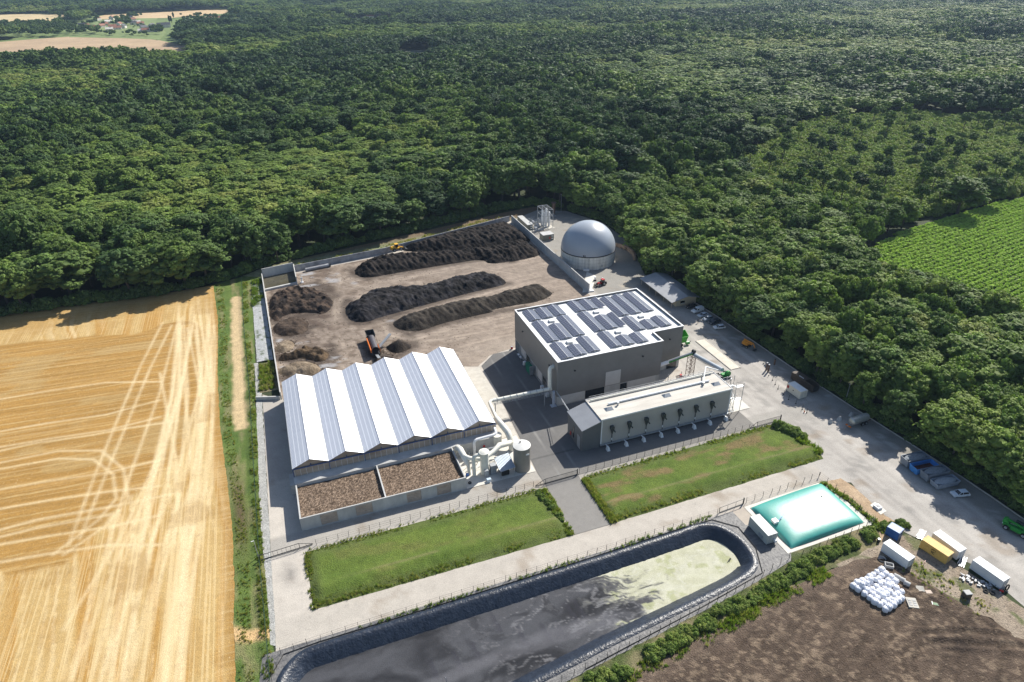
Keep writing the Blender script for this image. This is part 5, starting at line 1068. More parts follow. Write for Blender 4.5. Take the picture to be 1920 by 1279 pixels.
# ---- containers
def container(label, paint_, L_=6.06, W_=2.44, H_=2.6, name='shipping_container', ribs=True, roof=None, group=None, z0=.12, doorend=1):
    t = thing(name, label, 'container', (0, 0, 0), group); a, w = L_/2, W_/2
    b = MB()
    if ribs:
        for s_ in (-1, 1):
            n = int(L_/.28); xs = np.linspace(-a+.12, a-.12, n*4+1); pts = []
            for i, x in enumerate(xs): pts.append((x, s_*(w-(.02 if i % 4 in (0, 1) else .075))))
            vs = [(x, y, z0+.12) for x, y in pts]+[(x, y, H_-.1) for x, y in pts]; m = len(pts)
            b.add(vs, [((i, i+1, m+i+1, m+i) if s_ < 0 else (i+1, i, m+i, m+i+1)) for i in range(m-1)])
        b.box(-a+.03, -a+.1, -w+.1, w-.1, z0+.1, H_-.1); b.box(a-.1, a-.03, -w+.1, w-.1, z0+.1, H_-.1)
    else: b.box(-a+.03, a-.03, -w+.03, w-.03, z0+.1, H_-.08)
    b.build('walls', paint_, t)
    b = MB()
    b.box(-a+.05, a-.05, -w+.05, w-.05, H_-.09, H_-.03)
    for k in range(int(L_/.45)): b.box(-a+.25+k*.45, -a+.43+k*.45, -w+.12, w-.12, H_-.03, H_-.005)
    b.build('roof', roof or paint_, t)
    b = MB()
    for x in (-a+.07, a-.07):
        for y in (-w+.07, w-.07): b.box(x-.07, x+.07, y-.07, y+.07, z0, H_)
        b.box(x-.06, x+.06, -w+.14, w-.14, z0, z0+.14); b.box(x-.06, x+.06, -w+.14, w-.14, H_-.12, H_)
    for y in (-w+.06, w-.06): b.box(-a+.14, a-.14, y-.06, y+.06, z0, z0+.13); b.box(-a+.14, a-.14, y-.05, y+.05, H_-.1, H_)
    b.build('frame', paint_, t)
    for s_ in (-1, 1):
        b = MB(); b.box(doorend*(a-.03) if doorend > 0 else -a-.03+.0, (a+.01) if doorend > 0 else -a+.03, min(0, s_*(w-.16)), max(0, s_*(w-.16)), z0+.16, H_-.14); d = b.build('door', paint_, t)
        b = MB(); x = doorend*(a+.04)
        for y in (.35, .8): b.bar((x, s_*y, z0+.1), (x, s_*y, H_-.1), .05)
        b.build('lock_bar', m_galv, d)
    return t
c_yel = mat('yellow_container', (.66, .44, .13), (.5, .32, .09), .7, .6); c_whi = mat('white_container', (.70, .72, .74), (.60, .62, .64), .6, .55); c_gr = mat('grey_container', (.42, .44, .42), (.36, .38, .36), .5, .6)
c_blu = mat('blue_container', (.025, .11, .33), (.02, .08, .25), .8, .5); c_crm = mat('cream_cabin', (.72, .68, .58), (.64, .60, .50), .5, .6); c_pale = mat('pale_roof', (.78, .79, .78), (.68, .69, .68), .6, .6)
yc = container('mustard yellow shipping container with black letters on its side', c_yel); 
# black lettering on the long side facing the bags: MSC
def letters(par, s_, txt, y, x0, z0, w, h, st, m):
    G = {'M': [((0, 0), (0, 1)), ((0, 1), (.5, .45)), ((.5, .45), (1, 1)), ((1, 1), (1, 0))], 'S': [((1, 1), (0, 1)), ((0, 1), (0, .5)), ((0, .5), (1, .5)), ((1, .5), (1, 0)), ((1, 0), (0, 0))], 'C': [((1, 1), (0, 1)), ((0, 1), (0, 0)), ((0, 0), (1, 0))],
         'm': [((0, 0), (0, 1)), ((0, 1), (1, 1)), ((.5, 1), (.5, .1)), ((1, 1), (1, 0))]}
    b = MB()
    for i, ch in enumerate(txt):
        for (p, q) in G[ch]: b.bar((x0+i*(w*1.28)+p[0]*w, y, z0+p[1]*h), (x0+i*(w*1.28)+q[0]*w, y, z0+q[1]*h), st, .02)
    return b.build('lettering', m, par)
letters(yc, -1, 'm', -1.235, -.45, 1.45, .85, .42, .13, m_black); letters(yc, -1, 'SC', -1.235, -.42, .8, .34, .42, .11, m_black)
place(yc, 127.2, 70.1, .15, -79)
place(container('white ribbed container with roof rail behind the white bags', c_whi, 6.2, roof=c_pale), 118.05, 72.3, .15, -80)
place(container('white flat-topped container between the yellow container and the road', c_whi, 6.5, name='white_container', ribs=False, roof=c_pale), 131.0, 70.3, .15, -84.8)
rc = container('white ribbed container furthest to the right with tyre leaning on its end', c_whi, 6.7, roof=c_pale); place(rc, 132.4, 61.1, .15, -83)
bc = container('small bright blue container with pale tarpaulin top beside the bushes', c_blu, 2.9, 2.4, 2.5, 'storage_container', roof=mat('tarp_blue', (.45, .55, .68), (.3, .42, .58), 1, .6)); place(bc, 122.9, 77.8, .15, -72)
cb = container('cream white site cabin with red box standing at the road edge', c_crm, 5.7, 2.9, 2.7, 'site_cabin', ribs=False, roof=c_pale)
b = MB(); b.box(-2.6, -1.9, -1.56, -1.42, 1.3, 2.2); b.build('red_box', m_red, cb); b = MB(); b.box(-.2, .1, -1.5, -1.42, 1.5, 1.75); b.build('window', m_glass, cb); place(cb, 142.4, 134.2, .1, -87)
gc = container('grey container with pale roof beside the green and white gas bag', c_gr, 6.7, 2.75, 2.9, 'equipment_cabin', ribs=False, roof=c_pale)
b = MB(); b.box(3.36, 3.9, .5, 1.2, .5, 1.2); b.build('air_unit', m_white, gc); b = MB(); b.box(.5, 1.8, -1.6, -1.38, .5, 1.4); b.build('louvre', m_galv, gc); place(gc, 94.4, 89.3, .12, -90)
dk = thing('open_container', 'brown open-topped container parked behind the cream cabin in tree shade', 'container', (0, 0, 0)); cdk = mat('brown_container', (.09, .07, .055), (.06, .048, .038), .7, .7)
b = MB(); b.box(-4.6, 4.6, -1.25, -1.15, .3, 2.7); b.box(-4.6, 4.6, 1.15, 1.25, .3, 2.7); b.box(-4.6, -4.5, -1.15, 1.15, .3, 2.7); b.box(-4.5, 4.5, -1.15, 1.15, .3, .45)
for k in range(13): b.box(-4.5+k*.72, -4.4+k*.72, -1.32, -1.25, .3, 2.6)
b.build('body', cdk, dk); b = MB(); b.box(-4.6, 1.0, -1.1, 1.1, 2.62, 2.74); b.build('cover', cdk, dk)
b = MB(); b.cyl((4.62, 0, 1.5), (4.7, 0, 1.5), 1.0, n=16); b.build('end_panel', m_dark, dk); b = MB()
for k in range(4): b.box(-1.8+k*.5, -1.5+k*.5, -1.0, -.7, 2.75, 2.85)
b.build('vents', m_white, dk); place(dk, 148.1, 137.2, .1, -86)
# ---- skips
def skip(label, m, L_=6.2, W_=2.35, H_=2.0, cover=None, inner=None, name='skip'):
    t = thing(name, label, 'skip', (0, 0, 0), 'skips lined up along the forest edge'); a, w = L_/2, W_/2
    b = MB(); g = .3
    o = [(-a+g, -w+.1, .35), (a-g, -w+.1, .35), (a-g, w-.1, .35), (-a+g, w-.1, .35), (-a, -w, H_), (a, -w, H_), (a, w, H_), (-a, w, H_)]
    i_ = [(-a+g+.1, -w+.2, .5), (a-g-.1, -w+.2, .5), (a-g-.1, w-.2, .5), (-a+g+.1, w-.2, .5), (-a+.1, -w+.1, H_), (a-.1, -w+.1, H_), (a-.1, w-.1, H_), (-a+.1, w-.1, H_)]
    b.add(o+i_, [(0, 3, 2, 1), (0, 1, 5, 4), (1, 2, 6, 5), (2, 3, 7, 6), (3, 0, 4, 7), (8, 9, 10, 11), (13, 9, 8, 12), (14, 10, 9, 13), (15, 11, 10, 14), (12, 8, 11, 15), (4, 5, 13, 12), (5, 6, 14, 13), (6, 7, 15, 14), (7, 4, 12, 15)]); b.build('body', m, t)
    b = MB()
    for k in range(8):
        x = -a+.5+k*(L_-1)/7
        for s_ in (-1, 1): b.bar((x, s_*(w-.08), .4), (x, s_*(w+.02), H_-.05), .12, .08)
    for s_ in (-1, 1): b.bar((-a, s_*(w+.01), H_), (a, s_*(w+.01), H_), .12)
    b.bar((-a, -w, H_), (-a, w, H_), .12); b.bar((a, -w, H_), (a, w, H_), .12); b.box(-a+.4, a-.4, -.55, -.4, .1, .35); b.box(-a+.4, a-.4, .4, .55, .1, .35); b.build('ribs', m, t)
    if cover: b = MB(); b.sph((0, 0, H_-.12), 1, .28, 16, 5, True); 
    if cover:
        b.v = [(x*a*.97, y*w*.95, z) for x, y, z in b.v]; b.build('cover', cover, t, True)
    if inner: b = MB(); b.box(-a+.35, a-.35, -w+.22, w-.22, .52, 1.1); b.build('load', inner, t)
    return t
sk_g = mat('skip_grey', (.20, .23, .28), (.14, .17, .21), .7, .6); sk_b = mat('skip_blue', (.05, .24, .60), (.04, .17, .45), .7, .5); net = mat('net', (.24, .27, .30), (.12, .14, .16), 3, .8, bump=.5)
place(skip('dark covered skip at the far end of the line of skips', sk_g, H_=2.3, cover=net), 148.6, 95.8, .1, -5, 1.12)
place(skip('open bright blue skip with a rusty red inside', sk_b, H_=2.0, inner=mat('rusty_load', (.12, .03, .02), (.03, .02, .02), 1, .9)), 148.5, 92.7, .1, -5, 1.12)
place(skip('dark grey covered skip between the blue skip and the netted one', sk_g, H_=2.3, cover=net), 148.8, 89.7, .1, -5, 1.12)
place(skip('low grey skip covered with netting, nearest to the pale car', mat('skip_pale', (.30, .34, .40), (.22, .25, .30), .7, .6), H_=1.6, cover=mat('pale_net', (.40, .43, .46), (.22, .24, .26), 3, .8, bump=.5)), 148.9, 86.5, .1, -5, 1.12)
# ---- tanker trailer
t = thing('tanker_trailer', 'silver cylindrical tanker trailer parked in the tree shade', 'trailer', (0, 0, 0))
b = MB(); b.cyl((-3.2, 0, 2.0), (2.6, 0, 2.0), 1.08, n=24); b.sph((0, 0, 0), 1, 1, 20, 10)
n0 = len(b.v)-20*11
for i in range(n0, len(b.v)): x, y, z = b.v[i]; b.v[i] = ((-3.2+x*.45) if x < 0 else (2.6+x*.45), y*1.08, 2.0+z*1.08)
autosmooth(b.build('tank', mat('tank_steel', (.50, .52, .50), (.36, .38, .36), .8, .35, metal=.5), t), 50)
b = MB(); b.box(-3.8, 3.2, -.5, -.35, .75, .95); b.box(-3.8, 3.2, .35, .5, .75, .95); b.box(-.2, .4, -.3, .3, 3.05, 3.25); b.bar((-4.6, 0, .8), (-3.5, 0, .85), .15)
for x in (-3, -.5, 2): b.cyl((x, 0, 2.0), (x+.1, 0, 2.0), 1.12, n=24)
b.build('chassis', m_galv, t)
for x in (.3, 1.7):
    for y in (-1.0, 1.0): wheel(t, x, y, .55, .4)
b = MB(); b.box(-4.3, -3.9, -.9, .9, .5, .8); b.build('coupling', m_orange, t); b = MB(); b.box(2.9, 3.5, -.9, .9, .8, 1.2); b.tube([(3.3, .3, 2.2), (3.8, .3, 2.0), (3.8, .3, .9)], .14, 8); b.build('rear_valve', bpy.data.materials['rusty_steel'], t)
place(t, 148.6, 114.9, .05, 3)
# ---- telehandler (green, right edge)
t = thing('telehandler', 'green telescopic handler at the right edge of the gravel road', 'telehandler', (0, 0, 0))
b = MB(); b.profY([(-2.6, .7), (2.5, .7), (2.7, 1.1), (2.2, 1.5), (-2.2, 1.45), (-2.8, 1.2)], -.75, .75); b.bbox(-1.0, 1.3, -1.15, -.75, .7, 1.7, .12); b.build('chassis', m_green, t)
b = MB(); b.bar((-2.9, .1, 2.3), (2.4, .1, 1.75), .45, .42); b.build('boom', m_green, t); b = MB(); b.bar((2.4, .1, 1.75), (3.4, .1, 1.3), .34, .32); b.bar((-1.5, .1, 1.5), (.5, .1, 1.8), .14); b.build('inner_boom', m_galv, t)
b = MB(); b.profY([(-2.9, 1.2), (-3.0, 2.2), (-2.4, 2.6), (-1.8, 1.8), (-1.7, 1.4)], -.5, .6); b.build('counterweight', m_green, t)
b = MB(); b.bbox(-.7, .9, .38, 1.15, 1.2, 2.5, .15); b.build('cab_glass', m_glass, t); b = MB(); b.bbox(-.75, .95, .35, 1.2, 2.5, 2.62, .1); b.build('cab_roof', m_dark, t)
for x in (-1.8, 1.8):
    for y in (-1.0, 1.0): wheel(t, x, y, .58, .42)
b = MB(); b.box(3.3, 3.5, -.9, 1.1, .5, 1.3); b.box(3.5, 4.6, -.5, -.4, .5, .56); b.box(3.5, 4.6, .6, .7, .5, .56); b.build('fork_carriage', m_dark, t)
b = MB(); b.box(-2.85, -2.75, -.85, -.55, 1.0, 1.25); b.build('headlight', m_white, t)
place(t, 150.9, 68.6, .05, -72)
# ---- orange boom lift
t = thing('boom_lift', 'orange articulated boom lift folded up in the tree shade', 'boom lift', (0, 0, 0))
b = MB(); b.bbox(-1.1, 1.1, -.85, .85, .45, .9, .15); b.build('chassis', m_dark, t)
for x in (-.9, .9):
    for y in (-.95, .95): wheel(t, x, y, .42, .3)
b = MB(); b.bbox(-1.5, .9, -.8, .8, .9, 1.9, .3); b.sph((-.6, 0, 1.7), .9, .7, 12, 5, True); b.build('turret', m_orange if 0 else mat('lift_orange', (.72, .30, .03), (.6, .24, .02), .7, .4), t)
b = MB(); b.bar((-1.2, .2, 2.5), (2.6, .2, 2.2), .32, .36); b.bar((-1.0, -.3, 2.1), (2.4, -.3, 1.9), .28, .3); b.bar((2.6, .2, 2.2), (3.6, -.1, 1.1), .22); b.build('boom', bpy.data.materials['lift_orange'], t)
b = MB()
for z in (.35, .9, 1.4):
    for a, c in (((3.3, -.9), (4.1, -.9)), ((4.1, -.9), (4.1, .6)), ((4.1, .6), (3.3, .6)), ((3.3, .6), (3.3, -.9))): b.bar((*a, z), (*c, z), .06)
b.box(3.3, 4.1, -.9, .6, .3, .36); b.build('basket', m_dark, t); place(t, 146.3, 164.5, .05, -72)
# ---- yellow wheel loader on the heap
t = thing('wheel_loader', 'yellow wheel loader working on the black heap by the rear wall', 'wheel loader', (0, 0, 0))
b = MB(); b.profY([(-3.2, 1.0), (-3.3, 1.9), (-2.9, 2.3), (-1.2, 2.4), (-.6, 1.6), (.9, 1.5), (1.4, 1.0)], -1.0, 1.0); b.build('body', m_yellow, t)
b = MB(); b.bbox(-1.2, .3, -.75, .75, 1.8, 3.3, .12); b.build('cab_glass', m_glass, t); b = MB(); b.bbox(-1.35, .45, -.85, .85, 3.3, 3.5, .1); b.build('cab_roof', m_yellow, t)
for x in (-1.9, 1.4):
    for y in (-1.15, 1.15): o = wheel(t, x, y, .85, .6)
b = MB()
for s_ in (-.6, .6): b.bar((.8, s_, 1.8), (3.3, s_, .9), .22, .35)
b.bar((.8, 0, 1.5), (3.0, 0, 1.4), .18); b.build('lift_arm', m_yellow, t)
b = MB(); b.profY([(3.0, .4), (4.4, .3), (4.5, .4), (3.4, .6), (3.1, 1.5), (2.9, 1.5)], -1.6, 1.6); b.build('bucket', m_dark, t); place(t, 49.3, 296.4, 1.5, 10)
# ---- trommel screen
t = thing('trommel_screen', 'orange and black mobile drum screen between the heaps and the greenhouse', 'screening machine', (22.7, 211, 0))
b = MB(); b.cyl((23.0, 205.4, 2.7), (23.0, 214.2, 2.9), 1.15, n=20, caps=False); autosmooth(b.build('drum', mat('drum', (.10, .09, .10), (.06, .055, .06), 3, .5), t))
b = MB(); b.add([(21.4, 214.4, 3.7), (24.6, 214.4, 3.7), (24.6, 219, 3.7), (21.4, 219, 3.7), (22.0, 214.8, 1.8), (24.0, 214.8, 1.8), (24.0, 218.5, 1.8), (22.0, 218.5, 1.8), (21.5, 214.5, 3.7), (24.5, 214.5, 3.7), (24.5, 218.9, 3.7), (21.5, 218.9, 3.7), (22.1, 214.9, 2.0), (23.9, 214.9, 2.0), (23.9, 218.4, 2.0), (22.1, 218.4, 2.0)],
                [(4, 5, 1, 0)[::-1], (5, 6, 2, 1)[::-1], (6, 7, 3, 2)[::-1], (7, 4, 0, 3)[::-1], (8, 9, 13, 12)[::-1], (9, 10, 14, 13)[::-1], (10, 11, 15, 14)[::-1], (11, 8, 12, 15)[::-1], (12, 13, 14, 15), (0, 1, 9, 8), (1, 2, 10, 9), (2, 3, 11, 10), (3, 0, 8, 11)]); b.build('hopper', m_dark, t)
b = MB(); b.box(21.2, 21.5, 204.6, 213.8, 2.2, 3.3); b.build('side_panel', m_orange, t); b = MB(); b.box(24.3, 24.5, 204.6, 209, 2.0, 2.9); b.build('side_panel', m_orange, t)
b = MB(); b.box(21.6, 24.2, 204.3, 218.4, 1.0, 1.35); b.bar((21.7, 204.5, 1.3), (21.7, 204.5, 3.8), .15); b.bar((24.3, 204.5, 1.3), (24.3, 204.5, 3.8), .15); b.bar((24.4, 204.5, 3.6), (24.4, 214.4, 3.6), .12); b.build('frame', m_dark, t)
for y in (206, 207.4):
    for x in (21.7, 24.3): wheel_ = MB().cyl((x-.2, y, .55), (x+.2, y, .55), .5, n=14).build('wheel', m_black, t)
b = MB(); b.bar((24.8, 209.2, 1.4), (29.8, 213.4, 3.6), 1.0, .25); b.bar((26, 210.2, .2), (26, 210.2, 1.8), .12); b.build('side_conveyor', m_galv, t)
b = MB(); b.bar((23, 204.4, 1.3), (23.2, 199.5, 2.6), 1.0, .22); b.build('rear_conveyor', m_galv, t)
# ---- red tractor by the dome
t = thing('tractor', 'small red tractor with black front loader parked near the gas dome', 'tractor', (0, 0, 0))
b = MB(); b.bbox(-.4, 1.9, -.4, .4, .9, 1.6, .15); b.build('bonnet', m_red, t); b = MB(); b.bbox(-1.6, -.3, -.7, .7, 1.2, 2.5, .12); b.build('cab_glass', m_glass, t); b = MB(); b.bbox(-1.7, -.2, -.8, .8, 2.5, 2.65, .1); b.build('cab_roof', m_red, t)
for y in (-.85, .85): wheel(t, -1.0, y, .8, .45); wheel(t, 1.3, y, .5, .3)
b = MB()
for s_ in (-.6, .6): b.bar((-.2, s_, 1.7), (2.2, s_, 1.2), .12); b.bar((2.2, s_, 1.2), (2.6, s_, .4), .12)
b.box(2.5, 2.9, -1, 1, .2, .9); b.build('front_loader', m_dark, t); b = MB(); b.box(-2.4, -1.8, -1.1, 1.1, .3, 1.4); b.build('rear_implement', m_dark, t); place(t, 121.9, 229.2, .05, 195)
for i, (x, y) in enumerate(((121.6, 234.2), (124.3, 232.6))):
    t = thing('pump_unit', ('small grey valve unit standing nearest the dome tank wall', 'small grey valve unit between the red tractor and the dome forecourt')[i], 'pump', (x, y, 0)); b = MB(); b.bbox(x-.6, x+.6, y-.4, y+.4, .05, .6, .1); b.build('base', m_dark, t); b = MB(); b.cyl((x, y, .6), (x, y, 1.5), .35, n=10); b.sph((x, y, 1.5), .35, 1, 10, 4, True); b.build('vessel', m_white, t)
# ---- green tipping trailer behind the hall
t = thing('tipping_trailer', 'bright green ribbed tipping trailer sticking out behind the right side of the hall', 'trailer', (125, 174, 0)); gg = mat('bright_green', (.08, .42, .05), (.06, .33, .04), .6, .4)
b = MB(); x0, x1, y0, y1 = 120.5, 127.6, 172.6, 175.4
b.add([(x0, y0, 1.5), (x1-.8, y0, 1.5), (x1-.8, y1, 1.5), (x0, y1, 1.5), (x0, y0-.15, 4.0), (x1, y0-.15, 4.0), (x1+.4, y1+.15, 5.0), (x0, y1+.15, 4.0), (x0+.1, y0+.05, 1.7), (x1-.9, y0+.05, 1.7), (x1-.9, y1-.05, 1.7), (x0+.1, y1-.05, 1.7), (x0+.1, y0-.05, 4.0), (x1-.1, y0-.05, 4.0), (x1+.25, y1+.05, 4.95), (x0+.1, y1+.05, 4.0)],
      [(0, 3, 2, 1), (0, 1, 5, 4), (1, 2, 6, 5), (2, 3, 7, 6), (3, 0, 4, 7), (8, 9, 10, 11), (13, 9, 8, 12), (14, 10, 9, 13), (15, 11, 10, 14), (12, 8, 11, 15), (4, 5, 13, 12), (5, 6, 14, 13), (6, 7, 15, 14), (7, 4, 12, 15)])
b.build('body', gg, t); b = MB()
for k in range(8): b.bar((x0+.4+k*.85, y0-.1, 1.6), (x0+.4+k*.88, y0-.22, 3.95), .14, .1)
b.build('ribs', gg, t); b = MB(); b.box(x0, x1-1, y0+.6, y0+.9, 1.1, 1.45); b.box(x0, x1-1, y1-.9, y1-.6, 1.1, 1.45); b.bar((x1-1, 174, 1.0), (x1+2.4, 174, .6), .22); b.build('chassis', m_dark, t)
for x in (123.5, 125.2):
    for y in (172.7, 175.3): b = MB(); b.cyl((x, y-.25, .65), (x, y+.25, .65), .6, n=16); autosmooth(b.build('wheel', m_black, t))
b = MB(); b.cyl((127.2, 173.0, .9), (128.5, 173.0, .9), .6, n=12); b.build('hydraulic_unit', m_green, t)
# ---- person
def person(x, y, ang):
    sk = bpy.data.materials.get('skin') or mat('skin', (.45, .28, .2), None, 1, .6)
    me = bpy.data.meshes.new('person'); V = [(0, 0, .95), (0, 0, 1.2), (0, 0, 1.42), (0, 0, 1.52), (0, 0, 1.64), (.1, 0, .9), (.12, .03, .5), (.13, -.02, .06), (.13, .14, .04), (-.1, 0, .9), (-.13, -.05, .5), (-.16, -.14, .06), (-.16, 0, .04), (.2, 0, 1.4), (.26, .02, 1.12), (.26, .12, .88), (-.2, 0, 1.4), (-.26, -.02, 1.12), (-.26, .08, .88)]
    E_ = [(0, 1), (1, 2), (2, 3), (3, 4), (0, 5), (5, 6), (6, 7), (7, 8), (0, 9), (9, 10), (10, 11), (11, 12), (2, 13), (13, 14), (14, 15), (2, 16), (16, 17), (17, 18)]
    R_ = [.15, .14, .16, .055, .095, .1, .075, .05, .045, .1, .075, .05, .045, .075, .05, .035, .075, .05, .035]
    me.from_pydata(V, E_, []); o = bpy.data.objects.new('person', me); COL.objects.link(o); m = o.modifiers.new('Skin', 'SKIN')
    me.skin_vertices.new() if not me.skin_vertices else None
    for i, r in enumerate(R_): me.skin_vertices[0].data[i].radius = (r, r*.8)
    me.skin_vertices[0].data[0].use_root = True
    o.modifiers.new('Sub', 'SUBSURF').levels = 1
    me.materials.append(mat('dark_clothes', (.03, .035, .05), None, 1, .9)); WLOC[o.name] = Vector((0, 0, 0))
    tag(o, 'person in dark clothes walking across the gravel towards the parked cars', 'person')
    b = MB(); b.sph((0, .02, 1.68), .105, 1.2, 10, 8); b.build('head', sk, o, True)
    b = MB(); b.sph((0, -.01, 1.72), .112, 1.0, 10, 5, True); b.build('hair', m_dark, o, True)
    place(o, x, y, .05, ang)
person(140.6, 185.6, 100)
# ================================================================ FENCES, GATES, LAMPS
def fence(label, pts, h=1.9, sp=2.5, wires=3, pw=.08, jit=.03, mesh=True, m=None):
    m = m or m_dark; t = thing('fence', label, 'fence', (pts[0][0], pts[0][1], 0)); R_ = random.Random(len(label)); W_ = MB(); prev = None; cnt = 0
    for (ax, ay), (bx, by) in zip(pts[:-1], pts[1:]):
        L_ = math.hypot(bx-ax, by-ay); n = max(1, round(L_/sp))
        for k in range(n+(1 if (bx, by) == tuple(pts[-1]) else 0)):
            x, y = ax+(bx-ax)*k/n, ay+(by-ay)*k/n; jx, jy = R_.uniform(-jit, jit), R_.uniform(-jit, jit)
            b = MB(); b.bar((x, y, 0), (x+jx*3, y+jy*3, h), pw); b.build('post', m, t); cnt += 1
            if prev:
                for w_ in range(wires): z = h*(.3+.65*w_/(max(1, wires-1))); W_.bar((prev[0], prev[1], z), (x, y, z), .022)
            prev = (x, y)
    W_.build('wire', m, t); return t
fence('wire fence between the front path and the left grass plot', [(-5.8, 123.5), (49.6, 123.9)])
fence('wire fence between the pale building and the right grass plot', [(62.9, 124.3), (117.4, 124.5)])
fence('wire fence along the gravel lane on the far side of the lagoon', [(-17.5, 91), (-15.5, 96.6), (0, 97.2), (30, 97.6), (60, 97.9), (88.5, 98.6)], 1.8, 2.6, jit=.06)
fence('wire fence along the lane side of the green gas bag', [(97.6, 99.4), (121.4, 100.6)], 1.8, 2.7, jit=.05)
fence('wire fence on the bare earth side of the green gas bag', [(121.4, 100.6), (122.4, 90), (121.9, 82.6)], 1.8, 2.6, jit=.05)
SF = [(121.9, 82.6), (98.8, 80.6), P(1480, 1047), P(1396, 1100), P(1218, 1193), P(1076, 1266), P(960, 1325)]
fence('wire fence between the bushes and the near edge of the lagoon', SF, 1.8, 2.7, jit=.05)
fence('tall dark green mesh fence along the left boundary of the site', [(-20.3, 292), (-20.3, 250), (-19.2, 200), (-18.9, 160), (-18.6, 125.5)], 2.0, 2.8, wires=6, m=mat('fence_green', (.02, .05, .03), None, 1, .5))
fence('dark green mesh fence left of the gravel lane down to the lagoon', [(-18.6, 122.6), (-18.0, 103), (-17.6, 84)], 2.0, 2.8, wires=6, m=bpy.data.materials['fence_green'])
fence('short wire fence behind the compost yard rear wall', [(-12, 293.8), (2, 296), (43, 302), (112, 322)], 1.6, 3.2, wires=2, m=m_galv)
def gate(label, a, c, h=1.7, tail=None, n=None):
    t = thing('sliding_gate', label, 'gate', (a[0], a[1], 0)); L_ = math.hypot(c[0]-a[0], c[1]-a[1]); dx, dy = (c[0]-a[0])/L_, (c[1]-a[1])/L_
    pt = lambda s_, z: (a[0]+dx*s_, a[1]+dy*s_, z)
    b = MB(); b.bar(pt(0, .25), pt(L_, .25), .16, .14); b.bar(pt(0, h), pt(L_, h), .1); b.bar(pt(0, .2), pt(0, h), .12); b.bar(pt(L_, .2), pt(L_, h), .12)
    if tail:
        s0, s1 = (L_, L_+tail) if tail > 0 else (0, tail); b.bar(pt(s0, h), pt(s1, .35), .1); b.bar(pt(s0, .25), pt(s1, .25), .14); b.bar(pt((s0+s1)/2, .25), pt((s0+s1)/2, (h+.3)/2), .07)
    b.build('frame', m_dark, t); b = MB(); n = n or int(L_/.35)
    for k in range(1, n): b.bar(pt(L_*k/n, .3), pt(L_*k/n, h), .05)
    b.build('bars', m_dark, t); b = MB(); q = pt(L_*1.0 if not tail or tail < 0 else 0, 0); b.bar((q[0], q[1]+.15, 0), (q[0], q[1]+.15, h+.25), .2); b.build('gate_post', m_dark, t); return t
gate('dark sliding gate across the left lane, just left of the left grass plot', (-18.5, 123.2), (-9.6, 123.8), 1.7, 3.0, 9)
gate('dark sliding gate across the cross road between the two grass plots', (52.9, 123.9), (62.3, 124.1), 1.7, -2.8)
gate('dark sliding gate at the far right corner of the right grass plot', (120.3, 124.6), (128.8, 124.7), 1.7, -2.4)
t = gate('wire mesh gate between the lagoon and the green gas bag', (89, 98.7), (96.6, 99.2), 1.8, None, 3)
def lamp(label, x, y, h, lean=0, arm=.6):
    t = thing('lamp_post', label, 'lamp post', (x, y, 0)); b = MB(); b.cyl((x, y, 0), (x, y, h), .1, .06, n=8); b.build('pole', m_galv, t); b = MB(); b.bar((x, y, h), (x-arm, y-arm*.3, h+.1), .12, .08); b.build('lamp_head', m_white, t)
lamp('lone lamp post at the forest edge beyond the tanker', 153.9, 125.6, 6.4); lamp('lamp post behind the far left corner of the compost yard', -15.4, 302.2, 6.5); lamp('lamp post beside the left sliding gate', -18.9, 124.4, 5.4); lamp('slim tall mast at the forest edge behind the gas flare', 144.2, 321.5, 10)
rtq = lambda x, y: P(1370+x*.17197, 600+y*.17197)
for i, q in enumerate(((415, 610), (455, 660), (485, 705), (515, 755), (575, 815), (630, 870), (710, 915), (780, 975), (828, 1015))):
    x, y = rtq(*q); t = thing('barrier_post', 'thin dark post beside the gravel road, %s in the line counted from the hall' % ('first', 'second', 'third', 'fourth', 'fifth', 'sixth', 'seventh', 'eighth', 'last')[i], 'post', (x, y, 0), 'barrier posts along the road')
    b = MB(); b.cyl((x, y, .05), (x+.05, y, 1.7), .06, n=6); b.build('post', m_dark, t); b = MB(); b.cyl((x, y, .04), (x, y, .16), .22, n=8); b.build('foot', m_black, t)
for i, (q, lb) in enumerate((((385, 550), 'rusty red fuel post with white cap in the tree shade, nearer the hall'), ((475, 490), 'dark post near the kerb opposite the weighbridge'), ((405, 570), 'rusty red post right beside the white-capped one'))):
    x, y = rtq(*q); t = thing('marker_post', lb, 'post', (x, y, 0)); b = MB(); b.box(x-.2, x+.2, y-.2, y+.2, .05, 2.9 if i != 1 else 2.2); b.build('post', bpy.data.materials['rusty_steel'], t); b = MB(); b.sph((x, y, 2.9 if i != 1 else 2.2), .3, .7, 8, 4, True); b.build('cap', m_white if i != 1 else m_dark, t)
t = thing('traffic_cone', 'orange and white traffic cone at the end of the line of posts', 'cone', (0, 0, 0)); b = MB(); b.cyl((0, 0, .05), (0, 0, .8), .28, .05, n=10); b.build('cone', m_orange, t); b = MB(); b.box(-.35, .35, -.35, .35, .02, .07); b.build('base', m_white, t); x, y = rtq(800, 1010); place(t, x, y, .05, 20)
for i, (x, y) in enumerate(((141.6, 118.5), (145.0, 118.6), (149.7, 118.9))):
    t = thing('concrete_block', ('white cone-shaped concrete weight, furthest from the tanker', 'white cone-shaped concrete weight, middle one of three by the tanker', 'white cone-shaped concrete weight right behind the tanker')[i], 'concrete weight', (x, y, 0), 'concrete weights by the tanker')
    b = MB(); b.cyl((x, y, .05), (x, y, 1.25), .75, .3, n=10); b.build('body', m_conc, t); b = MB(); b.tube([(x-.15, y, 1.2), (x-.15, y, 1.5), (x+.15, y, 1.5), (x+.15, y, 1.2)], .04, 6); b.build('lifting_eye', m_dark, t)
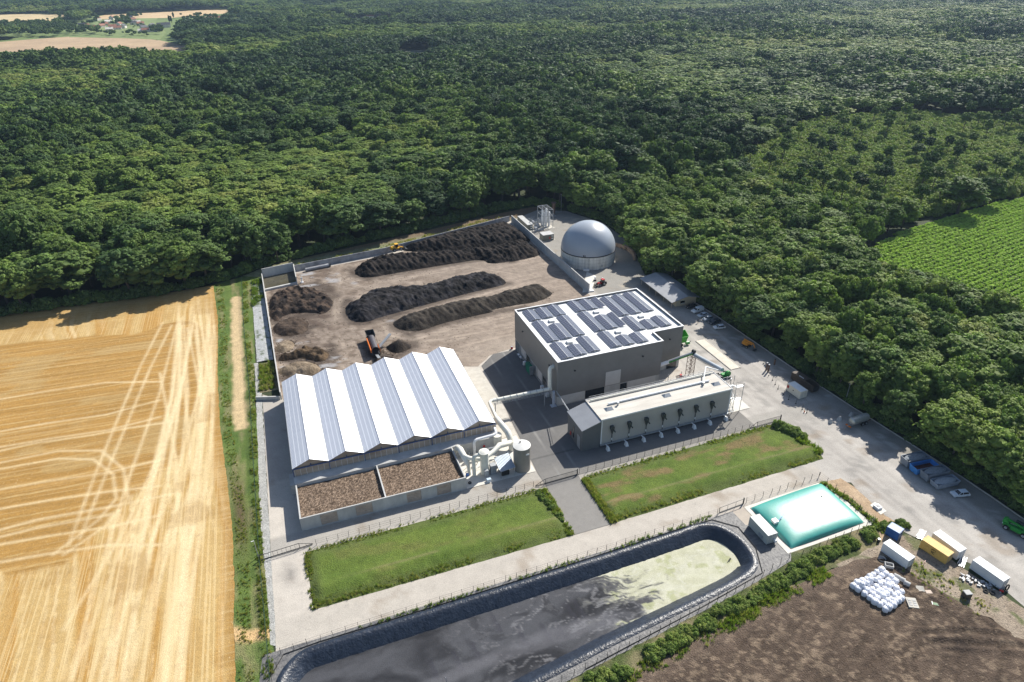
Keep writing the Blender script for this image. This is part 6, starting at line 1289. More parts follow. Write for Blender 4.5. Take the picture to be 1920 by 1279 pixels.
# ================================================================ GAS BAG, BAGS, YARD CLUTTER
t = thing('gas_bag', 'flat pillow-shaped gas bag, glossy teal green at the edges and white on top', 'gas bag', (108.5, 90.2, 0))
gx, gy = np.meshgrid(np.linspace(-1, 1, 61), np.linspace(-1, 1, 45)); cx = [(97.2, 97.3), (120.0, 98.3), (119.8, 83.4), (97.6, 82.9)]
u, v = (gx+1)/2, (gy+1)/2
Xs = (1-u)*(1-v)*cx[3][0]+u*(1-v)*cx[2][0]+(1-u)*v*cx[0][0]+u*v*cx[1][0]; Ys = (1-u)*(1-v)*cx[3][1]+u*(1-v)*cx[2][1]+(1-u)*v*cx[0][1]+u*v*cx[1][1]
pf_ = (1-np.abs(gx)**3.2)*(1-np.abs(gy)**3.2); zz = .2+1.75*np.clip(pf_, 0, 1)**.42+.06*fbm(Xs*.3, Ys*.3, 401)*pf_
# pinched sides
k_ = .6*(1-gx**2)*(np.abs(gy) > .0); Ys += np.sign(gy)*-.0*k_
vtx = np.column_stack([Xs.ravel(), Ys.ravel(), zz.ravel()]); ii = np.arange(45*61).reshape(45, 61); fc = np.stack([ii[:-1, :-1].ravel(), ii[:-1, 1:].ravel(), ii[1:, 1:].ravel(), ii[1:, :-1].ravel()], 1)
gcol = mix((.035, .27, .23), (.045, .32, .27), fbm(Xs*.2, Ys*.2, 402).ravel())
o = mkobj('membrane', vtx, fc, vmat('bag_membrane', .40, (.3, .05), (3, .05), bump=.12, bsc=.5, spec=.9), t, True, col=gcol)
b = MB(); b.prism([cx[3], cx[2], cx[1], cx[0]], .14, .24); b.build('base_mat', m_dark, t)
b = MB(); b.cyl((107, 90.4, 1.9), (107, 90.4, 2.1), .15, n=8); b.build('vent', m_dark, t); b = MB(); b.cyl((115, 93, 1.9), (115, 93, 2.1), .15, n=8); b.build('vent', m_dark, t)
t = thing('hatch_box', 'small white box with a pipe resting on the left edge of the gas bag', 'box', (98.6, 90.4, 1.5)); b = MB(); b.box(98.0, 99.3, 89.6, 90.9, 1.5, 2.1); b.build('body', m_white, t); b = MB(); b.bar((99.3, 89.9, 1.9), (101, 90.6, 2.1), .14); b.build('pipe', bpy.data.materials['blue_paint'], t)
t = thing('manhole_cover', 'raised pale concrete hatch on a slab in the bare earth beside the road', 'hatch', (126.6, 86, 0)); b = MB(); b.bbox(125.9, 127.5, 85.4, 87.0, .16, .75, .12); b.build('cover', m_white, t); b = MB(); b.box(126.3, 127.1, 85.8, 86.6, .75, .85); b.build('lid', m_conc, t)
m_bag = mat('woven_bag', (.80, .81, .86), (.68, .70, .76), 2.5, .7, bump=.6, bsc=4)
def bag():
    t = thing('bulk_bag', '', 'bulk bag'); b = MB(); n = 14; R_ = random.Random(9); rings = [(0, .40), (.08, .52), (.4, .60), (.8, .60), (1.05, .50), (1.16, .34), (1.2, .0)]
    vs = []; 
    for z, r in rings:
        for i in range(n): a = 2*math.pi*i/n; q = r*(1+.07*math.cos(4*a+.8)+R_.uniform(-.04, .04)); vs.append((q*math.cos(a), q*math.sin(a), z+R_.uniform(-.02, .02)))
    b.add(vs, [(j*n+i, j*n+(i+1) % n, (j+1)*n+(i+1) % n, (j+1)*n+i) for j in range(len(rings)-1) for i in range(n)]); b.build('bag', m_bag, t, True)
    b = MB()
    for s1, s2 in ((.3, .3), (-.3, .3), (.3, -.3), (-.3, -.3)): b.tube([(s1*1.1, s2*1.1, 1.0), (s1*.8, s2*.8, 1.3), (s1*.4, s2*.9, 1.15)], .03, 5)
    b.build('strap', m_bag, t)
    return t
ORD = ['first', 'second', 'third', 'fourth', 'fifth', 'sixth', 'seventh', 'eighth', 'ninth', 'tenth', 'eleventh', 'twelfth', 'thirteenth', 'fourteenth', 'fifteenth', 'sixteenth', 'seventeenth', 'eighteenth', 'nineteenth']+['twenty'] + ['twenty-'+w for w in ('first', 'second', 'third', 'fourth', 'fifth', 'sixth', 'seventh', 'eighth', 'ninth')]; ORD[19] = 'twentieth'; ORD += ['thirtieth']+['thirty-'+w for w in ('first', 'second', 'third', 'fourth', 'fifth', 'sixth', 'seventh', 'eighth', 'ninth')]+['fortieth']+['forty-'+w for w in ('first', 'second', 'third', 'fourth', 'fifth', 'sixth', 'seventh', 'eighth', 'ninth')]
bg0 = bag(); first = True; R_ = random.Random(21); BQ = [(101.9, 69.6), (112.2, 71.0), (112.6, 62.6), (103.8, 61.6)]; kbag = 0
for i in range(8):
    for j in range(7):
        u_, v_ = (i+.5)/8, (j+.5)/7
        if (i == 7 and j > 3) or (i == 6 and j == 6) or (i in (5,) and j in (4,)): continue
        x = (1-u_)*(1-v_)*BQ[0][0]+u_*(1-v_)*BQ[1][0]+u_*v_*BQ[2][0]+(1-u_)*v_*BQ[3][0]; y = (1-u_)*(1-v_)*BQ[0][1]+u_*(1-v_)*BQ[1][1]+u_*v_*BQ[2][1]+(1-u_)*v_*BQ[3][1]
        o = bg0 if first else copy_tree(bg0); first = False; kbag += 1
        lb = 'white bulk bag, %s from left in the %s row of the block' % (ORD[i], ('hindmost', 'second hindmost', 'third hindmost', 'middle', 'third', 'second', 'front')[j])
        tag(o, lb, 'bulk bag', 'white bulk bags on the brown field'); place(o, x+R_.uniform(-.2, .2), y+R_.uniform(-.2, .2), .15, R_.uniform(0, 90), R_.uniform(.95, 1.3))
        if 0 < i < 5 and 0 < j < 5 and R_.random() < .3:
            o = copy_tree(bg0); tag(o, 'white bulk bag stacked on top, over the %s bag of the %s row' % (ORD[i], ('hindmost', 'second hindmost', 'third hindmost', 'middle', 'third', 'second', 'front')[j]), 'bulk bag', 'bulk bags stacked on the block'); place(o, x+R_.uniform(-.3, .3), y+R_.uniform(-.3, .3), 1.1, R_.uniform(0, 90), R_.uniform(.75, .95))
bgq = lambda x, y, z=0: P(1580+x/6, 1000+y/6, z)
def junk(name, label, cat, q, fn, ang=0):
    x, y = bgq(*q); t = thing(name, label, cat); fn(t); place(t, x, y, .15, ang); return t
def f_(t): b = MB(); R_ = random.Random(4); [b.bbox(-.5+R_.uniform(-.4, .4), .1+R_.uniform(-.3, .4), -.5+R_.uniform(-.3, .3), .2+R_.uniform(-.2, .3), .05, .4+R_.random()*.6, .12) for k in range(7)]; b.build('heap', mat('grey_scrap', (.10, .10, .10), (.45, .45, .45), 4, .7), t); b = MB(); b.bar((-.6, 0, .8), (.6, .3, 1.0), .1); b.build('bar', m_galv, t)
junk('scrap_bundle', 'dark crumpled bundle in the middle of the white bulk bags', 'bundle', (545, 760), f_)
def f_(t):
    b = MB(); b.box(-1.0, 1.0, -1.3, 1.3, 0, .45); b.build('slab', m_slab, t); b = MB()
    for k in (-.6, 0, .6): b.box(-.75, -.15, k-.2, k+.2, .45, .52); b.box(.15, .75, k-.2, k+.2, .45, .52)
    b.build('ridges', m_conc, t)
junk('concrete_element', 'flat pale concrete element lying beside the bulk bags', 'concrete block', (775, 800), f_, -30)
for i, q in enumerate(((600, 510), (660, 545), (715, 590))):
    def f_(t, r=.52): b = MB(); b.cyl((-.6, 0, r), (.6, 0, r), r, n=18, caps=False); b.cyl((-.6, 0, r), (.6, 0, r), r*.84, n=18, caps=False); autosmooth(b.build('pipe', m_conc, t)); b = MB(); b.cyl((-.62, 0, r), (-.5, 0, r), r*1.06, n=18); b.build('collar', m_conc, t)
    junk('concrete_pipe', ('short concrete pipe lying nearest to the concrete trough, one of three', 'short concrete pipe in the middle of the three lying in line', 'short concrete pipe lying furthest from the concrete trough')[i], 'pipe', q, f_, -62)
def f_(t): b = MB(); b.box(-.9, .9, -.6, -.45, 0, .9); b.box(-.9, .9, .45, .6, 0, .9); b.box(-.9, -.75, -.45, .45, 0, .9); b.box(.75, .9, -.45, .45, 0, .9); b.build('trough', m_conc, t); b = MB(); b.box(-.75, .75, -.45, .45, .02, .3); b.build('soil', m_dark, t)
junk('concrete_trough', 'open concrete trough between the white container and the bags', 'trough', (512, 385), f_, -40)
def f_(t): b = MB(); b.cyl((0, 0, 0), (0, 0, .5), .75, .85, n=16, caps=False); b.build('wall', m_galv, t); b = MB(); b.cyl((0, 0, .02), (0, 0, .1), .7, n=16); b.build('bottom', m_galv, t)
junk('metal_tub', 'round grey metal tub beside the white container', 'tub', (435, 305), f_)
def f_(t):
    b = MB(); R_ = random.Random(8)
    for k in range(9): b.bar((-1.6+R_.uniform(-.3, .3), -.5+k*.12, .1+.05*(k % 3)), (1.6+R_.uniform(-.4, .4), -.4+k*.12+R_.uniform(-.2, .2), .12+.06*(k % 3)), .12, .08)
    b.build('beams', m_galv, t); b = MB(); b.bar((-1.5, .8, .3), (1.2, .5, .4), .1); b.build('pole', m_white, t)
junk('metal_profiles', 'stack of grey metal beams at the end of the yellow container', 'beams', (1345, 330), f_, 30)
junk('pipe_stack', 'bundle of long pale pipes beside the blue container and the road', 'pipes', (880, 25), lambda t: f_(t), 28)
def tyre(t, r=.55): 
    b = MB(); n = 16; vs = []
    for i in range(n):
        a = 2*math.pi*i/n
        for k in range(6): p = 2*math.pi*k/6; q = r-.14+.14*math.cos(p); vs.append((q*math.cos(a), q*math.sin(a), .14+.14*math.sin(p)))
    b.add(vs, [(i*6+k, ((i+1) % n)*6+k, ((i+1) % n)*6+(k+1) % 6, i*6+(k+1) % 6) for i in range(n) for k in range(6)]); b.build('tyre', m_black, t, True)
junk('car_tyre', 'tyre lying on the scrap in front of the right white container', 'tyre', (1605, 662), tyre); junk('car_tyre', 'tyre lying next to red scrap near the end of the right white container', 'tyre', (1682, 682), tyre)
ty = thing('truck_tyre', 'big black tyre leaning against the end of the right white container', 'tyre'); tyre(ty, .8); place(ty, 132.9, 57.25, .9, 8); ty.rotation_euler = (math.radians(80), 0, math.radians(8))
ty = thing('spare_tyre', 'black tyre lying on the slab in front of the right filter bed corner', 'tyre'); tyre(ty, .5); place(ty, 34.4, 131.1, .16)
def f_(t): b = MB(); b.box(-.7, .7, -.6, .6, 0, 1.5); b.build('body', m_dark, t); b = MB(); b.bbox(-.75, .75, -.65, .65, 1.5, 1.62, .06); b.build('top', m_conc, t)
junk('metal_cabinet', 'black box with pale top standing alone on the brown field', 'cabinet', (1380, 725), f_, -15)
def f_(t): b = MB(); b.bar((0, 0, 0), (0, 0, 3.0), .07); b.build('pole', m_dark, t); b = MB(); b.box(-.35, .35, -.03, .03, 2.5, 3.1); b.build('sign', m_red, t)
junk('sign_post', 'thin post with a red sign in front of the yellow container', 'sign', (880, 430), f_, 30)
def f_(t):
    b = MB(); R_ = random.Random(11)
    for k in range(60): x, y, s_ = R_.uniform(-4, 4), R_.uniform(-1, 1), R_.uniform(.1, .4); n0 = len(b.v); b.box(x-s_, x+s_, y-s_*.5, y+s_*.5, R_.uniform(0, .3), R_.uniform(.32, .5)); b.rot(R_.uniform(0, 3), (x, y), n0)
    b.build('scrap', mat('mixed_scrap', (.55, .56, .58), (.12, .13, .15), 2, .5), t); b = MB(); b.bbox(3.4, 4.2, -.6, -.1, .3, .6, .1); b.build('red_scrap', m_red, t)
junk('scrap_pile', 'strip of grey and white scrap along the right white container', 'scrap', (1545, 575), f_, -50)
def f_(t):
    b = MB(); b.add([(-.9, -.6, .05), (.8, -.8, .1), (1.0, .5, .5), (-.4, .9, .3)], [(0, 1, 2, 3)]); b.box(-.9, .6, -.5, -.3, 0, .2); b.build('sheet', m_slab, t); b = MB(); b.box(.9, 2.2, -1.2, -.3, .02, .25); b.build('board', m_wood, t)
junk('broken_pallet', 'broken pale pallet pieces right of the concrete pipes', 'pallet', (860, 640), f_, -20)
def f_(t): b = MB(); [b.bar((-1.1, -.2+.15*k, .15), (1.1, -.3+.18*k, .12), .12) for k in range(4)]; b.build('planks', mat('green_planks', (.35, .45, .32), (.2, .3, .18), 3, .8), t); b = MB(); b.bar((-.2, -.5, .25), (-.1, .5, .25), .1); b.build('crosspiece', m_white, t)
junk('plank_bundle', 'small bundle of greenish planks on the brown field', 'planks', (1010, 800), f_, -35)
t = thing('oil_drum', 'dark drum standing at the edge of the bushes left of the white container', 'drum'); b = MB(); b.cyl((0, 0, 0), (0, 0, .9), .32, n=12); b.build('drum', m_black, t); b = MB(); b.cyl((0, 0, .9), (0, 0, .93), .3, n=12); b.build('lid', m_galv, t); x, y = bgq(400, 100); place(t, x, y, .15)
# things along the open left side of the hall
def ibc(label, x, y):
    t = thing('liquid_tank', label, 'tank', (x, y, 0), 'white tanks along the hall'); b = MB(); b.bbox(x-.5, x+.5, y-.5, y+.5, .3, 1.5, .1); b.build('tank', m_white, t); b = MB(); b.box(x-.6, x+.6, y-.6, y+.6, .12, .28)
    for k in range(5): b.bar((x-.55+k*.275, y-.56, .3), (x-.55+k*.275, y-.56, 1.5), .03)
    b.build('cage', m_galv, t); return t
ibc('white cage tank standing by the hall wall, nearest to the duct riser', 69.0, 161.0); ibc('white cage tank by the hall wall, second from the duct riser', 69.0, 165.3); ibc('white cage tank by the hall wall beyond the green box', 69.1, 181.2)
t = thing('green_container', 'tall dark green container standing open at the hall left wall', 'container', (69.3, 176, 0)); b = MB(); b.box(68.3, 69.6, 174.5, 178.2, .2, 3.2); b.build('body', mat('deep_green', (.01, .17, .10), None, 1, .5), t); b = MB(); b.box(68.3, 69.6, 174.4, 174.5, .1, 3.5); b.build('door', m_galv, t)
t = thing('oil_barrel', 'red barrel at the far left corner of the grey hall', 'barrel', (68.8, 193, 0)); b = MB(); b.cyl((68.8, 193, .1), (68.8, 193, 1.0), .4, n=12); b.build('drum', m_red, t); b = MB(); b.cyl((68.8, 193, 1.0), (68.8, 193, 1.04), .36, n=12); b.build('lid', m_galv, t)
t = thing('workbench', 'grey steel bench with clutter along the hall left wall', 'bench', (69.2, 186, 0)); b = MB(); b.box(68.7, 69.6, 184, 188, .9, 1.0)
for y in (184.1, 187.9): b.box(68.75, 68.85, y-.05, y+.05, .1, .9); b.box(69.45, 69.55, y-.05, y+.05, .1, .9)
b.build('table', m_galv, t); b = MB(); b.bbox(68.8, 69.4, 184.5, 185.3, 1.0, 1.5, .1); b.bbox(68.8, 69.4, 186.5, 187.2, 1.0, 1.35, .1); b.build('boxes', m_white, t)
# black hoses along the lagoon rim
t = mkobj('drain_hose', *(lambda b: (b.v, b.f))(MB().tube([(-19, 90, .2), (-15, 96.2, .2), (-8, 96.6, .22), (20, 96.7, .2), (50, 96.9, .22), (78, 97.5, .2), (86, 97.3, .2), (90.5, 93, .2), (90.2, 86, .2), (87, 79.5, .2), (70, 76.6, .2), (40, 72.2, .2)], .09, 6)), m_black); tag(t, 'long black hose laid around the rim of the lagoon', 'hose')
t = thing('floating_marker', 'two small dark hose ends floating at the pale end of the lagoon', 'hose', (82, 88, -2)); b = MB(); b.bar((83.4, 86.4, -1.92), (84.2, 86.9, -1.9), .3); b.build('float', m_black, t); b = MB(); b.bar((82.8, 86.2, -1.95), (83.4, 86.5, -1.93), .12); b.build('hose', m_dark, t)
for i, (x, y) in enumerate(((7, 80.5), (10.6, 80.6), (14.2, 80.4))): 
    t = tag(mkobj('mixer_rod', *(lambda b: (b.v, b.f))(MB().bar((x, y, -2.3), (x-.1, y+.3, -.9), .1)), m_galv), ('left', 'middle', 'right')[i]+' one of three thin rods sticking out of the dark slurry', 'rod', 'rods in the lagoon')
# ================================================================ VEGETATION
def leafmat(name, ramp, trans=.22, rough=.65):
    m = bpy.data.materials.new(name); m.use_nodes = True; nt = m.node_tree; N = nt.nodes; L = nt.links; b = N['Principled BSDF']
    at = N.new('ShaderNodeAttribute'); at.attribute_type = 'INSTANCER'; at.attribute_name = 'tint'
    oi = N.new('ShaderNodeObjectInfo'); md = N.new('ShaderNodeMath'); md.operation = 'MULTIPLY_ADD'; md.inputs[1].default_value = .16
    L.new(oi.outputs['Random'], md.inputs[0]); L.new(at.outputs['Fac'], md.inputs[2])
    ca = N.new('ShaderNodeAttribute'); ca.attribute_name = 'col'
    rp = N.new('ShaderNodeValToRGB'); e = rp.color_ramp.elements
    e[0].position, e[0].color = ramp[0][0], (*ramp[0][1], 1); e[1].position, e[1].color = ramp[-1][0], (*ramp[-1][1], 1)
    for p, c in ramp[1:-1]: x = e.new(p); x.color = (*c, 1)
    L.new(md.outputs[0], rp.inputs[0])
    vm = N.new('ShaderNodeVectorMath'); vm.operation = 'MULTIPLY'; L.new(rp.outputs[0], vm.inputs[0]); L.new(ca.outputs['Color'], vm.inputs[1])
    L.new(vm.outputs[0], b.inputs['Base Color']); b.inputs['Roughness'].default_value = rough; b.inputs['Specular IOR Level'].default_value = .12
    tr = N.new('ShaderNodeBsdfTranslucent'); mx = N.new('ShaderNodeMixShader'); mx.inputs[0].default_value = trans
    sc2 = N.new('ShaderNodeVectorMath'); sc2.operation = 'MULTIPLY'; sc2.inputs[1].default_value = (1.3, 1.5, .7); L.new(vm.outputs[0], sc2.inputs[0]); L.new(sc2.outputs[0], tr.inputs[0])
    L.new(b.outputs[0], mx.inputs[1]); L.new(tr.outputs[0], mx.inputs[2]); L.new(mx.outputs[0], N['Material Output'].inputs[0])
    return m
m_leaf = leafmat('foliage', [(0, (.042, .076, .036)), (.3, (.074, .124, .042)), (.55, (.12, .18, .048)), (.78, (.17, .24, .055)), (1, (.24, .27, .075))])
m_bark = mat('bark', (.11, .09, .07), (.06, .05, .04), 2, .9)
def ico(sub=1):
    import bmesh
    bm = bmesh.new(); bmesh.ops.create_icosphere(bm, subdivisions=sub, radius=1)
    v = np.array([q.co[:] for q in bm.verts]); f = np.array([[w.index for w in q.verts] for q in bm.faces]); bm.free(); return v, f
ICO1, ICO2 = ico(1), ico(2)
def crown(seed, R_=5., Hc=8., zc=12., nl=18, nleaf=2400, size=.55, core=ICO2, flat=.8, gap=.0, lobe=(.28, .42), core_k=.8, clump=0):
    """leafy crown: lobes spread over a dome, each covered with small leaf clusters, over a rough solid heart"""
    g = np.random.default_rng(seed); V = []; Fq = []; C = []; cs = []; rs = []
    for i in range(nl):
        # spread directions, mostly upper half
        z = -.75+1.7*((i+.5)/nl); z = min(z, .97); a = i*2.39996+g.uniform(-.4, .4); q = math.sqrt(max(0, 1-z*z))
        r = g.uniform(*lobe)*R_; k = g.uniform(.55, .8)
        cs.append((q*math.cos(a)*R_*k, q*math.sin(a)*R_*k, zc+z*Hc*.5*k)); rs.append(r)
    cs.append((0, 0, zc-.05*Hc)); rs.append(R_*.58)
    cs = np.array(cs); rs = np.array(rs); vs = []; fs = []; n0 = 0; br = g.uniform(.78, 1.2, len(rs))
    for j, (c, r) in enumerate(zip(cs, rs)):
        v, f = core; nn = 1+.22*(g.random(len(v))-.5)*2
        p = c+v*nn[:, None]*r*np.array((1, 1, flat))*core_k; vs.append(p); fs.append(f+n0); n0 += len(v); C.append(np.full(len(v), br[j]*.8))  # heart toned darker than its leaves: inner crown shade put into the colour
    Vt = np.concatenate(vs); Ft = np.concatenate(fs)
    # leaf clusters
    w = rs**2; j = g.choice(len(rs), nleaf*2, p=w/w.sum()); d = g.normal(size=(nleaf*2, 3)); d /= np.linalg.norm(d, axis=1)[:, None]; d[:, 2] = np.where(d[:, 2] < -.3, -d[:, 2], d[:, 2])
    p = cs[j]+d*(rs[j]*g.uniform(.86, 1.16, nleaf*2))[:, None]*np.array((1, 1, flat)); tonec = np.ones(nleaf*2)
    if clump:      # leaves gathered into tufts with gaps between them
        nc = clump; jc = g.choice(len(rs), nc, p=w/w.sum()); dc = g.normal(size=(nc, 3)); dc /= np.linalg.norm(dc, axis=1)[:, None]; dc[:, 2] = np.where(dc[:, 2] < -.3, -dc[:, 2], dc[:, 2])
        pc = cs[jc]+dc*(rs[jc]*g.uniform(.9, 1.15, nc))[:, None]*np.array((1, 1, flat)); q = g.integers(0, nc, nleaf*2); off = g.normal(size=(nleaf*2, 3)); off /= np.linalg.norm(off, axis=1)[:, None]
        rc = g.uniform(.45, .95, nc); p = pc[q]+off*(rc[q]*g.uniform(.6, 1.05, nleaf*2))[:, None]*np.array((1, 1, .75)); d = off*.6+dc[q]*.6; j = jc[q]; tonec = g.uniform(.7, 1.3, nc)[q]
    ok = np.ones(len(p), bool)
    for c, r in zip(cs, rs): ok &= ((p-c)/np.array((1, 1, flat))**1 @ np.eye(3)).__pow__(2).sum(1) > (r*(.84 if not clump else .72))**2
    p = p[ok][:nleaf]; d = d[ok][:nleaf]; j = j[ok][:nleaf]; tonec = tonec[ok][:nleaf]; n = len(p)
    nr = d+g.normal(size=(n, 3))*.55+np.array((0, 0, .35)); nr /= np.linalg.norm(nr, axis=1)[:, None]
    t = np.cross(nr, g.normal(size=(n, 3))); t /= np.linalg.norm(t, axis=1)[:, None]; b_ = np.cross(nr, t)
    s = g.uniform(.6, 1.25, n)[:, None]*size; s2 = s*g.uniform(.45, .8, n)[:, None]
    quad = np.stack([p-t*s, p-b_*s2, p+t*s, p+b_*s2], 1).reshape(-1, 3)
    cq = np.repeat(br[j]*tonec*g.uniform(.8, 1.2, n), 4)
    q0 = len(Vt); idx = np.arange(n*4).reshape(n, 4)+q0
    Fq = np.concatenate([Ft, idx[:, [0, 1, 2]], idx[:, [0, 2, 3]]])
    return np.concatenate([Vt, quad]), Fq, np.concatenate(C+[cq])
def trunk_mb(h, r, seed, limbs=4, spread=2.4):
    g = random.Random(seed); b = MB(); b.tube([(0, 0, -.2), (g.uniform(-.2, .2), g.uniform(-.2, .2), h*.35), (g.uniform(-.4, .4), g.uniform(-.4, .4), h*.7), (0, 0, h)], [r, r*.75, r*.55, r*.3], 7)
    for k in range(limbs): a = k*2.4+g.random(); z = h*g.uniform(.45, .75); b.tube([(0, 0, z), (math.cos(a)*spread*.5, math.sin(a)*spread*.5, z+1.4), (math.cos(a)*spread, math.sin(a)*spread, z+3)], [r*.4, r*.28, r*.12], 5)
    return b
def joined(name, parts, mats):
    """parts: (V, F, col, material index); one mesh for instancing"""
    V = []; Fs = []; Cs = []; M_ = []; n0 = 0
    for v, f, c, mi in parts:
        v = np.asarray(v); V.append(v); Cs.append(np.broadcast_to(c, (len(v),)) if np.ndim(c) < 2 else c)
        for q in f:
            Fs.append(tuple(int(i)+n0 for i in q)); M_.append(mi)
        n0 += len(v)
    me = bpy.data.meshes.new(name); me.from_pydata(np.concatenate(V).tolist(), [], Fs); me.update()
    for m in mats: me.materials.append(m)
    me.polygons.foreach_set('material_index', np.array(M_, np.int32)); setcol(me, np.concatenate(Cs)[:, None])
    return bpy.data.objects.new(name, me)
def meshof(name, v, f, c, m):
    me = bpy.data.meshes.new(name); me.from_pydata(v.tolist(), [], f.tolist()); me.update(); me.materials.append(m); setcol(me, c[:, None]); return me
KINDS = []    # near kinds: (crown mesh, trunk mesh, joined object, nominal radius, label words)
spec = [dict(R_=6.2, Hc=15, zc=10.5, nl=34, nleaf=7000, size=.38), dict(R_=5.4, Hc=16, zc=10.5, nl=30, nleaf=6500, size=.38), dict(R_=6.8, Hc=13.5, zc=10.8, nl=40, nleaf=7600, size=.4, lobe=(.22, .36)), dict(R_=5.0, Hc=17, zc=10.8, nl=24, nleaf=6000, lobe=(.3, .46), size=.36), dict(R_=5.8, Hc=15, zc=10.8, nl=44, nleaf=7000, lobe=(.18, .30), size=.34)]
WORD = ['broad round-crowned', 'tall dense-crowned', 'wide spreading', 'upright oval', 'loose many-lobed']
for i, s_ in enumerate(spec):
    v, f, c = crown(500+i, core_k=.74, clump=(330, 300, 360, 280, 320)[i], **s_); tb = trunk_mb(12, .42, 600+i)
    KINDS.append((meshof('crown', v, f, c, m_leaf), tb, joined('tree_kind', [(v, f, c, 0), (np.array(tb.v), tb.f, 1.0, 1)], [m_leaf, m_bark]), s_['R_']))
for k in KINDS: pass
TRM = []
for i, k in enumerate(KINDS):
    me = bpy.data.meshes.new('trunk'); me.from_pydata(k[1].v, [], k[1].f); me.update(); me.materials.append(m_bark); TRM.append(me)
FARK = []
for i in range(4):
    v, f, c = crown(540+i, R_=(6.3, 5.6, 7.0, 6.0)[i], Hc=(9, 10, 8.5, 10)[i], zc=12, nl=(14, 12, 16, 13)[i], nleaf=900, size=.6, core=ICO1, clump=70, core_k=.86, lobe=(.32, .48)); FARK.append(joined('far_tree_kind', [(v, f, c, 0)], [m_leaf]))
SLIM = []
for i in range(2):
    v, f, c = crown(560+i, R_=3.4, Hc=9, zc=13.5, nl=11, nleaf=800, size=.55, core=ICO1, lobe=(.26, .4)); tb = trunk_mb(13.5, .25, 660+i, 5, 1.6); SLIM.append(joined('slim_tree_kind', [(v, f, c*.9, 0), (np.array(tb.v), tb.f, 1.0, 1)], [m_leaf, m_bark]))
BUSH = []
for i in range(3):
    v, f, c = crown(580+i, R_=1.5, Hc=2.2, zc=.8, nl=9, nleaf=420, size=.2, core=ICO1, lobe=(.35, .5)); BUSH.append(joined('bush_kind', [(v, f, c, 0)], [m_leaf]))
def tuft(seed, n=16, h=.7, w=.06, spread=.35):
    g = random.Random(seed); V = []; Fs = []
    for i in range(n):
        a = g.uniform(0, 6.28); r = g.uniform(0, spread); x, y = r*math.cos(a), r*math.sin(a); a2 = g.uniform(0, 6.28); hh = h*g.uniform(.5, 1.1); dx, dy = math.cos(a2)*w, math.sin(a2)*w; lx, ly = g.uniform(-.3, .3)*hh, g.uniform(-.3, .3)*hh
        k = len(V); V += [(x-dx, y-dy, 0), (x+dx, y+dy, 0), (x+lx+dx*.6, y+ly+dy*.6, hh*.7), (x+lx*1.5, y+ly*1.5, hh)]; Fs += [(k, k+1, k+2), (k, k+2, k+3)]
    return joined('tuft_kind', [(np.array(V), Fs, np.array([g.uniform(.7, 1.2) for _ in V]), 0)], [m_tuft])
m_tuft = leafmat('tall_grass', [(0, (.07, .12, .025)), (.4, (.13, .20, .035)), (.7, (.20, .23, .06)), (1, (.36, .30, .14))], .45, .8)
TUFT = [tuft(1), tuft(2, 20, .9), tuft(3, 14, .5, .07, .45)]
def scatter(name, label, cat, pts, protos, kind='stuff', group=None):
    """pts rows: x,y,z,rot,sx,sy,sz,kind index,tint. One object whose points carry instances of the plant kinds."""
    pts = np.asarray(pts, float); n = len(pts)
    me = bpy.data.meshes.new(name); me.vertices.add(n); me.vertices.foreach_set('co', pts[:, :3].astype(np.float32).ravel())
    def at(nm, ty, data):
        a = me.attributes.new(nm, ty, 'POINT'); a.data.foreach_set('vector' if ty == 'FLOAT_VECTOR' else 'value', np.ascontiguousarray(data).ravel())
    at('rot', 'FLOAT_VECTOR', np.column_stack([np.zeros(n), np.zeros(n), pts[:, 3]]).astype(np.float32)); at('scl', 'FLOAT_VECTOR', pts[:, 4:7].astype(np.float32))
    at('kid', 'INT', pts[:, 7].astype(np.int32)); at('tint', 'FLOAT', pts[:, 8].astype(np.float32))
    o = bpy.data.objects.new(name, me); COL.objects.link(o); o['kind'] = kind
    if label: o['label'] = label; o['category'] = cat
    ng = bpy.data.node_groups.new(name, 'GeometryNodeTree'); ng.interface.new_socket('Geometry', in_out='INPUT', socket_type='NodeSocketGeometry'); ng.interface.new_socket('Geometry', in_out='OUTPUT', socket_type='NodeSocketGeometry')
    N = ng.nodes; L = ng.links; gi = N.new('NodeGroupInput'); go = N.new('NodeGroupOutput'); jn = N.new('GeometryNodeJoinGeometry')
    def na(nm, ty): a = N.new('GeometryNodeInputNamedAttribute'); a.data_type = ty; a.inputs[0].default_value = nm; return a.outputs[0]
    for k, pr in enumerate(protos):
        ip = N.new('GeometryNodeInstanceOnPoints'); L.new(gi.outputs[0], ip.inputs['Points'])
        cm = N.new('FunctionNodeCompare'); cm.data_type = 'INT'; cm.operation = 'EQUAL'; L.new(na('kid', 'INT'), cm.inputs[2]); cm.inputs[3].default_value = k; L.new(cm.outputs[0], ip.inputs['Selection'])
        ob = N.new('GeometryNodeObjectInfo'); ob.inputs['Object'].default_value = pr; ob.inputs['As Instance'].default_value = True; L.new(ob.outputs['Geometry'], ip.inputs['Instance'])
        er = N.new('FunctionNodeEulerToRotation'); L.new(na('rot', 'FLOAT_VECTOR'), er.inputs[0]); L.new(er.outputs[0], ip.inputs['Rotation']); L.new(na('scl', 'FLOAT_VECTOR'), ip.inputs['Scale'])
        L.new(ip.outputs[0], jn.inputs[0])
    L.new(jn.outputs[0], go.inputs[0]); m = o.modifiers.new('plants', 'NODES'); m.node_group = ng
    return o
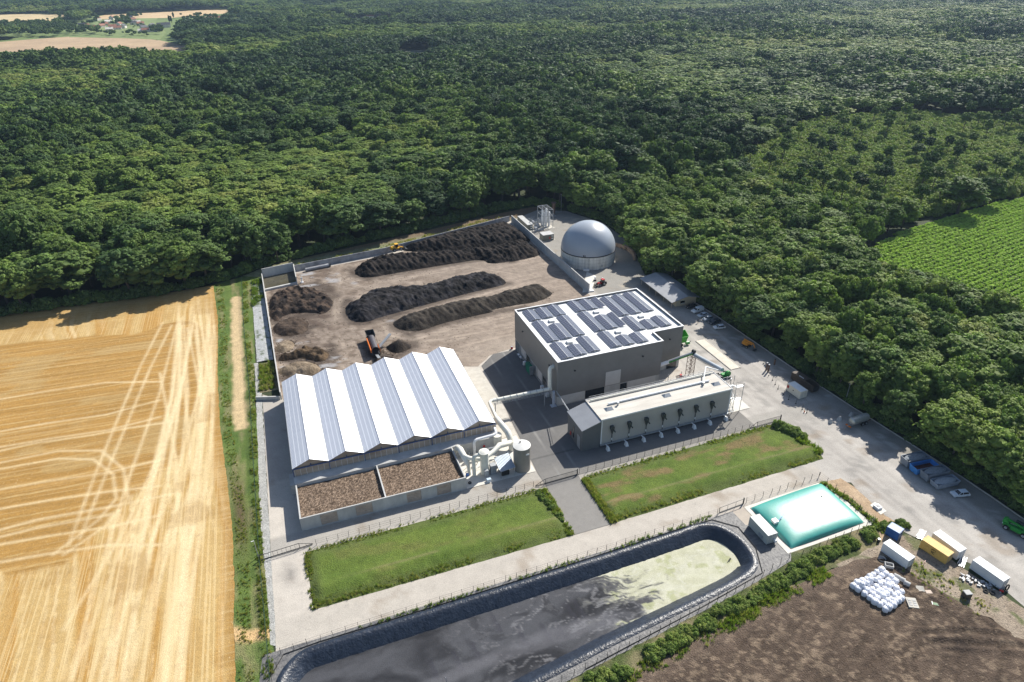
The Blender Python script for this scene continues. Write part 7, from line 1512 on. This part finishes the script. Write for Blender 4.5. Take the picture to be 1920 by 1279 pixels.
# ---- where trees stand
edge_px = [(-400, 640), (-90, 606), (0, 594), (150, 572), (300, 554), (402, 531), (455, 516), (500, 499), (600, 474), (700, 451), (820, 424), (940, 396), (1000, 384), (1062, 392)]
CLEAR = [P(*q) for q in edge_px]+[(KERB[i][0]+1.2, KERB[i][1]+.6) for i in range(1, len(KERB))]+[(165, 60), (162, -60), (-500, -60), (-500, 200)]
_cp = [[(x, y) for x, y in px] for _, px, _, _ in FARF]
_cp += [[(130, 72), (318, 78), (330, 60), (345, 42), (440, 40), (520, 40), (520, 36), (440, 34), (300, 24), (180, 30), (130, 50), (0, 80)], [(640, 42), (740, 41), (740, 34), (650, 35)], [(745, 99), (770, 94), (812, 97), (812, 102), (795, 107), (775, 108), (748, 103)]]
HOLES = [CORN]+[[P(x, y, z) for x, y in px] for px in _cp for z in (0, 3, 6, 9, 12, 15)]
SPARSE = [P(*q) for q in ((1340, 330), (1500, 235), (1700, 215), (1925, 240), (2200, 260), (2200, 335), (1925, 362), (1780, 400), (1640, 430), (1480, 400))]
def forest_ok(x, y):
    ok = ~inpoly(x, y, CLEAR)
    for h in HOLES: ok &= ~inpoly(x, y, h)
    return ok
cand = []
for d0, d1, sp in ((40, 420, 8.6), (40, 700, 12.6), (700, 1300, 14.0), (1300, 3600, 16.5)):
    xs = np.arange(-1300, 3400, sp); ys = np.arange(-20, 3500, sp*.87)
    gx, gy = np.meshgrid(xs, ys); gx = gx+(np.arange(len(ys)) % 2)[:, None]*sp*.5; gx = gx.ravel(); gy = gy.ravel()
    dd = np.hypot(gx, gy); k = (dd >= d0) & (dd < d1); gx = gx[k]; gy = gy[k]
    gx = gx+RNG.uniform(-.36, .36, len(gx))*sp; gy = gy+RNG.uniform(-.36, .36, len(gy))*sp
    px_, py_, c_ = proj(gx, gy, 14.0); mg = 420 if d0 < 600 else 60
    k = (c_ > 20) & (px_ > -mg) & (px_ < 1920+mg) & (py_ > -40) & (py_ < 1279+150)
    if sp < 12: za = (gx > 128) & (gy < 330-(gx-128)*.2) & (gx < 300); k &= za if sp < 9 else ~za
    cand.append(np.column_stack([gx[k], gy[k], np.full(k.sum(), sp)]))
cand = np.concatenate(cand); cand = cand[forest_ok(cand[:, 0], cand[:, 1])]
X, Y, SP = cand.T; D = np.sqrt(X**2+Y**2+100**2)
sparse = inpoly(X, Y, SPARSE)
keep = ~sparse | (RNG.random(len(X)) < .34); X, Y, SP, D, sparse = X[keep], Y[keep], SP[keep], D[keep], sparse[keep]
n = len(X)
dedge = dline(X, Y, CLEAR[:len(edge_px)+len(KERB)-1])
stand = fbm(X*.008, Y*.008, 701); st_ = fbm(X*.0045+5, Y*.0075, 703, 3); stp = .12*(sstep(.50, .52, st_)+sstep(.58, .60, st_)-sstep(.44, .42, st_)-sstep(.36, .34, st_))*(Y > 330); stand2 = fbm(X*.03, Y*.03, 702)
scl = (.66+.62*RNG.random(n)**1.2)*(SP/8.6)**.95*(.92+.3*stand2); hs = (.80+.36*RNG.random(n))*(.82+.36*stand+stp*1.6)*(1+.06*(SP > 9))
acac = (X > 128) & (Y < 330-(X-128)*.2) & (X < 300)
tint = -.08-stp*1.2+.74*stand+.35*(stand2-.5)+.42*(RNG.random(n)-.5)
tint = np.where(acac, .34+.42*RNG.random(n)+.2*(stand2-.5), tint)
yel = RNG.random(n) < .03; tint = np.where(yel, tint+.25, tint); tint = (tint+np.where(D > 600, .10, 0)+np.where(D > 1100, .08, 0)).clip(0, .84)  # far crowns tinted lighter, making up for their dark shading in colour
scl = np.where(acac, scl*.82, scl); hs = np.where(acac, hs*.86, hs)
rot = RNG.uniform(0, 6.28, n)
# the 300 that show largest become trees of their own
px_, py_, c_ = proj(X, Y, 14*hs); vis = (px_ > 0) & (px_ < 1920) & (py_ > 0) & (py_ < 1279) & ~sparse
size = np.where(vis, scl/D, 0); order = np.argsort(-size); ind = order[:300]; rest = np.ones(n, bool); rest[ind] = False
def zone(x, y):
    if x > 128:
        if y < 95: return 'beside the skips'
        if y < 140: return 'behind the tanker'
        if y < 185: return 'above the parked cars'
        if y < 250: return 'behind the office'
        return 'behind the gas dome'
    if x > 60: return 'right behind the compost wall'
    if x > 0: return 'behind the compost wall middle'
    if x > -60: return 'at the field corner'
    return 'beyond the stubble field'
CT = ['dark green', 'mid green', 'bright green', 'yellowish green']
rows3 = {}
for q in ind:
    r_ = 'front row' if dedge[q] < 9 else 'second row' if dedge[q] < 18 else 'third row' if dedge[q] < 27 else 'fourth row' if dedge[q] < 37 else 'fifth row' if dedge[q] < 50 else 'rear rows'
    rows3.setdefault((zone(float(X[q]), float(Y[q])), r_), []).append(q)
PLACE = {}
for key, l in rows3.items():
    l.sort(key=lambda q: px_[q])
    for i, q in enumerate(l): PLACE[q] = (ORD[i] if i < len(ORD) else 'last', key[1])
for q in ind:
    k = int(RNG.integers(0, 5)); x, y = float(X[q]), float(Y[q]); tn = float(tint[q]); ci = 0 if tn < .3 else 1 if tn < .5 else 2 if tn < .7 else 3
    lb = '%s tree, %s from left in the %s %s' % (CT[ci], PLACE[q][0], PLACE[q][1], zone(x, y))
    t = bpy.data.objects.new('tree', None); COL.objects.link(t); t.location = (x, y, 0); t.rotation_euler = (0, 0, rot[q]); s_ = float(scl[q])*5.8/KINDS[k][3]**1.0; t.scale = (s_, s_, float(hs[q]))
    tag(t, lb, 'tree', 'trees '+zone(x, y))
    c = bpy.data.objects.new('crown', KINDS[k][0]); COL.objects.link(c); c.parent = t; c['tint'] = tn
    c = bpy.data.objects.new('trunk', TRM[k]); COL.objects.link(c); c.parent = t
pts = []
NK = len(KINDS)
for q in np.nonzero(rest)[0]:
    d = D[q]
    if sparse[q]: k = NK+4+int(RNG.integers(0, 2)); s_ = .8+.5*RNG.random(); pts.append((X[q], Y[q], 0, rot[q], s_, s_, .85+.3*RNG.random(), k, tint[q]*.8))
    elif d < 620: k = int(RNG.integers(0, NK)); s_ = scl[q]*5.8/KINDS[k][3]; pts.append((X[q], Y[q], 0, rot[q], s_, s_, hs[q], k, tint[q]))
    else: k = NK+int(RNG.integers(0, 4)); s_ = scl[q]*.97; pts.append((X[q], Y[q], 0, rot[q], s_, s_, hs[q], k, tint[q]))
scatter('forest', 'vast broadleaf forest stretching behind the plant to the top of the photograph', 'forest', pts, [k[2] for k in KINDS]+FARK+SLIM)
# ---- undergrowth, bushes, weeds
def along(pts_, n, w, seed=0, side=0):
    g = np.random.default_rng(seed); P_ = np.array(pts_); L_ = np.hypot(*(P_[1:]-P_[:-1]).T); cum = np.concatenate([[0], np.cumsum(L_)]); s_ = g.uniform(0, cum[-1], n)
    i = np.clip(np.searchsorted(cum, s_)-1, 0, len(L_)-1); t = (s_-cum[i])/L_[i]; p = P_[i]+(P_[i+1]-P_[i])*t[:, None]; d = (P_[i+1]-P_[i])/L_[i][:, None]
    o = g.uniform(-w, w, n) if not side else g.uniform(0, w, n)*side
    return p+np.stack([-d[:, 1], d[:, 0]], 1)*o[:, None], g
def bushes(line, n, w, smin, smax, tint0, seed, side=0, hz=1.0, z=0.0):
    p, g = along(line, n, w, seed, side); s_ = g.uniform(smin, smax, n)
    return [(p[i, 0], p[i, 1], z, g.uniform(0, 6.28), s_[i], s_[i], s_[i]*g.uniform(.8, 1.3)*hz, int(g.integers(0, 3)), tint0+g.uniform(-.15, .15)) for i in range(n)]
EDG = [P(*q) for q in edge_px]
b_ = bushes(EDG, 700, 2.8, .9, 2.4, .35, 11)
b_ = [q for q in b_ if not inpoly(np.array([q[0]]), np.array([q[1]]), CLEAR)[0]]
b2_ = bushes([(a[0]+3.2, a[1]+1.5) for a in KERB], 560, 1.6, .7, 1.7, .4, 12, 0, 1.0)
SPB = []; g = np.random.default_rng(13)
xs, ys = g.uniform(min(p[0] for p in SPARSE), max(p[0] for p in SPARSE), 16000), g.uniform(min(p[1] for p in SPARSE), max(p[1] for p in SPARSE), 16000); kk = inpoly(xs, ys, SPARSE) & forest_ok(xs, ys)
for x, y in zip(xs[kk][:5600], ys[kk][:5600]): s_ = g.uniform(1.5, 3.0); SPB.append((x, y, 0, g.uniform(0, 6.28), s_, s_, s_*1.1, int(g.integers(0, 3)), g.uniform(.66, .84)))
scatter('undergrowth', 'low green undergrowth along the forest edge and in the thin part of the wood', 'undergrowth', b_+b2_+SPB, BUSH)
HL = [P(1640, 1000), P(1560, 1035), P(1485, 1078), P(1400, 1125), P(1290, 1190), P(1215, 1232), P(1120, 1279), P(1000, 1345)]
hb = bushes(HL, 560, 1.4, .25, .75, .70, 14); hb = [q for q in hb if fbm(q[0]*.14, q[1]*.14, 77) > .42]+bushes([P(1640, 990), P(1700, 985)], 30, 1.0, .3, .7, .5, 15)
scatter('hedge', 'strip of dense green bushes between the lagoon fence and the brown field', 'hedge', hb, BUSH)
pb = [(125.2, 122.6), (127.6, 119.5), (128.9, 115.5)]
hb = bushes(pb, 34, .9, .6, 1.0, .62, 16)+bushes([(49.5, 121.5), (51.2, 116), (51.8, 110)], 34, .7, .3, .55, .6, 17)
scatter('shrubs', 'dense shrubs at the right ends of the two grass plots', 'shrubs', hb, BUSH)
def tufts(polys, seed):
    g = np.random.default_rng(seed); out = []
    for line, n, w, smin, smax, tn, z in polys:
        p, _ = along(line, n, w, seed+n); kp = fbm(p[:, 0]*.16, p[:, 1]*.3, seed)+.25*g.random(n) > .56; p = p[kp]; n = len(p)
        for i in range(n): s_ = g.uniform(smin, smax); out.append((p[i, 0], p[i, 1], z, g.uniform(0, 6.28), s_, s_, s_*g.uniform(.7, 1.3), int(g.integers(0, 3)), min(.84, max(0, tn+g.uniform(-.25, .25)))))
    return out
tl = [([(-8, 106.6), (52, 106.4)], 1700, 1.3, .4, .85, .6, .1), ([(-7.8, 121.8), (50, 122)], 1000, 1.0, .3, .7, .6, .1), ([(-8, 105), (-8.2, 122)], 400, .8, .4, .8, .65, .1), ([(51.6, 105), (51.5, 122)], 600, 1.0, .6, 1.2, .55, .1),
      ([(63.5, 107), (127, 107.8)], 2000, 1.5, .4, .95, .65, .1), ([(63.2, 105), (63.4, 122)], 800, .9, .6, 1.2, .65, .1), ([(63, 121.9), (124, 123.2)], 1200, 1.1, .3, .75, .6, .1), ([(128.2, 108), (127.5, 122)], 600, 1.5, .8, 1.6, .4, .2),
      ([(q[0]+2.0, q[1]) for q in FE], 1900, 1.3, .3, .8, .65, .05), ([(-19, 290), (-19.3, 240), (-18.4, 200), (-18.9, 160), (-18.6, 120), (-18, 92)], 2200, 1.0, .35, 1.0, .6, .05),
      ([(-10, 295.5), (43, 304), (112, 325)], 2600, 3.4, .5, 1.1, .84, .05), ([(-14.5, 262), (-14, 288)], 500, 2.2, .8, 1.8, .35, .3), ([(-14, 197), (-13.4, 214)], 350, 2.4, .8, 1.7, .6, .1),
      ([(0, 97.0), (60, 97.5), (88, 98.4)], 420, .5, .3, .9, .4, .1), ([P(1540, 905), P(1600, 945), P(1660, 1000)], 300, .9, .5, 1.2, .45, .1), ([P(1700, 1060), P(1850, 1150)], 230, 3.0, .4, .9, .7, .15),
      ([P(1170, 1275), P(1290, 1215), P(1480, 1110), P(1550, 1072)], 1400, 1.6, .6, 1.3, .5, .1)]
scatter('tall_grass', 'tall grass and weeds along the plots, fences and field edges', 'tall grass', tufts(tl, 31), TUFT)
# young plants set out behind the rear wall are part of the weeds above
# ---- corn rows
ca, cb_ = P(1660, 485), P(1925, 398); cl = math.hypot(cb_[0]-ca[0], cb_[1]-ca[1]); ux, uy = (cb_[0]-ca[0])/cl, (cb_[1]-ca[1])/cl
g = np.random.default_rng(41); rows_ = []
xs, ys = np.array([p[0] for p in CORN]), np.array([p[1] for p in CORN]); v_all = (xs-ca[0])*-uy+(ys-ca[1])*ux; u_all = (xs-ca[0])*ux+(ys-ca[1])*uy
for r_, v0 in enumerate(np.arange(v_all.min(), v_all.max(), 2.7)):
    us = np.arange(u_all.min(), u_all.max(), 1.35); us = us+g.uniform(-.4, .4, len(us)); x = ca[0]+us*ux-v0*uy; y = ca[1]+us*uy+v0*ux
    k = inpoly(x, y, CORN); 
    for a, c in zip(x[k], y[k]): s_ = g.uniform(.65, .9); rows_.append((a, c, -.2, g.uniform(0, 6.28), s_, s_, s_*.8, int(g.integers(0, 3)), .5+g.uniform(-.12, .12)+(.18 if r_ % 2 else 0)))
m_corn = leafmat('corn_leaf', [(0, (.22, .34, .05)), (.5, (.32, .46, .08)), (1, (.42, .54, .14))], .25)
CORNK = []
for i in range(3):
    v, f, c = crown(590+i, R_=1.3, Hc=2.4, zc=1.5, nl=6, nleaf=110, size=.42, core=ICO1, lobe=(.35, .5)); CORNK.append(joined('corn_kind', [(v, f, c, 0)], [m_corn]))
scatter('corn', 'bright green corn standing in long rows in the field at the right', 'corn', rows_, CORNK)
# ---- clods and spilled stuff on the yard, stones on the rubble ground
m_clod = leafmat('clod', [(0, (.03, .022, .017)), (.5, (.10, .075, .055)), (1, (.36, .31, .26))], 0, .95)
CL = []
for i in range(3):
    gg_ = np.random.default_rng(900+i); v, f = ICO1; v = v*(.7+.5*gg_.random((len(v), 1)))*np.array((1, .8, .55)); CL.append(joined('clod_kind', [(v, f, np.ones(len(v)), 0)], [m_clod]))
g = np.random.default_rng(61); cp = []
heaps_ = [o for o in COL.objects if o.name.startswith('compost_heap')]
for o in heaps_:
    cc = np.array([v.co[:2] for v in o.data.vertices if v.co.z < .12])
    for k in range(170 if len(cc) else 0):
        q = cc[g.integers(0, len(cc))]; r = g.exponential(.8); a = g.uniform(0, 6.28); s_ = g.uniform(.08, .3); cp.append((q[0]+r*math.cos(a), q[1]+r*math.sin(a), .1, g.uniform(0, 6), s_, s_, s_, int(g.integers(0, 3)), g.uniform(-.05, .35)))
for k in range(1300): x, y = g.uniform(-9, 60), g.uniform(195, 288); s_ = g.uniform(.05, .28); cp.append((x, y, .1, g.uniform(0, 6), s_, s_, s_, int(g.integers(0, 3)), g.uniform(0, .5)))
for k in range(1300):
    x, y = bgq(g.uniform(-300, 2000), g.uniform(-150, 900)); x, y = float(x), float(y)
    if inpoly(np.array([x]), np.array([y]), SC)[0]: s_ = g.uniform(.05, .22); cp.append((x, y, .15, g.uniform(0, 6), s_, s_, s_, int(g.integers(0, 3)), g.uniform(.3, .84)))
scatter('clods', 'loose clods and stones strewn around the heaps and the rubble ground', 'clods', cp, CL)
print('trees', n, 'corn', len(rows_))
# ---- the village and far fields
m_tile = mat('roof_tile', (.30, .13, .08), (.22, .10, .07), 2, .8); m_slate = mat('slate_roof', (.06, .065, .08), (.04, .045, .055), 2, .6); m_rend = mat('render_wall', (.66, .62, .55), (.58, .54, .48), 1, .9)
def house(label, x, y, L_, W_, h, ang, roof):
    t = thing('house', label, 'house', (0, 0, 0), 'houses of the far village'); a, w = L_/2, W_/2
    b = MB(); b.box(-a, a, -w, w, -.5, h); b.add([(-a, -w, h), (-a, w, h), (-a, 0, h+W_*.36)], [(0, 2, 1)]); b.add([(a, -w, h), (a, w, h), (a, 0, h+W_*.36)], [(0, 1, 2)]); b.build('wall', m_rend, t)
    b = MB(); z = h+W_*.36; b.add([(-a-.5, -w-.5, h-.35), (a+.5, -w-.5, h-.35), (a+.5, 0, z+.05), (-a-.5, 0, z+.05), (a+.5, w+.5, h-.35), (-a-.5, w+.5, h-.35)], [(0, 1, 2, 3), (3, 2, 4, 5)]); r = b.build('roof', roof, t)
    b = MB(); b.box(a*.4, a*.4+.9, -.4, .5, z-1, z+1.2); b.build('chimney', m_tile, r)
    for s_ in (-.6, 0, .6): b = MB(); b.box(a*s_-.6, a*s_+.6, -w-.04, -w+.02, 1, 2.3); b.build('window', m_glass, t)
    place(t, x, y, .2, ang)
vq = lambda x, y: P(60+x*.14583, y*.14583)
HS = [((1700, 355), 26, 11, 6, 10, m_slate, 'largest dark-roofed farmhouse at the right end of the village, below the poplars'), ((1550, 365), 16, 10, 6, 70, m_slate, 'dark-roofed house with pale gable next to the largest farmhouse'), ((1480, 410), 18, 10, 4, 5, m_tile, 'red-roofed house nearest to the big wheat field'), ((1620, 400), 16, 10, 5, -20, m_tile, 'red-roofed house right below the largest dark-roofed farmhouse'),
      ((1400, 330), 15, 9, 5, 20, m_tile, 'pale house with reddish roof in front of the green paddock'), ((1090, 380), 20, 10, 4, 5, m_tile, 'long red-roofed house at the front centre of the village'), ((1180, 365), 14, 10, 5, 80, m_slate, 'grey-roofed pale house beside the long central house'), ((1040, 360), 16, 9, 4, 10, m_tile, 'low house left of the long central house'),
      ((1030, 255), 14, 10, 6, 85, m_tile, 'white gabled house alone at the rear edge of the village'), ((850, 265), 14, 9, 6, 60, m_tile, 'pink-walled house at the rear left edge of the village'), ((655, 340), 16, 9, 4, 0, m_slate, 'small pale house at the left end of the village'), ((940, 330), 14, 9, 4, 30, m_tile, 'house among trees in the left middle of the village'),
      ((1250, 250), 18, 9, 5, 5, m_slate, 'long pale building at the rear of the village near the wheat field'), ((1310, 320), 14, 9, 5, 15, m_slate, 'small house left of the paddock'), ((790, 365), 12, 8, 3, 0, m_tile, 'small outbuilding in the gardens at the left'),
      ((900, 352), 13, 9, 4, 50, m_tile, 'pale house just left of the low house in the village front'), ((985, 305), 14, 9, 5, 20, m_rend, 'white-roofed house in the middle of the village, behind the front row'), ((1130, 335), 13, 9, 5, 70, m_tile, 'small red-roofed house behind the long central house'), ((1235, 300), 13, 9, 5, 0, m_rend, 'pale house between the central trees and the paddock'),
      ((1355, 305), 15, 9, 4, 10, m_rend, 'low white barn at the near left corner of the paddock'), ((1440, 372), 13, 9, 4, 40, m_slate, 'small dark-roofed house left of the pale-gabled one'), ((1565, 408), 14, 9, 4, 5, m_rend, 'white-roofed shed beside the front red-roofed house at the right'), ((715, 352), 12, 8, 4, 60, m_tile, 'little red-roofed house in the left gardens'),
      ((1000, 392), 14, 9, 3, 5, m_rend, 'pale shed at the very front of the village'), ((1410, 412), 12, 8, 3, 0, m_rend, 'small white shed in front of the right-hand houses'), ((1300, 275), 13, 9, 5, 30, m_tile, 'small red-roofed house at the rear beside the long pale building')]
for q, l_, w_, h_, a_, r_, lb in HS: x, y = vq(*q); house(lb, x, y, l_, w_, h_, a_, r_)
wq = lambda x, y: P(340+x*.1875, y*.1875)
for q, l_, lb in (((265, 208), 22, 'long pink-roofed barn at the wood edge right of the village'), ((375, 197), 16, 'pale roof between the barn and the wood'), ((660, 180), 14, 'red and white house among trees in the wood'), ((1260, 190), 20, 'lone red-roofed house in the middle of the far wood'), ((1600, 190), 22, 'grey-roofed farmhouse by the far meadow'), ((1890, 185), 16, 'red-roofed house by the far meadow')):
    x, y = wq(*q); house(lb, x, y, l_, 10, 5, 5, m_tile if 'grey' not in lb else m_slate)
vt = []; g = np.random.default_rng(51)
for (x0, y0, x1, y1, n_, s0, s1) in ((640, 200, 860, 330, 26, .5, .95), (1090, 270, 1260, 330, 16, .8, 1.1), (1250, 195, 1420, 250, 14, .6, 1.0), (480, 400, 880, 455, 34, .5, 1.0), (900, 440, 1500, 480, 26, .3, .75), (540, 320, 760, 370, 14, .35, .7), (860, 300, 1230, 345, 20, .35, .7), (360, 180, 620, 300, 26, .5, .9), (1260, 330, 1460, 370, 10, .3, .5), (1530, 380, 1680, 470, 16, .5, .9), (240, 170, 390, 215, 7, .7, 1.0), (60, 255, 480, 275, 18, .25, .4), (-420, 330, 430, 480, 190, .7, 1.1), (280, 290, 560, 380, 40, .6, .95)):
    for k in range(n_): x, y = vq(g.uniform(x0, x1), g.uniform(y0, y1)); s_ = g.uniform(s0, s1); vt.append((x, y, 0, g.uniform(0, 6), s_, s_, s_*.85, int(g.integers(0, 4)), g.uniform(.1, .5)))
for (x0, y0, x1, y1, n_, s0, s1) in ((0, 165, 200, 215, 14, .5, .8), (100, 180, 420, 225, 20, .6, 1.0), (450, 190, 1180, 215, 40, .7, 1.1), (1300, 180, 1560, 200, 14, .6, 1.0), (1680, 165, 1880, 200, 12, .4, .7)):
    for k in range(n_): x, y = wq(g.uniform(x0, x1), g.uniform(y0, y1)); s_ = g.uniform(s0, s1); vt.append((x, y, 0, g.uniform(0, 6), s_, s_, s_*.85, int(g.integers(0, 4)), g.uniform(.1, .5)))
scatter('village_trees', 'small garden trees and hedges scattered among the far village houses', 'trees', vt, FARK)
for i, (q, lb) in enumerate((((1775, 300), 'leftmost of the three slim dark poplars by the farmhouse'), ((1800, 300), 'middle one of the three slim dark poplars by the farmhouse'), ((1825, 245), 'rightmost slim dark poplar by the farmhouse'))):
    x, y = vq(*q); t = thing('poplar_tree', lb, 'tree', (x, y, 0), 'poplars by the village'); v, f, c = crown(800+i, R_=1.8, Hc=17, zc=9, nl=16, nleaf=300, size=.8, core=ICO1, lobe=(.6, .8), flat=1.5)
    o = mkobj('crown', v+np.array((x, y, 0)), f, m_leaf, t, col=c[:, None]); o['tint'] = .05; b = MB(); b.cyl((x, y, 0), (x, y, 9), .5, .3, n=6); b.build('trunk', m_bark, t)
# ================================================================ HAZE
b = MB(); b.box(-5600, 6900, -80, 8600, -4, 131)
hz = bpy.data.materials.new('haze'); hz.use_nodes = True; nt = hz.node_tree; nt.nodes.remove(nt.nodes['Principled BSDF']); pv = nt.nodes.new('ShaderNodeVolumePrincipled')
pv.inputs['Color'].default_value = (.52, .72, 1, 1); pv.inputs['Density'].default_value = .00005; pv.inputs['Anisotropy'].default_value = .2
nt.links.new(pv.outputs[0], nt.nodes['Material Output'].inputs['Volume'])
h = b.build('haze', hz); h['kind'] = 'stuff'; h['label'] = 'thin pale blue haze hanging over the far forest'; h['category'] = 'haze'
